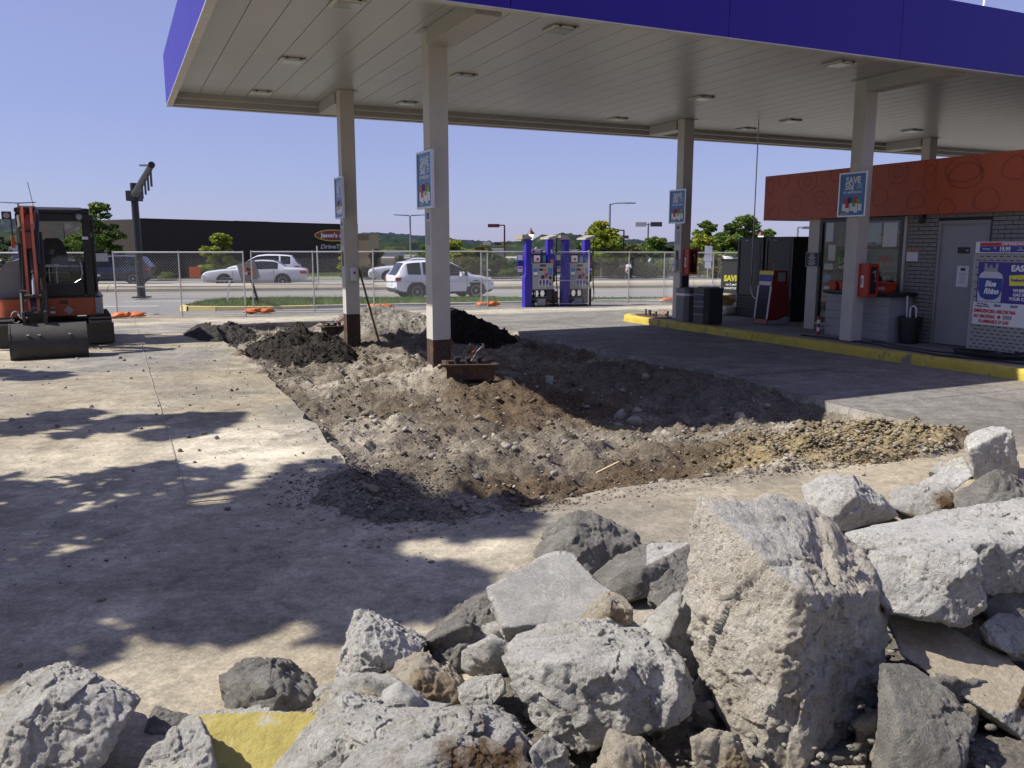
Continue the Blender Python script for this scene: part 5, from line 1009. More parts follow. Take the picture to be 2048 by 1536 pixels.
# ------------------------------------------------------------------ cars
M_tyre = mat('tyre', (.014, .014, .015), .8, var=.15); M_rim_ = mat('wheel_rim', (.50, .50, .52), .3, metal=.7, var=.05); M_cglass = mat('car_glass', (.010, .012, .014), .08, var=0, spec=.35); M_tail = paint('tail_lamp', (.32, .02, .02), .2); M_headl = paint('head_lamp', (.55, .57, .6), .15); M_clad = mat('car_cladding', (.03, .03, .032), .6, var=.1); M_chrome = mat('car_chrome', (.6, .6, .62), .2, metal=.9, var=0); M_plate = paint('number_plate', (.6, .6, .62), .5)
def wheel(par, x, y, r_, side, spokes=10):
    M0 = Matrix.Translation((x, y, r_)) @ Matrix.Rotation(-PI / 2 * side, 4, 'X')
    w = ob('wheel', MB().lathe([(r_ * .66, -.10), (r_ * .95, -.10), (r_, -.06), (r_, .08), (r_ * .95, .105), (r_ * .68, .105), (r_ * .66, .08)], 28, M=M0), M_tyre, par, smooth=True)
    mb = MB().lathe([(r_ * .66, .07), (r_ * .68, .10), (r_ * .63, .10), (r_ * .6, .03), (0, .02)], 28, M=M0)
    ob('wheel_well', MB().lathe([(r_ * .59, .0), (r_ * .6, .031), (0, .032)], 20, M=M0), M_pdark, w)
    for k in range(spokes):
        a = 2 * PI * k / spokes; mb.box(-.016, .03, .05, .016, r_ * .64, .09, M=M0 @ Matrix.Rotation(a, 4, 'Z'))
    mb.lathe([(.05, .05), (.05, .1), (0, .105)], 10, M=M0); ob('rim', mb, M_rim_, w)
def car(name, label, loc, rz, st, body, sideglass, fglass, rglass, wheels, wr, cat='car', clad=False, pillars=(), detail=True, plate=False, spokes=10, lower=None):
    """st: stations (x, zbottom, zbelt, ztop, half width, half width at roof), nose at +x"""
    t = thing(name, label, cat, loc, rz, 'cars on the street'); S = np.array(st); xs = np.unique(np.r_[np.arange(S[0, 0], S[-1, 0], .1), S[:, 0], sideglass, fglass, rglass])
    A = [np.interp(xs, S[:, 0], S[:, k]) for k in range(6)]
    rings = []
    for x, zb, zm, zt, w, wt in zip(*A):
        hi = max(zt - zm, .02); rings.append([(0, zb), (w * .86, zb), (w * .97, zb + .1), (w, zb + (zm - zb) * .45), (w * .985, zb + (zm - zb) * .8), (w * .95, zm), (w * .95 + (wt - w * .95) * .85, zm + hi * .88), (wt * .86, zt - .015), (wt * .45, zt), (0, zt + .008)])
    R = np.array(rings); n = R.shape[1]; bodymb = MB(); glassm = {}; cladm = MB()
    for s in (1, -1):
        for i in range(len(xs) - 1):
            xm = (xs[i] + xs[i + 1]) / 2
            for j in range(n - 1):
                q = [(xs[i], s * R[i, j, 0], R[i, j, 1]), (xs[i + 1], s * R[i + 1, j, 0], R[i + 1, j, 1]), (xs[i + 1], s * R[i + 1, j + 1, 0], R[i + 1, j + 1, 1]), (xs[i], s * R[i, j + 1, 0], R[i, j + 1, 1])]
                key = None
                if j == 5 and sideglass[0] < xm < sideglass[1] and R[i, 6, 1] - R[i, 5, 1] > .12 and not any(a < xm < b for a, b in pillars): key = 'side%d_%d' % (s, sum(xm > a for a, b in pillars))
                if j >= 7 and fglass[0] < xm < fglass[1]: key = 'front'
                if j >= 7 and rglass[0] < xm < rglass[1]: key = 'rear'
                (glassm.setdefault(key, MB()) if key else cladm if (clad and j <= 1) else bodymb).add(q, [(0, 1, 2, 3)])
    for e in (0, -1): bodymb.add([(xs[e], R[e, j, 0], R[e, j, 1]) for j in range(n)] + [(xs[e], -R[e, j, 0], R[e, j, 1]) for j in range(n - 2, 0, -1)], [tuple(range(2 * n - 2))])
    def weld(me):
        bm = bmesh.new(); bm.from_mesh(me); bmesh.ops.remove_doubles(bm, verts=bm.verts[:], dist=.0005); bmesh.ops.recalc_face_normals(bm, faces=bm.faces[:]); bm.to_mesh(me); bm.free(); shade(me, 38); return me
    ob('body', weld(bodymb.mesh('body')), body, t)
    if clad: ob('cladding', weld(cladm.mesh('cladding')), M_clad, t)
    for k, g in glassm.items(): ob('window' if 'side' in k else ('windscreen' if k == 'front' else 'rear_window'), weld(g.mesh('window')), M_cglass, t)
    for x in wheels:
        wv = float(np.interp(x, S[:, 0], S[:, 4]))
        for s in (1, -1):
            pts = [(x + (wr + .10) * math.cos(a), wr + (wr + .10) * math.sin(a)) for a in np.linspace(-.35, PI + .35, 22)]
            ob('wheel_arch', MB().prism(pts, 'y', s * (wv - .12), s * (wv + .006)), M_clad if clad else M_pdark, t); wheel(t, x, s * (wv - .09), wr, s, spokes)
    def wy(x, f=.97): return float(np.interp(x, S[:, 0], S[:, 4])) * f
    def zat(x, k): return float(np.interp(x, S[:, 0], S[:, k]))
    x0, x1 = S[0, 0], S[-1, 0]
    for s in (1, -1):
        ob('tail_lamp', MB().box(x0 - .01, s * wy(x0 + .3) - .12 * (s > 0) - .0 * s, zat(x0 + .1, 2) - .2, x0 + .33, s * wy(x0 + .3) + .12 * (s < 0) + .015 * s, zat(x0 + .1, 2) - .05, b=.02), M_tail, t)
        ob('head_lamp', MB().box(x1 - .34, s * wy(x1 - .3) - .2 * (s > 0), zat(x1 - .2, 2) - .2, x1 - .04, s * wy(x1 - .3) + .2 * (s < 0), zat(x1 - .2, 2) - .08, b=.03), M_headl, t)
        if detail:
            xm = fglass[0] + (fglass[1] - fglass[0]) * .45; ob('mirror', MB().box(xm - .06, s * (wy(xm) + .02), zat(xm, 2) + .0, xm + .08, s * (wy(xm) + .19), zat(xm, 2) + .15, b=.03), body, t)
            for hx in (wheels[0] + .55, wheels[0] + 1.5): ob('door_handle', MB().box(hx, s * wy(hx, .985), zat(hx, 2) - .17, hx + .17, s * (wy(hx, .985) + .03), zat(hx, 2) - .14, b=.008), body, t)
            for hx in (wheels[0] + .45, wheels[0] + 1.35, wheels[1] - .42): ob('door_seam', MB().box(hx, s * wy(hx, .965), .35, hx + .012, s * (wy(hx, .965) + .035), zat(hx, 2) - .05), M_pdark, t)
    if plate: ob('number_plate', MB().box(x0 - .02, -.26, .62, x0 - .005, .26, .78), M_plate, t)
    if lower: ob('lower_trim', MB().box(S[2, 0], -wy(0, 1.006), .34, S[-3, 0], wy(0, 1.006), .42), lower, t)
    ob('grille', MB().box(x1 - .03, -.45, .42, x1 + .012, .45, .62, b=.02), M_pdark, t)
    return t
M_cw = mat('car_white', (.68, .69, .72), .25, var=.02, coat=.6); M_cs = mat('car_champagne', (.50, .51, .53), .28, var=.03, coat=.6); M_cs2 = mat('car_lower_beige', (.36, .35, .31), .3, var=.03, coat=.4); M_cn = mat('car_navy', (.012, .016, .035), .22, var=.03, coat=.8); M_cb = mat('car_pale_blue', (.30, .36, .43), .25, var=.03, coat=.6)
SUV = [(-2.24, .5, .9, .94, .72, .62), (-2.2, .36, .98, 1.04, .83, .72), (-2.08, .3, 1.04, 1.16, .87, .70), (-1.93, .27, 1.07, 1.40, .90, .66), (-1.78, .25, 1.08, 1.575, .915, .64), (-1.5, .24, 1.07, 1.625, .925, .65), (-.9, .23, 1.05, 1.66, .925, .66), (-.3, .23, 1.02, 1.67, .925, .66), (.25, .23, 1.0, 1.61, .925, .65), (.62, .23, .99, 1.42, .925, .68), (1.0, .23, .98, 1.17, .925, .74), (1.2, .23, .96, 1.05, .92, .78), (1.7, .25, .90, .975, .90, .74), (2.02, .27, .80, .86, .86, .68), (2.17, .32, .68, .72, .80, .62), (2.24, .42, .55, .58, .7, .55)]
SEDAN = [(-2.7, .5, .86, .9, .74, .6), (-2.66, .34, .92, .97, .84, .7), (-2.4, .28, .95, 1.02, .92, .74), (-1.9, .26, .96, 1.05, .96, .74), (-1.62, .25, .97, 1.09, .97, .70), (-1.2, .24, .98, 1.36, .97, .62), (-.95, .24, .98, 1.43, .97, .60), (-.4, .24, .97, 1.46, .97, .60), (.1, .24, .96, 1.43, .97, .60), (.45, .24, .95, 1.29, .97, .64), (.95, .24, .94, 1.03, .97, .74), (1.1, .24, .92, 1.0, .96, .76), (1.8, .26, .88, .96, .94, .74), (2.4, .28, .80, .88, .90, .68), (2.62, .32, .70, .78, .84, .64), (2.7, .42, .6, .66, .76, .6)]
p = atz(876, 598, -.50); car('white_crossover', 'white crossover car driving away to the right behind the fence', (p.x + .05, p.y + .6, -.50), math.radians(24), SUV, M_cw, (-1.72, .98), (.27, 1.1), (-2.2, -1.80), (-1.34, 1.33), .35, clad=True, pillars=((-1.1, -1.05), (-.18, -.13)), plate=True)
p = atz(508, 574, -.42); car('sedan', 'long pale silver sedan with beige lower trim heading left', (p.x, p.y + .5, -.44), PI + math.radians(9), SEDAN, M_cs, (-1.25, .62), (.12, 1.0), (-1.65, -1.0), (-1.48, 1.5), .335, pillars=((-.41, -.36),), lower=M_cs2, spokes=14)
p = atz(222, 569, -.42); car('dark_suv', 'dark navy sport utility car partly hidden behind the excavator', (p.x - .1, p.y + .5, -.44), PI + math.radians(9), SUV, M_cn, (-1.72, .98), (.27, 1.1), (-2.2, -1.80), (-1.34, 1.33), .35, clad=True, pillars=((-1.1, -1.05), (-.18, -.13)))
p = atz(508, 566, -.42); car('white_suv', 'white car whose roof shows above the silver sedan', (p.x, p.y + 2.0, -.42), PI + math.radians(9), SUV, M_cw, (-1.72, .98), (.27, 1.1), (-2.2, -1.80), (-1.34, 1.33), .35, pillars=((-1.1, -1.05), (-.18, -.13)))
p = atz(795, 565, -.42); car('silver_sedan', 'silver car nose showing left of the white crossover', (p.x + .9, p.y + .6, -.42), PI + math.radians(9), SEDAN, M_cs, (-1.25, .62), (.12, 1.0), (-1.65, -1.0), (-1.48, 1.5), .335, pillars=((-.41, -.36),))
p = atz(1024, 562, -.58); car('pale_blue_car', 'pale blue parked car left of the fuel pumps across the road', (p.x + 1.2, 60.5, -.56), PI + math.radians(20), SUV, M_cb, (-1.72, .98), (.27, 1.1), (-2.2, -1.80), (-1.34, 1.33), .35, detail=False)
for k, (a, m_, lab) in enumerate(((1260, M_cn, 'dark parked car far right behind the fence left of the bins'), (1290, M_cw, 'white parked car beyond the fence left of the column with bins'), (1440, M_cw, 'white parked car beyond the fence left of the black banner'))):
    q = aty(a, 552, 62); car('parked_car', lab, (q.x, 62.5, -.57), math.radians(30 + 40 * k), SEDAN if k % 2 else SUV, m_, (-1.25, .62), (.2, 1.0), (-1.65, -1.0), (-1.48, 1.5), .335, detail=False)

# ------------------------------------------------------------------ mini excavator
M_or = mat('excavator_orange', (.38, .085, .028), .42, var=.12, vscale=4, col2=(.34, .06, .015), c2scale=3, c2lo=.55, c2hi=.75); M_exg = mat('excavator_hood_grey', (.19, .195, .20), .5, var=.15, vscale=4); M_exb = mat('excavator_black', (.014, .014, .016), .38, var=.15, vscale=5); M_exs = mat('excavator_steel', (.042, .038, .031), .6, var=.3, vscale=8, bump=.2); M_rub = mat('track_rubber', (.035, .033, .03), .85, var=.3, vscale=8, bump=.4); M_cyl = mat('ram_chrome', (.45, .45, .44), .25, metal=.9, var=.05); M_exglass = glass('cab_glass', (.5, .6, .58), .08)
ex = thing('excavator', 'orange and black mini excavator facing the camera with bucket down', 'excavator', (-8.72, 15.85, 0), math.radians(28))
# tracks
def track(x):
    R0, L0 = .25, .78; P = []
    for a in np.linspace(-PI / 2, PI / 2, 12): P.append((-L0 - R0 * math.cos(a), R0 + R0 * math.sin(a)))
    for a in np.linspace(PI / 2, 3 * PI / 2, 12): P.append((L0 - R0 * math.cos(a), R0 + R0 * math.sin(a)))
    mb = MB(); n = len(P); w = .19; inner = [(y * .93, R0 + (z - R0) * .82) for y, z in P]
    V = [(x - w, y, z) for y, z in P] + [(x + w, y, z) for y, z in P] + [(x - w, y, z) for y, z in inner] + [(x + w, y, z) for y, z in inner]; F = []
    for i in range(n): j = (i + 1) % n; F += [(i, j, n + j, n + i), (2 * n + i, 2 * n + j, j, i), (n + i, n + j, 3 * n + j, 3 * n + i), (2 * n + j, 2 * n + i, 3 * n + i, 3 * n + j)]
    b = ob('track_belt', mb.add(V, F), M_rub, ex); per = 2 * PI * R0 + 4 * L0; ns = 34
    mb = MB()
    for k in range(ns):
        s = per * k / ns
        if s < 2 * L0: q = (-L0 + s, 2 * R0, 0)
        elif s < 2 * L0 + PI * R0: a = (s - 2 * L0) / R0; q = (L0 + R0 * math.sin(a), R0 + R0 * math.cos(a), -a)
        elif s < 4 * L0 + PI * R0: q = (L0 - (s - 2 * L0 - PI * R0), 0, PI)
        else: a = (s - 4 * L0 - PI * R0) / R0; q = (-L0 - R0 * math.sin(a), R0 - R0 * math.cos(a), PI - a)
        mb.box(-w + .005, -.022, -.004, w - .005, .022, .022, M=Matrix.Translation((x, q[0], q[1])) @ Matrix.Rotation(q[2], 4, 'X'))
    o = ob('grousers', mb, M_rub, b); o['kind'] = 'stuff'
    for y in (-L0, L0): ob('idler', MB().lathe([(.0, -.1), (.18, -.1), (.2, -.06), (.2, .06), (.18, .1), (0, .1)], 16, M=Matrix.Translation((x, y, R0)) @ Matrix.Rotation(PI / 2, 4, 'Y')), M_exs, b)
    for y in (-.4, 0, .4): ob('roller', MB().lathe([(.0, -.1), (.08, -.1), (.08, .1), (0, .1)], 12, M=Matrix.Translation((x, y, .13)) @ Matrix.Rotation(PI / 2, 4, 'Y')), M_exs, b)
    ob('track_frame', MB().box(x - .1, -.7, .14, x + .1, .7, .36, b=.02), M_exs, b)
track(-.78); track(.78)
ob('undercarriage', MB().box(-.6, -.45, .2, .6, .45, .42, b=.03).lathe([(.42, .42), (.42, .50), (.4, .51), (0, .51)], 24), M_exs, ex)
ob('dozer_blade', MB().prism([(-1.30, .05), (-1.24, .05), (-1.22, .2), (-1.25, .38), (-1.33, .42), (-1.30, .25)], 'x', -.98, .98).box(-.45, -1.24, .15, -.36, -.5, .25).box(.36, -1.24, .15, .45, -.5, .25), M_exs, ex)
# upper body: skirt, hood, counterweight
def rounded(x0, x1, y0, y1, r_, n=5):
    P = []
    for cx, cy, a0 in ((x1 - r_, y1 - r_, 0), (x0 + r_, y1 - r_, PI / 2), (x0 + r_, y0 + r_, PI), (x1 - r_, y0 + r_, 3 * PI / 2)):
        for a in np.linspace(a0, a0 + PI / 2, n): P.append((cx + r_ * math.cos(a), cy + r_ * math.sin(a)))
    return P
ob('skirt', MB().prism(rounded(-.86, .86, -.72, .95, .22), 'z', .52, .84), M_or, ex, smooth=True); ob('skirt_lip', MB().prism(rounded(-.87, .87, -.73, .96, .22), 'z', .845, .87), M_exb, ex)
ob('skirt_badge', MB().prism([(.20, .62), (.28, .70), (.36, .62), (.28, .54)], 'y', -.726, -.7205), M_greyp, ex)
for k in range(5): ob('skirt_grille', MB().box(.14, -.726, .74 + k * .014, .28, -.7205, .748 + k * .014), M_exb, ex)
ob('skirt_sticker', MB().box(-.02, -.726, .66, .06, -.7205, .7), M_greyp, ex); ob('skirt_sticker', MB().box(-.02, -.726, .57, .06, -.7205, .61), M_paper, ex); ob('skirt_corner', MB().box(.72, -.735, .54, .84, -.70, .84, b=.02), M_greyp, ex)
hd = []
ob('hood', MB().prism([(-.45, .872), (-.80, .872), (-.815, 1.1), (-.78, 1.32), (-.70, 1.44), (-.58, 1.51), (-.45, 1.54)], 'y', -.55, .9), M_exg, ex); ob('hood_side', MB().prism([(-.801, .872), (-.87, .872), (-.872, 1.05), (-.83, 1.28), (-.78, 1.36), (-.79, 1.2), (-.816, 1.1)], 'y', -.5, .92), M_or, ex); ob('exhaust_cap', MB().lathe([(.05, 0), (.05, .06), (.03, .08)], 12, M=Matrix.Translation((-.74, .2, 1.45))), M_exb, ex)
ob('counterweight', MB().prism(rounded(-.84, .84, .75, 1.0, .12), 'z', .872, 1.35), M_or, ex, smooth=True)
# cab
cab0, cab1, cy0, cy1, cz0, cz1 = -.44, .74, -.72, .62, .872, 2.46
cabp = ob('cab_frame', MB().box(cab0, cy0, cz0, cab0 + .13, cy0 + .10, cz1 - .1, b=.02).box(cab1 - .14, cy0, cz0, cab1, cy0 + .12, cz1 - .1, b=.02).box(cab0, cy1 - .1, cz0, cab0 + .1, cy1, cz1 - .1, b=.02).box(cab1 - .1, cy1 - .1, cz0, cab1, cy1, cz1 - .1, b=.02).box(cab0 + .131, cy0 + .005, cz0, cab1 - .171, cy0 + .08, cz0 + .24, b=.02).box(cab0 + .131, cy0 + .005, cz1 - .24, cab1 - .171, cy0 + .08, cz1 - .1, b=.01).box(cab0, cy0 + .101, cz0, cab0 + .06, cy1 - .101, cz0 + .55).box(cab0 + .101, cy1 - .07, cz0, cab1 - .101, cy1 - .01, cz0 + .62).box(cab0 + .101, cy1 - .07, cz1 - .2, cab1 - .101, cy1 - .01, cz1 - .1), M_exb, ex)
ob('roof', MB().box(cab0 - .01, cy0 - .02, cz1 - .099, cab1 + .01, cy1 + .01, cz1, b=.05), M_exb, ex, smooth=True); ob('roof_visor', MB().box(cab0 + .1, cy0 - .035, cz1 - .035, cab1 - .12, cy0 + .15, cz1 + .012, b=.012), M_greyp, ex)
ob('front_glass', MB().box(cab0 + .131, cy0 + .03, cz0 + .241, cab1 - .171, cy0 + .036, cz1 - .241), M_exglass, ex); ob('rear_glass', MB().box(cab0 + .101, cy1 - .045, cz0 + .621, cab1 - .101, cy1 - .039, cz1 - .201), M_exglass, ex); ob('glass_rail', MB().tube([(cab0 + .13, cy0 + .02, 1.42), (cab1 - .17, cy0 + .02, 1.42)], .010, 6), M_greyp, ex)
ob('side_window', MB().box(cab0 + .02, cy0 + .101, cz0 + .551, cab0 + .026, cy1 - .101, cz1 - .1), M_exglass, ex)
ob('grab_handle', MB().tube([(cab1 - .21, cy0 - .02, 1.5), (cab1 - .19, cy0 - .03, 1.3), (cab1 - .22, cy0 - .03, 1.18), (cab1 - .32, cy0 - .02, 1.12)], .011, 7), M_cyl, ex)
seat = ob('seat_back', MB().prism([(-.12, 1.3), (.32, 1.3), (.34, 1.6), (.28, 1.86), (.2, 1.93), (0, 1.93), (-.08, 1.86), (-.14, 1.6)], 'y', .1, .26), M_exb, ex); ob('seat_cushion', MB().box(-.14, -.3, 1.16, .34, .25, 1.3, b=.04), M_exb, ex); ob('seat_base', MB().box(-.1, -.25, .872, .3, .25, 1.159), M_exb, ex)
for x in (.02, .14): ob('lever', MB().tube([(x, -.42, .9), (x, -.45, 1.42)], .012, 7).box(x - .05, -.48, 1.42, x + .05, -.42, 1.45), M_exg, ex)
ob('armrest', MB().box(-.25, -.35, 1.3, -.16, .1, 1.42, b=.02), M_exb, ex); ob('armrest', MB().box(.38, -.35, 1.3, .47, .1, 1.42, b=.02), M_exb, ex)
# open door folded back along the right side
dr = ob('door', MB().box(cab1 + .015, cy0 + .0, cz0 + .05, cab1 + .055, cy0 + .06, cz1 - .12, b=.01).box(cab1 + .015, cy0 + .85, cz0 + .05, cab1 + .055, cy0 + .91, cz1 - .12, b=.01).box(cab1 + .02, cy0 + .061, cz0 + .05, cab1 + .05, cy0 + .849, cz0 + .35).box(cab1 + .02, cy0 + .061, cz1 - .2, cab1 + .05, cy0 + .849, cz1 - .12).box(cab1 + .02, cy0 + .061, 1.95, cab1 + .05, cy0 + .849, 2.03), M_exb, ex); ob('door_glass', MB().box(cab1 + .032, cy0 + .062, cz0 + .352, cab1 + .037, cy0 + .848, 1.948), M_exglass, dr); ob('door_glass', MB().box(cab1 + .032, cy0 + .062, 2.032, cab1 + .037, cy0 + .848, cz1 - .201), M_exglass, dr)
for x, z, y in ((cab0 - .12, 2.31, cy0 - .05), (cab1 - .17, 2.30, cy0 - .06)):
    w_ = ob('work_light', MB().box(x - .075, y - .05, z - .07, x + .075, y + .02, z + .07, b=.015), M_exb, ex); ob('lamp_lens', MB().lathe([(.05, 0), (.05, .008), (0, .012)], 16, M=Matrix.Translation((x, y - .0505, z)) @ Matrix.Rotation(PI / 2, 4, 'X')), M_greyp, w_)
ob('antenna', MB().tube([(-.15, .3, cz1), (-.22, .3, cz1 + .5)], .006, 6), M_exb, ex); ob('mirror', MB().box(cab0 - .09, cy0 - .02, 1.75, cab0 - .03, cy0 + .02, 1.95, b=.015), M_or, ex); ob('light_bracket', MB().tube([(cab0 - .06, cy0, 1.95), (cab0 - .06, cy0 - .03, 2.25)], .012, 6), M_exb, ex)
# swing post, boom, arm, rams, bucket
bx = -.22
ob('swing_post', MB().prism([(-.7, .45), (-1.05, .4), (-1.15, .6), (-1.1, .95), (-.95, 1.0), (-.7, .8)], 'x', bx - .15, bx + .15), M_exs, ex)
boom = ob('boom', MB().prism([(-1.0, .72), (-1.12, .78), (-1.22, 1.5), (-1.45, 2.05), (-1.72, 2.35), (-1.66, 2.44), (-1.5, 2.42), (-1.18, 2.1), (-1.0, 1.55)], 'x', bx - .10, bx - .02), M_or, ex)
ob('arm', MB().prism([(-1.58, 2.43), (-1.78, 2.42), (-1.95, 2.15), (-2.32, 1.3), (-2.52, .74), (-2.44, .70), (-2.14, 1.3), (-1.74, 2.1)], 'x', bx - .085, bx - .045).prism([(-1.58, 2.43), (-1.78, 2.42), (-1.95, 2.15), (-2.32, 1.3), (-2.52, .74), (-2.44, .70), (-2.14, 1.3), (-1.74, 2.1)], 'x', bx + .045, bx + .085).prism([(-1.66, 2.3), (-1.8, 2.22), (-2.05, 1.75), (-2.0, 1.7), (-1.72, 2.1)], 'x', bx - .044, bx + .044), M_or, ex)
ob('arm_core', MB().prism([(-1.98, 1.78), (-2.30, 1.2), (-2.46, .8), (-2.40, .78), (-2.10, 1.3), (-1.9, 1.74)], 'x', bx - .043, bx + .043), M_exb, ex)
ob('arm_bracket', MB().prism([(-1.5, 2.4), (-1.72, 2.44), (-1.62, 2.18)], 'x', bx + .08, bx + .11).prism([(-1.5, 2.4), (-1.72, 2.44), (-1.62, 2.18)], 'x', bx - .11, bx - .08), M_or, ex)
def ram(a, b, x, f=.55, r_=.045):
    a, b = Vector((x, *a)), Vector((x, *b)); c_ = a + (b - a) * f; o = ob('ram_barrel', MB().tube([a, c_], r_, 12), M_exs, ex); ob('ram_rod', MB().tube([c_, b], r_ * .55, 10), M_cyl, o); return o
ram((-1.2, .8), (-1.52, 1.85), bx + .14, .6); ram((-1.85, 1.95), (-2.47, 1.0), bx + .02, .65, .05); ram((-1.3, 1.85), (-1.7, 2.28), bx - .13, .6)
for (y_, z_, r_, w_) in ((-1.66, 2.40, .05, .13), (-1.06, .80, .05, .17), (-1.22, 1.55, .03, .12), (-1.88, 2.02, .035, .11), (-2.46, .98, .03, .12)): ob('pin', MB().tube([(bx - w_, y_, z_), (bx + w_, y_, z_)], r_, 12), M_exs, ex)
for k in range(3): ob('arm_hose', MB().tube([(bx + .1 + .02 * k, -1.55, 2.42), (bx + .13 + .02 * k, -1.82, 2.36 - .03 * k), (bx + .11 + .02 * k, -2.0, 2.0), (bx + .1 + .015 * k, -2.2, 1.5)], .012, 6), M_exb, ex)
ob('warning_sticker', MB().box(bx - .088, -2.2, 1.25, bx - .0855, -2.1, 1.4), M_yp, ex); ob('cab_decal', MB().box(cab1 - .15, cy0 - .003, 1.9, cab1 - .05, cy0 - .001, 1.95), M_w, ex)
ob('dark_arm_cover', MB().box(bx + .08, -1.9, 1.25, bx + .2, -1.75, 2.02, b=.02), M_exb, ex)
ob('bucket_link', MB().tube([(bx - .16, -2.35, 1.05), (bx - .16, -2.62, .62)], .028, 8).tube([(bx + .16, -2.35, 1.05), (bx + .16, -2.62, .62)], .028, 8).tube([(bx - .18, -2.36, 1.05), (bx + .18, -2.36, 1.05)], .03, 8), M_exs, ex)
ob('quick_hitch', MB().box(bx - .17, -2.68, .42, bx - .13, -2.38, .74).box(bx + .13, -2.68, .42, bx + .17, -2.38, .74).tube([(bx - .2, -2.5, .70), (bx + .2, -2.5, .70)], .04, 10).tube([(bx - .2, -2.6, .52), (bx + .2, -2.6, .52)], .03, 10), M_exs, ex)
for k in range(4): ob('hydraulic_hose', MB().tube([(bx - .12 + .07 * k, -1.12, .85), (bx - .17 + .08 * k, -1.3 - .05 * k, 1.0), (bx - .15 + .07 * k, -1.42, 1.3 + .05 * k), (bx - .12 + .06 * k, -1.5, 1.75)], .014, 7), M_exb, ex)
ob('hose_loop', MB().tube([(bx - .3, -1.05, .6)] + [(bx - .33 + .07 * math.cos(a), -1.1, .55 + .1 * math.sin(a)) for a in np.linspace(0, 5.5, 12)], .012, 7), M_greyp, ex)
P = [(-2.38, .50), (-2.52, .55), (-2.66, .545), (-2.78, .50), (-2.87, .42), (-2.93, .32), (-2.955, .20), (-2.95, .08), (-2.90, .0), (-2.40, .0), (-2.36, .04)]
bk_ = ob('bucket', MB().prism(P, 'x', -.58, .50), M_exs, ex, smooth=True); ob('bucket_cutting_edge', MB().box(-.59, -2.41, -.002, .51, -2.28, .025), M_exs, bk_)
for x in (-.33, -.17, .26): ob('bolt_hole', MB().box(x - .02, -2.905, .385, x + .02, -2.893, .40), M_paper, bk_)
for x in (-.58, .50): ob('side_plate', MB().prism([(y * 1.0 - .005, z + .005) for y, z in P], 'x', x - .012, x + .012), M_exs, bk_)
# ------------------------------------------------------------------ plants
def leaf_mat(name, c1, c2):
    m = mat(name, c1, .6, var=.25, vscale=3.0, col2=c2, c2scale=1.3, c2lo=.42, c2hi=.6, spec=.25); b = m.node_tree.nodes['Principled BSDF']; nt = m.node_tree
    tl = nd(nt, 'ShaderNodeBsdfTranslucent'); mx = nd(nt, 'ShaderNodeMixShader'); mx.inputs[0].default_value = .35
    nt.links.new(b.inputs['Base Color'].links[0].from_socket, tl.inputs[0]); nt.links.new(b.outputs[0], mx.inputs[1]); nt.links.new(tl.outputs[0], mx.inputs[2]); nt.links.new(mx.outputs[0], nt.nodes['Material Output'].inputs[0]); return m
L_mid = leaf_mat('leaf_green', (.08, .15, .028), (.15, .21, .04)); L_yel = leaf_mat('leaf_yellow_green', (.20, .27, .03), (.32, .33, .04)); L_dark = leaf_mat('leaf_dark', (.05, .095, .022), (.09, .13, .035)); L_olive = leaf_mat('leaf_olive', (.09, .105, .03), (.15, .11, .035)); L_shade = leaf_mat('leaf_street_tree', (.06, .11, .025), (.09, .14, .03))
M_bark = mat('bark', (.09, .07, .05), .95, var=.3, vscale=12, bump=.6, bscale=25)
def leaves(rg, blobs, n, size, flat=.5):
    """leaf quads gathered on clump surfaces"""
    w = np.array([b[3] * b[4] * b[5] for b in blobs]) ** .67; k = rg.choice(len(blobs), n, p=w / w.sum()); B = np.array(blobs)[k]
    d = rg.normal(size=(n, 3)); d /= np.linalg.norm(d, axis=1)[:, None]; rad = rg.uniform(.55, 1.05, n) ** .6 * (1 + .25 * np.sin(5 * d[:, 0] + 3 * d[:, 2] + k)); c = B[:, :3] + d * rad[:, None] * B[:, 3:6]
    a = rg.normal(size=(n, 3)); a[:, 2] *= flat; a /= np.linalg.norm(a, axis=1)[:, None]; b = np.cross(a, rg.normal(size=(n, 3)) + np.array([0, 0, 1.2])); b /= np.linalg.norm(b, axis=1)[:, None] + 1e-9
    s = size * rg.uniform(.6, 1.3, n)[:, None]; V = np.stack([c - a * s, c + b * s * .55, c + a * s, c - b * s * .55], 1).reshape(-1, 3); return V, np.arange(4 * n).reshape(-1, 4)
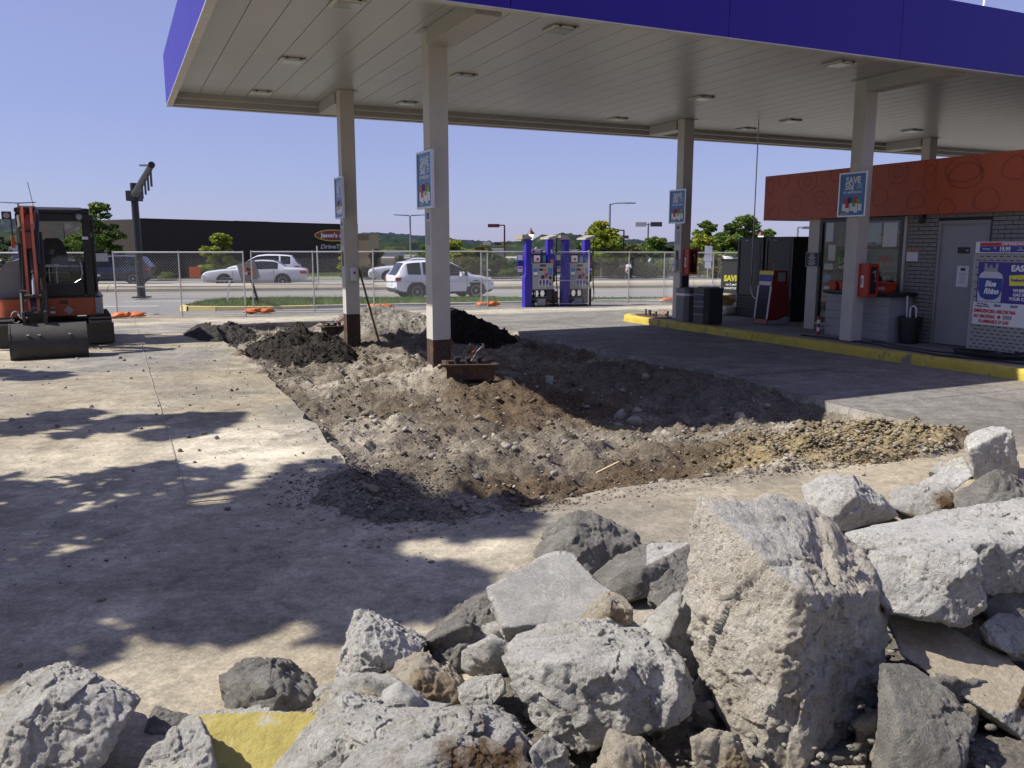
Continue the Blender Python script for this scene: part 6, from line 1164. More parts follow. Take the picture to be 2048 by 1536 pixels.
def tree(name, label, base, h, spread, trunk_h, lm, n, size, seed, nb=26, cat='tree', group='trees across the road', squash=.55, trunk_r=.1, limbs=True, bottom=None):
    rg = np.random.default_rng(seed); t = thing(name, label, cat, base, 0, group); blobs = []; bot = trunk_h if bottom is None else bottom
    mb = MB(); top = Vector((rg.normal() * .1, rg.normal() * .1, h * .9)); mid = Vector((rg.normal() * .06 * h * .1, 0, h * .45))
    mb.tube([(0, 0, -.1), mid * .5, mid, mid.lerp(top, .5), top], trunk_r, 8, r1=trunk_r * .2)
    for k in range(nb):
        f = rg.uniform(0, 1); z = bot + (h - bot) * f; prof = math.sin(PI * min(1, (.18 + .82 * f) ** .8)) ** .6 if f < .98 else .25; rr = spread * prof * rg.uniform(.25, .95); a = rg.uniform(0, 2 * PI)
        br = spread * rg.uniform(.14, .34); c = Vector((rr * math.cos(a), rr * math.sin(a), z)); blobs.append((c.x, c.y, min(c.z, h - br * squash * .6), br, br, br * squash))
        if limbs: s = Vector((0, 0, max(trunk_h * .7, z * .6))); mb.tube([s, s.lerp(c, .5) + Vector((0, 0, .1)), c], trunk_r * .35, 5, r1=trunk_r * .08)
    ob('trunk', mb, M_bark, t); V, F = leaves(rg, blobs, n, size); ob('crown', npmesh('crown', V, F), lm, t); return t
def at_px(a, y, z): q = aty(a, 490, y); return (q.x, y, z)
tr = [ # px x, Y, top px, half width px, bottom px, material, label
    (200, 58, 408, 46, 520, L_mid, 'airy green tree standing behind the excavator cab'), (442, 56.5, 468, 40, 560, L_yel, 'bushy yellow green tree in front of the brown building'), (692, 57, 478, 22, 565, L_yel, 'thin yellow green sapling behind the rusty footed column'),
    (8, 62, 472, 30, 555, L_dark, 'dark leafy tree at the far left edge'), (912, 64, 482, 40, 545, L_yel, 'yellow green tree right of the tall column'), (1204, 57, 445, 46, 525, L_yel, 'bright yellow green tree right of the fuel pumps'),
    (1262, 62, 492, 34, 560, L_olive, 'olive tree with reddish tint left of the bins column'), (1308, 66, 478, 50, 560, L_mid, 'round green tree left of the bins column'), (1412, 66, 442, 34, 560, L_mid, 'tall green tree right of the bins column'), (1402, 60, 470, 40, 558, L_yel, 'yellowish tree just right of the bins column'),
    (1488, 62, 434, 48, 560, L_mid, 'broad green tree behind the black coolers'), (1535, 64, 458, 26, 550, L_mid, 'small green tree above the right black cooler'), (1350, 66, 492, 34, 560, L_dark, 'dark green tree behind the bins column'),
    (1170, 66, 486, 36, 560, L_dark, 'dark tree between the right fuel pump and the bright tree'), (1238, 68, 484, 34, 560, L_mid, 'green tree just right of the bright yellow green tree'), (1378, 63, 482, 34, 560, L_mid, 'green tree peeking out right behind the bins column'), (1445, 63, 468, 36, 560, L_mid, 'green tree left of the black coolers'), (1462, 68, 450, 34, 560, L_dark, 'darker tree behind the left cooler'), (962, 70, 494, 36, 560, L_olive, 'olive tree left of the maroon lamp'), (852, 66, 492, 30, 560, L_mid, 'green tree behind the tall column'), (150, 64, 470, 34, 560, L_mid, 'green tree hidden behind the excavator cab')]
for k, (a, y, tp, hw, bt, lm, lab) in enumerate(tr):
    zb = -.6 if y < 66 else -.75; top = aty(a, tp, y).z; bot = max(aty(a, bt, y).z, zb + .2); tree('street_tree', lab, at_px(a, y, zb), top - zb, hw / 1693 * y, max(.3, bot - zb), lm, 6000 if hw > 30 else 2800, .135, 300 + k, nb=52 if hw > 30 else 28, squash=.5, bottom=max(.35, bot - zb))
sh = [(755, 60, 500, 24), (800, 60, 515, 20), (880, 58, 515, 30), (930, 58, 518, 36), (985, 58, 512, 36), (1020, 58, 522, 30), (1225, 58, 520, 34), (1280, 58, 524, 34), (1335, 58, 520, 34), (1440, 58, 515, 36), (1180, 59, 516, 30), (30, 60, 515, 26), (730, 58, 535, 22), (560, 57.2, 545, 22), (330, 57.2, 548, 18)]
sl2 = ['behind the fence left of the white crossover', 'left of the tall column behind the white crossover', 'just right of the tall column', 'right of the tall column with reddish leaves', 'left of the fuel pumps', 'nearest the left fuel pump', 'right of the fuel pumps', 'left of the bins column below the olive tree', 'directly behind the bins column', 'left of the black banner', 'behind the right fuel pump', 'at the far left behind the excavator', 'right of the rusty footed column', 'behind the silver sedan roof', 'between the dark car and the silver sedan']
for k, (a, y, tp, hw) in enumerate(sh):
    top = aty(a, tp, y).z; tree('shrub', 'leafy hedge shrub ' + sl2[k], at_px(a, y, -.62), max(.5, top + .62), hw / 1693 * y * 1.15, .1, (L_olive, L_dark, L_mid)[k % 3], 2600, .12, 500 + k, nb=22, cat='shrub', group='shrubs across the road', squash=.75, trunk_r=.04, limbs=False, bottom=.15)
# ------------------------------------------------------------------ buildings across the road
M_brown = mat('stucco_brown', (.030, .022, .019), .9, var=.12, vscale=1.5, bump=.2, bscale=20); M_beige = mat('stucco_beige', (.30, .26, .19), .9, var=.08, vscale=.8, bump=.2, bscale=20); M_tanb = paint('tan_block', (.34, .27, .15), .8); M_rtu = paint('roof_unit', (.36, .36, .36), .6)
A0 = aty(280, 438, 60.5); dirw = math.radians(90 - 33.5); dx, dy = math.cos(dirw), math.sin(dirw)
# wall from A0 running away to the right until px 716
tt = 0
while True:
    q = Vector((A0.x + dx * tt, A0.y + dy * tt, 0)); a = 1024 + 1693 * q.x / q.y
    if a > 716: break
    tt += .05
WL = tt; zt = A0.z; bb = thing('brown_building', 'long dark brown flat roofed restaurant building across the road', 'building', (A0.x, A0.y, -.62), dirw)
ob('wall', MB().box(0, 0, 0, WL, .3, zt + .62).box(0, .301, 0, .3, 14, zt + .62).box(WL - .3, .301, 0, WL, 14, zt + .62), M_brown, bb); ob('roof', MB().box(.301, .301, zt + .1, WL - .301, 14, zt + .2), M_mortar, bb); ob('parapet_cap', MB().box(-.04, -.04, zt + .622, WL + .04, .34, zt + .68), M_brown, bb)
for a0, a1, h in ((388, 445, .42), (527, 583, .55)):
    f0, f1 = (a0 - 280) / (716 - 280), (a1 - 280) / (716 - 280); x0, x1 = WL * f0 * .72 + 0, WL * f1 * .8; u_ = ob('roof_unit', MB().box(x0, 1.2, zt + .2, x1 + .6, 3.2, zt + .2 + h, b=.03), M_rtu, bb)
def wall_x(a):
    lo, hi = 0, WL * 1.3
    for _ in range(40):
        m_ = (lo + hi) / 2; q = (A0.x + dx * m_, A0.y + dy * m_)
        if 1024 + 1693 * q[0] / q[1] < a: lo = m_
        else: hi = m_
    return lo
x0, x1 = wall_x(629), wall_x(704); cx, hwid = (x0 + x1) / 2, (x1 - x0) / 2; zc = aty(670, 471, A0.y + dy * wall_x(670)).z + .62
M_sg = paint('sign_gold', (.62, .50, .06), .5); M_sr = paint('sign_maroon', (.20, .012, .012), .4)
def ell(rx, rz, y0, y1): return MB().prism([(cx + rx * math.cos(a), zc + rz * math.sin(a)) for a in np.linspace(0, 2 * PI, 40)[:-1]], 'y', y0, y1)
sg = ob('oval_sign', ell(hwid, .52, -.10, -.002), M_sg, bb); ob('oval_face', ell(hwid * .955, .44, -.13, -.101), M_sr, sg)
letters("Jason's deli", .52, M_w, bb, (cx, -.135, zc), bold=.014, squash=hwid * 1.7 / 2.75, name='sign_lettering'); x2 = wall_x(640); letters('DriveThru', .52, paint('sign_letter_grey', (.42, .40, .38), .5), bb, (x2, -.02, zc - 1.0), bold=.02, shear=.25, align='LEFT', squash=hwid * 1.55 / 2.3, name='sign_lettering')
for k, (a, b_) in enumerate(((300, 340), (560, 600))): ob('wall_vent', MB().box(wall_x(a), -.02, .9, wall_x(a) + .6, -.001, 1.2), M_ink, bb)
q0 = aty(720, 469, 84); t = thing('tan_block_building', 'small tan block behind the right end of the brown building', 'building', (q0.x - 1, 84, -1.5), 0); ob('wall', MB().box(0, 0, 0, 1.9, 6, q0.z + 1.5), M_tanb, t); ob('coping', MB().box(-.05, -.05, q0.z + 1.501, 1.95, 6.05, q0.z + 1.57), M_tanb, t)
q0 = aty(100, 448, 66); q1 = aty(274, 448, 66); t = thing('beige_building', 'plain beige stucco building behind the excavator', 'building', (q0.x, 66, -.65), math.radians(6)); L_ = q1.x - q0.x + 1.2
ob('wall', MB().box(0, 0, 0, L_, 12, q0.z + .65), M_beige, t); ob('coping', MB().box(-.06, -.06, q0.z + .651, L_ + .06, 12.06, q0.z + .75), M_beige, t)
q0 = aty(15, 497, 75); t = thing('blue_sign_building', 'pale wall with a small blue sign left of the excavator', 'building', (q0.x, 75, -.8), .1); ob('wall', MB().box(0, 0, 0, 4.6, 6, q0.z + .8 + .35), paint('pale_lilac_wall', (.42, .42, .48), .8), t); ob('roof', MB().box(-.1, -.1, q0.z + 1.151, 4.7, 6.1, q0.z + 1.3), M_ink, t)
x_ = aty(24, 500, 75).x - q0.x; ob('sign_panel', MB().box(x_, -.08, .75, x_ + .9, -.01, 1.95), M_bp, t); letters('PARK', .28, M_w, t, (x_ + .45, -.085, 1.0), bold=.01)
def shopbox(label, a0, a1, tp, y, m, roofm=None, sign=None, gable=False, lets=None):
    q0, q1 = aty(a0, tp, y), aty(a1, tp, y); zb = float(terr(np.array([q0.x]), np.array([y]))[0]) - .3; L_ = q1.x - q0.x; h = q0.z - zb; t = thing('distant_shop', label, 'building', (q0.x, y, zb), 0, 'shops in the valley')
    ob('wall', MB().box(0, 0, 0, L_, 10, h * (1 if not gable else .6)), m, t)
    if gable: ob('roof', MB().prism([(-.3, h * .6), (L_ + .3, h * .6), (L_ * .5, h)], 'y', -.3, 10), M_rtu, t)
    else: ob('roof', MB().box(-.2, -.2, h + .002, L_ + .2, 10.2, h + .35), roofm or m, t)
    n = max(2, int(L_ / 4))
    for k in range(n): ob('window', MB().box(L_ * (k + .2) / n, -.06, h * .12, L_ * (k + .8) / n, -.01, h * .42), M_cglass, t)
    if lets: letters(lets, h * .2, M_rp, t, (L_ * .45, -.08, h * .72), bold=.03, name='sign_lettering')
    return t
M_wb = paint('shop_white', (.55, .53, .49), .8); M_gb = mat('shop_grey', (.30, .30, .31), .8, var=.1, vscale=.5)
shopbox('tan strip of shops with red lettering left of the tall column', 748, 814, 520, 130, paint('shop_tan', (.36, .30, .25), .8), lets='SALE  MARKET'); shopbox('flat white shop roof beyond the tan shops', 762, 800, 506, 240, M_wb); shopbox('white gabled shop left of the tall column', 822, 845, 512, 220, M_wb, gable=True); shopbox('white flat shop left of the tall column', 800, 826, 513, 260, M_wb); shopbox('plain grey store wall left of the fuel pumps', 950, 1006, 503, 120, M_gb); shopbox('low white shop left of the fuel pumps', 1004, 1036, 519, 150, M_wb, sign=1); shopbox('white house roof far behind the fuel pumps', 1064, 1082, 494, 420, M_wb, gable=True); shopbox('grey shop behind the white crossover', 712, 746, 512, 150, M_gb)
# ------------------------------------------------------------------ lamps, mast, road signs
M_mar = paint('lamp_maroon', (.085, .012, .012), .5); M_pole = paint('lamp_pole_grey', (.20, .20, .21), .5); M_mast = mat('mast_black', (.012, .012, .014), .45, var=.1)
def lamp(label, a, y, tp, kind, m):
    q = aty(a, tp, y); zb = float(terr(np.array([q.x]), np.array([float(y)]))[0]); H_ = q.z - zb; t = thing('street_lamp', label, 'lamp', (q.x, y, zb), 0, 'parking lot lamps'); r_ = .07 if y < 70 else .11
    ob('pole', MB().tube([(0, 0, 0), (0, 0, H_ - .1)], r_, 8, r1=r_ * .75), m, t)
    if kind in ('L', 'R'): s = -1 if kind == 'L' else 1; ob('arm', MB().box(min(0, s * .5), -.04, H_ - .16, max(0, s * .5), .04, H_ - .08), m, t); ob('lamp_head', MB().box(min(s * .35, s * 1.15), -.2, H_ - .26, max(s * .35, s * 1.15), .2, H_ - .03, b=.03), m, t)
    elif kind == 'A': ob('arm', MB().tube([(0, 0, H_ - .15), (.5, 0, H_ - .05), (1.8, 0, H_ - .02)], .06, 6), m, t); ob('lamp_head', MB().box(1.2, -.15, H_ - .1, 2.1, .15, H_, b=.03), m, t)
    elif kind == 'D':
        for s in (-1, 1): ob('lamp_head', MB().box(min(s * .25, s * 1.5), -.2, H_ - .5, max(s * .25, s * 1.5), .2, H_, b=.03), M_ink if s > 0 else M_rtu, t)
        ob('arm', MB().box(-.3, -.05, H_ - .3, .3, .05, H_ - .2), m, t)
    elif kind == 'T':
        for s in (-1, 1): ob('lamp_head', MB().prism([(s * .1, H_ - .12), (s * 1.8, H_ - .02), (s * 1.8, H_ + .06), (s * .1, H_)], 'y', -.18, .18), m, t)
    elif kind == 'N':
        ob('lantern_glass', MB().lathe([(.10, H_ - .75), (.2, H_ - .35)], 8), mat('lantern_lit', (.9, .82, .6), .4, var=0, emis=1.2), t); ob('lantern_cap', MB().lathe([(.25, H_ - .36), (.26, H_ - .32), (.14, H_ - .15), (.05, H_ - .08), (.02, H_ + .1)], 10), m, t); ob('lantern_base', MB().lathe([(.06, H_ - .95), (.12, H_ - .8), (.12, H_ - .74)], 8), m, t)
for args in (('tall twin armed grey lamp left of the tall column', 820, 95, 430, 'T', M_pole), ('maroon lamp with box head left of the fuel pumps', 1009, 58.5, 447, 'L', M_mar), ('lit maroon lantern above the left fuel pump', 1062, 58, 458, 'N', M_mar), ('tall grey lamp with one arm right of the fuel pumps', 1220, 70, 405, 'A', M_pole), ('maroon lamp with box head above the fence right of the pumps', 1248, 58.5, 457, 'L', M_mar), ('twin headed grey lamp left of the bins column', 1297, 95, 444, 'D', M_pole), ('small distant twin headed lamp right of the pumps', 1239, 140, 471, 'D', M_pole), ('twin armed lamp behind the excavator', 36, 90, 405, 'T', M_pole), ('lit maroon lantern above the left black cooler', 1522, 58, 461, 'N', M_mar), ('grey lamp with box head above the right black cooler', 1596, 75, 452, 'R', M_pole), ('small distant twin headed lamp left of the pumps', 985, 140, 484, 'D', M_pole)): lamp(*args)
mp_ = Vector((-16.0, 36.2, 0)); t = thing('signal_mast', 'black mast pole with long arm and hanging edge on signs', 'mast', (mp_.x, mp_.y, -.45)); top = aty(273, 366, 36.2).z + .45
ob('pole', MB().tube([(0, 0, 0), (0, 0, top)], .17, 16, r1=.14), M_mast, t); ob('base_plate', MB().box(-.3, -.3, 0, .3, .3, .06), M_mast, t); ob('clamp', MB().box(-.26, -.26, top - .75, .26, .26, top - .32, b=.03), M_mast, t)
a_ = Vector((0, 0, top - .5)); e_ = aty(303, 330, 25.6) - Vector((mp_.x, mp_.y, -.45)); am = ob('arm', MB().tube([a_, a_.lerp(e_, .5), e_], .15, 14, r1=.085), M_mast, t); ob('arm_cap', MB().lathe([(.1, 0), (.1, .04), (0, .05)], 14, M=Matrix.Translation(e_) @ (e_ - a_).to_track_quat('Z', 'Y').to_matrix().to_4x4()), M_mast, t)
for f in (.52, .68, .82, .95): p = a_.lerp(e_, f); ob('hanging_sign', MB().box(p.x - .015, p.y - .05, p.z - .58, p.x + .015, p.y + .05, p.z - .1), M_mast, t)
p = a_.lerp(e_, .93); ob('top_plate', MB().box(p.x - .3, p.y - .05, p.z + .05, p.x - .02, p.y + .05, p.z + .1), M_pole, t)
q = atz(1415, 560, -.5); t = thing('road_sign', 'grey backs of three small road signs on one post', 'sign', (q.x, q.y, -.45), .2); zz = aty(1415, 492, q.y).z + .45
ob('post', MB().tube([(0, .05, 0), (0, .05, zz)], .035, 8), M_gpipe, t)
for k, (z0, z1, w_) in enumerate(((zz - .55, zz, .26), (zz - 1.0, zz - .58, .28), (zz - 1.45, zz - 1.03, .22))): ob('sign_plate', MB().box(-w_, -.01, z0, w_, .01, z1, b=.02), M_paper, t)
# overhead cable, top right corner
tag(ob('overhead_cable', MB().tube([Vector((9, 24, 10.1)), Vector((13, 24, 9.75)), Vector((18, 24, 9.55)), Vector((24, 24, 9.7))], .02, 5), M_ink), 'thin dark overhead cable at the top right corner', 'cable')
# ------------------------------------------------------------------ wooded hills
def hills(name, ridge, y0, y1, base, c1, c2, nx=900, ny=26, lump=1.0, seed=0, sc=1.0):
    a = np.linspace(ridge[0][0], ridge[-1][0], nx); rp = np.interp(a, [p[0] for p in ridge], [p[1] for p in ridge]); k = np.ones(25) / 25; rp = np.convolve(np.pad(rp, 12, 'edge'), k, 'valid')
    tan = (490 - rp) / 1693; V = []; Cc = []; tgt = 1.8 + tan * y1
    for j in range(ny):
        f = j / (ny - 1); y = y0 + (y1 - y0) * f * 1.25; zt_ = base + (tgt - base) * smooth(np.array(f * 1.25)) if f * 1.25 <= 1 else tgt - (f * 1.25 - 1) * 200
        V.append(np.c_[(a - 1024) / 1693 * y, np.full(nx, y), zt_ * np.ones(nx)])
    V = np.concatenate(V); Q = V / np.array([1, 1, 1]) / sc; l = fbm(Q * [1, .35, 0], 1 / 14, 3, seed, ridge=True); V[:, 2] += lump * sc * (2.6 * np.maximum(l, -.4)) + 2 * sc * vnoise(Q / 90, seed + 4)
    m_ = smooth(.5 + .55 * fbm(Q * [1, .5, 0], 1 / 22, 3, seed + 8)); col = np.array(c1) + (np.array(c2) - np.array(c1)) * m_[:, None]; yl = vnoise(Q * [1, .6, 0] / 9, seed + 11) > .55; col[yl] = col[yl] * 1.2 + np.array([.03, .025, 0])
    ii = np.arange(nx * ny).reshape(ny, nx); F = np.stack([ii[:-1, :-1], ii[:-1, 1:], ii[1:, 1:], ii[1:, :-1]], -1).reshape(-1, 4)
    m = mat('woods_' + name, c1, 1.0, var=.35, vscale=.12 / sc, attr='tone', spec=.05); o = ob(name, npmesh(name, V, F, False, col), m); o['kind'] = 'structure'; return o
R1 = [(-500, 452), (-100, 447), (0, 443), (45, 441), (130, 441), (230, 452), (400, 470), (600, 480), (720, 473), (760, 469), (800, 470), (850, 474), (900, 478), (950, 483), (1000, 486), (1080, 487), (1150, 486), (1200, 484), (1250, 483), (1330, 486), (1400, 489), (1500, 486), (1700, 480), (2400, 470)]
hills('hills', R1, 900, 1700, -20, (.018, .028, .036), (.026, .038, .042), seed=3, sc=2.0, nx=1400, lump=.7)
R2 = [(-500, 470), (0, 468), (60, 474), (300, 486), (730, 486), (800, 484), (900, 489), (1000, 492), (1060, 490), (1090, 474), (1110, 470), (1140, 476), (1180, 480), (1230, 492), (1400, 494), (1600, 490), (2400, 486)]
hills('wooded_slope', R2, 300, 620, -14, (.014, .026, .018), (.027, .040, .024), seed=13, nx=1200, lump=.7)
R3 = [(-500, 506), (300, 508), (700, 510), (740, 507), (800, 508), (860, 510), (1000, 512), (1200, 508), (1500, 508), (2400, 506)]
hills('valley_trees', R3, 170, 300, -9, (.022, .040, .016), (.05, .066, .022), seed=23, nx=1000, lump=.6, sc=.8)
# ------------------------------------------------------------------ broken concrete boulders
def concrete(name, c1, c2, agg=0.5, stain=None, smoothf=False):
    m = bpy.data.materials.new(name); m.use_nodes = True; nt = m.node_tree; L = nt.links.new; b = nt.nodes['Principled BSDF']; tc = nd(nt, 'ShaderNodeTexCoord')
    def noise(s, d=8, r_=.65):
        n = nd(nt, 'ShaderNodeTexNoise'); n.inputs['Scale'].default_value = s; n.inputs['Detail'].default_value = d; n.inputs['Roughness'].default_value = r_; L(tc.outputs['Object'], n.inputs['Vector']); return n.outputs[0]
    def rng_(x, a, b_, c=0., d=1.):
        r_ = nd(nt, 'ShaderNodeMapRange'); L(x, r_.inputs[0]); r_.inputs[1].default_value = a; r_.inputs[2].default_value = b_; r_.inputs[3].default_value = c; r_.inputs[4].default_value = d; return r_.outputs[0]
    def mix(f, a, b_, mode='MIX'):
        x = nd(nt, 'ShaderNodeMix', data_type='RGBA', blend_type=mode)
        for s_, v_ in ((0, f), (6, a), (7, b_)):
            if isinstance(v_, (tuple, list)): x.inputs[s_].default_value = (*v_, 1)
            elif isinstance(v_, float): x.inputs[s_].default_value = v_
            else: L(v_, x.inputs[s_])
        return x.outputs[2]
    cur = mix(rng_(noise(6), .35, .65), c1, c2)
    cur = mix(1.0, cur, rng_(noise(70, 6, .8), .3, .7, .78, 1.45), 'MULTIPLY')
    wv = nd(nt, 'ShaderNodeTexNoise'); wv.inputs['Scale'].default_value = 30; wv.inputs['Detail'].default_value = 4; L(tc.outputs['Object'], wv.inputs['Vector'])
    va = nd(nt, 'ShaderNodeVectorMath', operation='MULTIPLY_ADD'); L(wv.outputs['Color'], va.inputs[0]); va.inputs[1].default_value = (.035, .035, .035); L(tc.outputs['Object'], va.inputs[2])
    vo = nd(nt, 'ShaderNodeTexVoronoi'); vo.inputs['Scale'].default_value = 48; vo.inputs['Randomness'].default_value = 1.0; L(va.outputs[0], vo.inputs['Vector'])
    sp = nd(nt, 'ShaderNodeSeparateColor'); L(vo.outputs['Color'], sp.inputs[0])
    pick = nd(nt, 'ShaderNodeMath', operation='MULTIPLY'); L(rng_(sp.outputs[0], 1 - .32 * agg - .02, 1 - .32 * agg + .02), pick.inputs[0]); L(rng_(vo.outputs['Distance'], .42, .34), pick.inputs[1])
    aggc = mix(sp.outputs[1], (.20, .195, .20), (.40, .33, .22)); pk2 = nd(nt, 'ShaderNodeMath', operation='MULTIPLY'); L(pick.outputs[0], pk2.inputs[0]); L(rng_(sp.outputs[2], 0., 1., .15, .8), pk2.inputs[1]); cur = mix(pk2.outputs[0], cur, aggc)
    cur = mix(1.0, cur, rng_(noise(14, 8, .7), .3, .7, .86, 1.2), 'MULTIPLY')
    if stain: cur = mix(rng_(noise(3.2, 6, .6), .5, .62), cur, stain)
    if smoothf: cur = mix(rng_(noise(22, 9, .85), .58, .68, 0., .7), cur, (.50, .49, .45)) if smoothf == 'scratch' else cur
    L(cur, b.inputs['Base Color']); b.inputs['Roughness'].default_value = .93; b.inputs['Specular IOR Level'].default_value = .2
    ad = nd(nt, 'ShaderNodeMath', operation='ADD'); L(noise(55, 10, .8), ad.inputs[0]); m2 = nd(nt, 'ShaderNodeMath', operation='MULTIPLY'); L(pick.outputs[0], m2.inputs[0]); m2.inputs[1].default_value = .35; L(m2.outputs[0], ad.inputs[1])
    a2 = nd(nt, 'ShaderNodeMath', operation='ADD'); m3 = nd(nt, 'ShaderNodeMath', operation='MULTIPLY'); L(noise(130, 4, .7), m3.inputs[0]); m3.inputs[1].default_value = .5; L(ad.outputs[0], a2.inputs[0]); L(m3.outputs[0], a2.inputs[1])
    bp = nd(nt, 'ShaderNodeBump'); bp.inputs['Strength'].default_value = .35 if smoothf else .95; bp.inputs['Distance'].default_value = .035; L(a2.outputs[0], bp.inputs['Height']); L(bp.outputs[0], b.inputs['Normal']); return m
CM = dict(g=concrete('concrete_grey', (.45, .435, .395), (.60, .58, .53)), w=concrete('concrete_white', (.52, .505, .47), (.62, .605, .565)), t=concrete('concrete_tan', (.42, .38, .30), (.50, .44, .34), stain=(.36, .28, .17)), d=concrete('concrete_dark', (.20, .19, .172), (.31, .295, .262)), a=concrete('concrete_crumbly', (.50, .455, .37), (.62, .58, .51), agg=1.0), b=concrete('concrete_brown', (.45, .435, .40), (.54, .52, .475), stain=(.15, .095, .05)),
          s=concrete('cast_face_grey', (.24, .235, .215), (.30, .29, .265), agg=.05, smoothf='scratch'), sb=concrete('cast_face_brown', (.27, .235, .17), (.31, .27, .20), agg=.08, smoothf='scratch'))
def ypaint():
    m = mat('yellow_kerb_paint', (.37, .31, .085), .85, var=.25, vscale=9, bump=.9, bscale=30, col2=(.36, .33, .25), c2scale=9, c2lo=.55, c2hi=.62, bdist=.012); return m
CM['y'] = ypaint(); CM['yl'] = paint('orange_edge_paint', (.55, .27, .03), .7)
ICO[6] = ico(7); ICO[5] = ico(6); ICO[4] = ico(5)
def boulder(label, Y, pts, m='g', thick=.35, sub=5, rough=1.0, flats=(), seed=0, drop=.12, k=110, name='concrete_chunk', group='broken concrete chunks', floor=None):
    """pts: visible corners (pixel x, pixel y, depth offset); the far side is closed behind them"""
    P = [np.array(aty(a, b, Y + d)) for a, b, d in pts]; c = np.mean(P, 0); Q = list(P)
    for p in P:
        r_ = np.array([p[0], p[1], 0.0]); r_ = r_ / np.linalg.norm(r_)
        Q.append(c + (p - c) * .86 + r_ * thick + np.array([0, 0, -drop]))
    Q = np.array(Q); fl = .0 if floor is None else floor; Q[:, 2] = np.maximum(Q[:, 2], fl - .06)
    bm = bmesh.new()
    for q in Q: bm.verts.new(q)
    bmesh.ops.convex_hull(bm, input=bm.verts[:]); bm.normal_update(); cc = Q.mean(0)
    pl = []
    for f in bm.faces:
        n = np.array(f.normal); A = f.calc_area()
        if A < 1e-6: continue
        d = float(n @ (np.array(f.verts[0].co) - cc))
        if d < 0: n, d = -n, -d
        for q in pl:
            if q[0] @ n > .992: q[2] += A; break
        else: pl.append([n, max(d, .02), A])
    bm.free(); rg_ = np.random.default_rng(seed + 5000); R0 = Q - cc; nfl = len(pl)
    for _ in range(22):
        n = rg_.normal(size=3); n /= np.linalg.norm(n); hs = float((R0 @ n).max()); pl.append([n, hs * rg_.uniform(.935, .995), 0])
    N = np.array([q[0] for q in pl]); D = np.array([q[1] for q in pl])
    V, F = ICO[sub]; w = np.clip(V @ N.T, 1e-6, None) / D
    size = float(np.mean(D)); rad = (w ** k).sum(1) ** (-1.0 / k); S = V * rad[:, None]; dom = w.argmax(1)
    amp = np.ones(len(V)); mi = np.zeros(len(V), int)
    for fi, (dirv, fm, am) in enumerate(flats):
        dv = np.array(dirv, float); dv /= np.linalg.norm(dv); best = int(np.argmax((N @ dv)[:nfl])); near = (N @ N[best] > .975)[dom]
        amp[near] = am; mi[near] = fi + 1
    X = S + seed * 3.7; nn = S / np.linalg.norm(S, axis=1)[:, None]
    sc = 1.0 / max(size, .08)
    wX = X + .02 * np.stack([vnoise(X * 13, seed + 950), vnoise(X * 13 + 5, seed + 951), vnoise(X * 13 + 9, seed + 952)], -1)
    big = fbm(X, 1.1 * sc, 3, seed + 900) * .03 * size; med = fbm(wX, 7, 6, seed + 910, gain=.72) * .0055
    pn = fbm(wX, 17, 4, seed + 920, gain=.7); pit = -np.clip(pn - .7, 0, 1.2) * .010; pb = fbm(wX, 24, 3, seed + 930, gain=.6); peb = np.clip(pb - .6, 0, 1) * .014
    msk = smooth(.5 + .8 * fbm(X, 3.0, 2, seed + 960)); pit = pit * (.35 + 1.0 * msk); peb = peb * (1.2 - .9 * msk)
    rid = (fbm(wX, 4.5, 4, seed + 940, ridge=True, gain=.6) - .3) * .009
    fac = np.zeros(len(V))                                   # flat broken facets with small steps between them
    nw = (nn + .05 * np.stack([vnoise(X * 9, seed + 970), vnoise(X * 9 + 3, seed + 971), vnoise(X * 9 + 7, seed + 972)], -1)).astype(np.float32)
    for M_, aa, tt_ in ((26, .014, .10), (130, .008, .16), (420, .0035, .22)):
        sd_v = rg_.normal(size=(M_, 3)); sd_v /= np.linalg.norm(sd_v, axis=1)[:, None]; near_ = np.argmax(nw @ sd_v.T.astype(np.float32), axis=1)
        off = rg_.uniform(-aa, aa, M_) * min(1.0, size / .18); tl_ = rg_.normal(size=(M_, 3)) * tt_ * .5; loc = nn - sd_v[near_]; fac += off[near_] + (loc * tl_[near_]).sum(1) * size * .5
    rid = rid * .6 + fac
    S = S + nn * ((big * (.25 + .75 * amp) + (med + pit + peb + rid) * amp) * rough)[:, None]
    wpos = S + cc; low = wpos[:, 2] < fl + .01; S[low, 2] = fl - .02 - cc[2] + .2 * (S[low, 2] - (fl - cc[2]))
    me = npmesh(name, S, F, True); me.materials.append(CM[m])
    for (_, fm, _) in flats: me.materials.append(CM[fm])
    if flats: me.polygons.foreach_set('material_index', mi[F].min(1).astype(np.int32))
    return tag(ob(name, me, None, None, tuple(cc)), label, 'rubble', group)
def plane_pts(Y, tri, more):
    """more (pixel x, y) points on the plane through three given corners"""
    p = [aty(a, b, Y + d) for a, b, d in tri]; n = (p[1] - p[0]).cross(p[2] - p[0]); out = list(tri)
    for a, b in more: r_ = ray(a, b); t_ = (p[0] - Vector((0, 0, EYE))).dot(n) / r_.dot(n); out.append((a, b, r_.y * t_ - Y))
    return out
B = boulder
B('huge upright pale concrete block with crumbly left face and dark right side', 2.72, [(1394, 996, .28), (1500, 990, .42), (1622, 1000, .54), (1774, 1170, .36), (1594, 1188, -.04), (1380, 1085, .26), (1384, 1290, .22), (1436, 1440, .12), (1520, 1640, -.10), (1600, 1650, -.08), (1780, 1350, .30), (1758, 1580, .26)], 'a', .12, 6, 1.3, flats=(((-.1, .1, 1), 'g', .8), ((1, -.5, 0), 'g', 1.0)), seed=1)
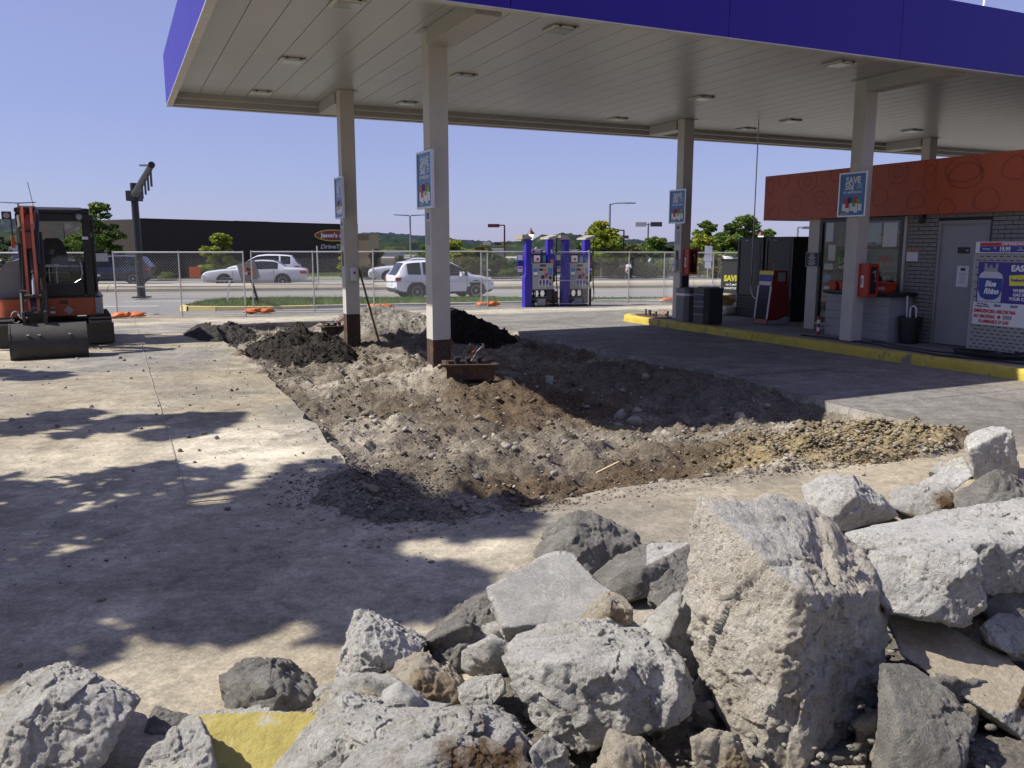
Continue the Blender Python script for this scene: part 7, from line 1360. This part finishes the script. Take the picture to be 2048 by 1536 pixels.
B('long white concrete slab lying behind the huge block at right', 3.5, [(1682, 1066, .05), (1790, 1045, .3), (2048, 996, .35), (2200, 975, .3), (2220, 1090, -.1), (1965, 1085, -.22), (1800, 1100, -.1), (1960, 1190, -.2), (2200, 1180, -.15), (1720, 1105, 0)], 'w', .3, 6, .9, seed=2)
B('squarish pale concrete block tucked under the long white slab', 3.05, [(1735, 1105, .1), (1820, 1095, .12), (1940, 1083, .12), (1955, 1110, -.02), (1966, 1228, -.05), (1925, 1256, -.08), (1860, 1236, -.1), (1765, 1225, -.05), (1725, 1160, .02)], 'w', .3, 5, .8, seed=3)
B('dark grey wedge shaped chunk behind the huge block', 4.95, [(1608, 975, .1), (1640, 952, .2), (1705, 948, .1), (1708, 990, -.1), (1800, 1030, .1), (1690, 1062, -.1), (1660, 1050, -.15), (1612, 1020, -.05)], 'g', .35, 5, .8, seed=4)
B('tall white concrete block standing at the far right end of the pile', 6.2, [(1930, 872, .1), (1950, 862, .15), (2008, 850, .2), (2014, 862, -.05), (2036, 945, -.05), (1952, 962, -.1), (1940, 940, 0), (1934, 900, -.1)], 'w', .3, 5, .7, seed=5)
B('thin bright slab resting on a brown chunk right of the wedge', 5.6, [(1836, 966, 0), (1880, 945, .15), (1940, 934, .2), (1946, 952, 0), (1900, 985, -.1), (1850, 975, -.05)], 'w', .15, 5, .5, seed=6, drop=.03)
B('brown stained chunk under the thin bright slab', 5.3, [(1778, 985, .05), (1800, 972, .2), (1900, 965, .2), (1914, 1000, -.02), (1900, 1030, -.05), (1830, 1035, -.1), (1776, 1010, -.05)], 'b', .3, 5, .8, seed=7)
B('dark boulder at the right edge behind the long slab', 5.0, [(1908, 990, .05), (1990, 936, .1), (2060, 962, .2), (2120, 1000, .2), (2060, 1030, -.1), (1960, 1030, -.1), (1906, 1016, 0)], 'd', .35, 5, .9, seed=8)
B('small pale chunk left of the tall white block', 6.3, [(1855, 942, 0), (1880, 925, .1), (1926, 911, .15), (1938, 935, 0), (1900, 955, -.1)], 'g', .2, 4 if False else 5, .6, seed=9)
B('flat grey slab with white scratches in the middle of the pile', 3.45, plane_pts(3.45, [(968, 1175, .06), (1140, 1108, .42), (1160, 1244, -.06)], [(1090, 1105), (1240, 1198), (1012, 1250)]) + [ (1012, 1290, -.10), (1130, 1285, -.08), (1240, 1230, .1)], 'g', .12, 6, .8, flats=(((-.1, -.3, 1), 's', .12),), seed=10, drop=.06)
B('dark peaked chunk at the back of the pile', 4.4, [(1064, 1112, 0), (1100, 1062, .1), (1156, 1019, .1), (1272, 1072, .15), (1285, 1100, .05), (1180, 1150, -.15), (1090, 1150, -.15), (1150, 1080, -.1)], 'd', .4, 5, 1.1, seed=11)
B('dark flat topped lump left of the huge block', 4.05, [(1188, 1152, 0), (1230, 1118, .15), (1300, 1086, .25), (1386, 1084, .25), (1384, 1160, 0), (1262, 1202, -.12), (1200, 1185, -.1), (1290, 1135, -.08)], 'd', .3, 5, .9, seed=12, flats=(((0, 0, 1), 'g', .6),))
B('small dark rounded chunk against the huge block', 3.6, [(1296, 1165, 0), (1345, 1136, .1), (1392, 1150, .1), (1390, 1215, -.05), (1320, 1215, -.1), (1298, 1195, -.03)], 'd', .2, 5, .9, seed=13)
B('pale chunk with ochre stones left of the huge block', 3.2, [(1280, 1262, 0), (1340, 1200, .1), (1390, 1165, .1), (1400, 1350, 0), (1370, 1370, -.08), (1300, 1330, -.1), (1340, 1260, -.08)], 'g', .3, 5, .8, seed=14)
B('small tan wedge chunk on top of the pile', 3.2, [(1150, 1262, 0), (1180, 1225, .05), (1210, 1195, .08), (1264, 1218, .08), (1264, 1252, 0), (1230, 1262, -.06), (1215, 1215, -.04)], 't', .14, 5, .6, seed=15, drop=.02)
B('broad rounded grey boulder in the front middle', 2.72, [(1003, 1315, .05), (1030, 1285, .15), (1090, 1262, .25), (1210, 1248, .3), (1292, 1264, .25), (1350, 1320, .15), (1392, 1402, .05), (1362, 1442, -.05), (1260, 1482, -.12), (1150, 1512, -.12), (1060, 1440, -.06), (1110, 1330, -.08), (1250, 1340, -.1)], 'g', .35, 6, 1.15, seed=16)
B('small tan block at the bottom edge under the broad boulder', 2.35, [(1182, 1560, 0), (1218, 1455, .08), (1285, 1478, .08), (1345, 1540, .05), (1330, 1600, -.05), (1220, 1600, -.08), (1240, 1500, -.04)], 't', .2, 5, .6, seed=17)
B('tall white jagged chunk left of the tan rock', 3.15, [(668, 1402, 0), (690, 1320, .02), (712, 1226, .08), (748, 1219, .12), (778, 1246, .15), (846, 1281, .12), (832, 1312, .05), (800, 1350, -.05), (745, 1405, -.06), (690, 1420, -.05), (735, 1290, -.07)], 'w', .22, 6, 1.1, seed=18)
B('dark brown chunk behind the tan rock', 3.4, [(842, 1292, 0), (880, 1262, .08), (912, 1244, .1), (1000, 1268, .1), (1006, 1340, 0), (910, 1352, -.1), (860, 1330, -.06), (920, 1290, -.08)], 'd', .3, 5, 1.0, seed=19)
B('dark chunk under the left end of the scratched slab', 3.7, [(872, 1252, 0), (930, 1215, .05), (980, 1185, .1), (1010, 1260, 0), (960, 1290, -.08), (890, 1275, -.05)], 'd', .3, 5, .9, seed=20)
B('tan ochre rock between white and dark chunks', 2.95, [(742, 1395, 0), (790, 1320, .08), (850, 1303, .12), (890, 1340, .08), (924, 1375, .05), (918, 1425, -.03), (830, 1432, -.08), (760, 1420, -.05), (830, 1350, -.05)], 't', .25, 5, .9, seed=21)
B('small pale chunk right of the tan rock', 2.85, [(914, 1375, 0), (950, 1355, .06), (1002, 1347, .06), (1012, 1385, 0), (965, 1428, -.05), (925, 1415, -.03)], 'g', .2, 5, .7, seed=22)
B('large grey angular boulder in the front left of the pile', 2.5, [(530, 1560, .0), (610, 1470, .1), (690, 1404, .2), (770, 1425, .2), (905, 1422, .2), (900, 1460, .05), (800, 1520, -.08), (700, 1600, -.12), (580, 1640, -.08), (700, 1470, 0)], 'g', .3, 6, 1.1, seed=23)
B('pale boulder with brown stain at the bottom centre', 2.3, [(660, 1570, 0), (720, 1500, .08), (800, 1448, .16), (960, 1424, .2), (1040, 1460, .15), (1070, 1500, .1), (1080, 1600, 0), (900, 1640, -.12), (760, 1640, -.1), (850, 1520, -.05)], 'b', .3, 6, 1.1, seed=24)
B('concrete block with yellow painted top in the foreground', 2.55, plane_pts(2.55, [(398, 1426, .18), (655, 1420, .22), (428, 1640, -.16)], [(690, 1600)]) + [(330, 1470, .12), (262, 1560, .0), (300, 1640, -.1), (480, 1750, -.2), (700, 1720, -.1)], 'g', .1, 6, .8, flats=(((.0, -.2, 1), 'y', .12),), seed=25)
B('dark rounded chunk lying behind the yellow painted block', 3.08, [(444, 1352, .02), (490, 1315, .1), (570, 1320, .12), (612, 1366, .08), (652, 1420, 0), (560, 1440, -.08), (452, 1432, -.05), (530, 1370, -.08)], 'd', .25, 5, 1.1, seed=26)
B('large pale boulder with shaded front at the bottom left corner', 2.55, [(-40, 1420, .1), (60, 1350, .2), (130, 1322, .25), (205, 1352, .2), (275, 1402, .1), (258, 1440, .02), (205, 1545, -.1), (60, 1640, -.2), (-80, 1600, -.15), (20, 1460, -.12), (105, 1380, -.02)], 'g', .3, 6, 1.0, seed=27)
B('rough grey chunk against the left end of the yellow painted block', 2.42, [(270, 1570, 0), (300, 1505, .05), (345, 1462, .1), (398, 1430, .14), (420, 1480, .06), (432, 1580, 0), (340, 1640, -.1)], 'g', .12, 5, 1.0, seed=40)
B('small dark slab lying between the pale boulder and the yellow block', 2.82, [(272, 1505, 0), (290, 1460, .05), (315, 1415, .1), (388, 1436, .1), (335, 1490, 0), (285, 1530, -.05)], 'd', .12, 5, .6, seed=28, drop=.05)
B('brown slab with smooth face sloping down at the right edge', 2.85, plane_pts(2.85, [(1768, 1222, .35), (2060, 1345, .15), (1800, 1310, .1)], [(1850, 1226), (2005, 1412)]) + [ (2120, 1560, 0), (2000, 1440, -.12), (2100, 1620, -.1)], 'b', .2, 6, .7, flats=(((-.3, -.5, 1), 'sb', .15),), seed=29, drop=.1)
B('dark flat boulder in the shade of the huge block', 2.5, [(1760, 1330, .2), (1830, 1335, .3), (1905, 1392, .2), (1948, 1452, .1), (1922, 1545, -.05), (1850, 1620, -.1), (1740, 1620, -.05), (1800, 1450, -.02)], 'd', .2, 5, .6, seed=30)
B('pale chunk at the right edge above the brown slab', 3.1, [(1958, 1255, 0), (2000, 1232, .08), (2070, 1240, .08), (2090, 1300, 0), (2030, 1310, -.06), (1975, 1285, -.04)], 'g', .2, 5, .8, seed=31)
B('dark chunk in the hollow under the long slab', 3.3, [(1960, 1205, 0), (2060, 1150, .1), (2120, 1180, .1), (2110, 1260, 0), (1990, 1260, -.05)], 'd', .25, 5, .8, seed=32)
B('small grey chunk at the bottom edge left of the small tan block', 2.4, [(1058, 1505, 0), (1090, 1472, .05), (1135, 1500, .05), (1150, 1580, 0), (1080, 1600, -.05)], 'g', .18, 5, .8, seed=33)
B('tan chunk at the bottom edge below the crumbly face', 2.5, [(1382, 1475, 0), (1420, 1455, .05), (1475, 1470, .05), (1500, 1560, 0), (1400, 1600, -.06)], 't', .18, 5, .8, seed=34)
B('pale chunk between broad boulder and huge block', 2.9, [(1370, 1395, 0), (1400, 1350, .05), (1440, 1390, .05), (1450, 1470, 0), (1390, 1470, -.05)], 'g', .2, 5, .8, seed=35)
B('tiny pale chunk behind the yellow painted block', 3.1, [(625, 1385, 0), (655, 1372, .04), (685, 1380, .04), (690, 1412, 0), (640, 1412, -.03)], 'g', .1, 5, .6, seed=36, drop=.03)
B('medium grey chunk under the flat scratched slab', 3.15, [(1010, 1290, .05), (1080, 1262, .1), (1160, 1262, .1), (1100, 1330, -.05), (1020, 1330, -.05)], 'd', .25, 5, .8, seed=37)
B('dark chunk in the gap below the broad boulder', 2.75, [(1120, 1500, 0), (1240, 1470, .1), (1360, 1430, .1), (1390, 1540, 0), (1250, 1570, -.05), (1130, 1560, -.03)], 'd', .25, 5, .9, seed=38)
rg = np.random.default_rng(41); fills = []
for q in range(46):
    px0 = rg.uniform(680, 2080); lo_ = np.interp(px0, [680, 1000, 1400, 2080], [2.6, 2.6, 2.7, 2.6]); hi_ = np.interp(px0, [680, 1000, 1400, 1800, 2080], [3.0, 3.7, 4.0, 4.6, 5.6]); Yq = rg.uniform(lo_, hi_); sz = rg.uniform(60, 140) * 3.0 / Yq
    zc_ = rg.uniform(.05, .24); py0 = 490 + (1.8 - zc_) / Yq * 1693; pts_ = []
    for a_ in range(8): an = a_ * PI / 4 + rg.uniform(-.3, .3); rr_ = sz * rg.uniform(.6, 1.0); pts_.append((px0 + rr_ * math.cos(an), py0 + rr_ * .75 * math.sin(an), rg.uniform(-.08, .1)))
    fills.append((px0, Yq, pts_, str(rg.choice(list('gdwtd'))), 100 + q))
fills.sort(); fcount = {}; NTH = ['first', 'second', 'third', 'fourth', 'fifth', 'sixth', 'seventh', 'eighth', 'ninth', 'tenth', 'eleventh', 'twelfth']
for px0, Yq, pts_, cm_, sd_ in fills:
    key = '%s concrete chunk wedged %s' % (dict(g='grey', d='dark', w='white', t='tan')[cm_], 'by the white jagged chunk' if px0 < 900 else 'under the broad middle boulder' if px0 < 1380 else 'at the foot of the huge block' if px0 < 1760 else 'below the long white slab'); fcount[key] = fcount.get(key, 0) + 1
    B('small %s, %s such from left' % (key, NTH[fcount[key] - 1]), Yq, pts_, cm_, .14, 4, .9, seed=sd_, drop=.03, group='small chunks wedged in the pile')
# rubble crumbs filling the gaps
rg = np.random.default_rng(77); n = 2200; px_ = rg.uniform(560, 2100, n); yy = rg.uniform(2.2, 4.2, n); xx = (px_ - 1024) / 1693 * yy; lim = 2.2 + (px_ - 560) / 1500 * 2.4; k = yy < lim; xx, yy = xx[k], yy[k]
s = np.clip(np.exp(rg.normal(-4.1, .6, len(xx))), .005, .032); zz = np.abs(rg.normal(size=len(xx))) * .07 + s * .3
o = scatter('rubble_crumbs', np.c_[xx, yy, zz], s, np.array([.20, .185, .16]) * rg.uniform(.5, 1.4, len(xx))[:, None], M_clod, None, geos=STONES, seed=8); tag(o, 'small concrete crumbs between the big chunks', 'rubble', kind='stuff')
# mound of fines under the chunks
g = np.linspace(-1, 1, 90); A, Bq = np.meshgrid(g, g); a, b = A.ravel(), Bq.ravel(); mx_ = .9 + a * 1.9; my_ = 2.55 + b * 1.5 + .45 * (mx_ - .5); Pm = np.c_[mx_, my_, mx_ * 0]
zm = .07 * np.clip(1 - (a ** 2 + b ** 2), 0, 1) ** .8 - .04 + .04 * fbm(Pm, 3, 4, 88) ; ii = np.arange(90 * 90).reshape(90, 90)
o = ob('rubble_base', npmesh('rubble_base', np.c_[mx_, my_, zm], np.stack([ii[:-1, :-1], ii[:-1, 1:], ii[1:, 1:], ii[1:, :-1]], -1).reshape(-1, 4), True, np.tile([.17, .155, .13], (len(mx_), 1))), M_dirt); tag(o, 'mound of dirt and fines under the concrete chunks', 'mound', kind='stuff')
# ------------------------------------------------------------------ street trees left of the camera that shade the lot
def shade_tree(label, x, y, h, spread, th, n, seed, nb=40, size=.13): return tree('shade_tree', label, (x, y, 0), h, spread, th, L_shade, n, size, seed, nb=nb, cat='tree', group='trees shading the lot from the left', squash=.5, trunk_r=.16)
shade_tree('large leafy tree beside the lot nearest the rubble', -6.8, 4.85, 7.4, 1.75, 2.9, 7500, 901, 44)
shade_tree('sparse tree beside the lot whose crown dapples the ground near the rubble', -6.9, 3.5, 7.5, 1.1, 3.0, 3600, 905, 30)
shade_tree('leafy tree beside the lot left of the excavation', -8.9, 7.9, 7.4, .85, 3.6, 3400, 902, 22)
shade_tree('leafy tree beside the lot next to the excavator', -12.3, 10.9, 7.0, .8, 3.6, 3000, 903, 20)
for q, (x_, y_, h_) in enumerate(((-8.5, -4.5, 9.0), (-3.0, -7.5, 10.0), (3.5, -8.0, 9.5), (9.0, -6.5, 9.0))): tree('sky_block_tree', 'tall dense unseen tree added behind the camera to block sky light, %s' % ('furthest left', 'left of the middle', 'right of the middle', 'furthest right')[q], (x_, y_, 0), h_, 3.4, 1.6, L_shade, 4200, .26, 950 + q, nb=40, group='unseen trees added behind the camera to block sky light', squash=.6, trunk_r=.2)  # added out of view to cut sky fill and deepen camera-facing shade
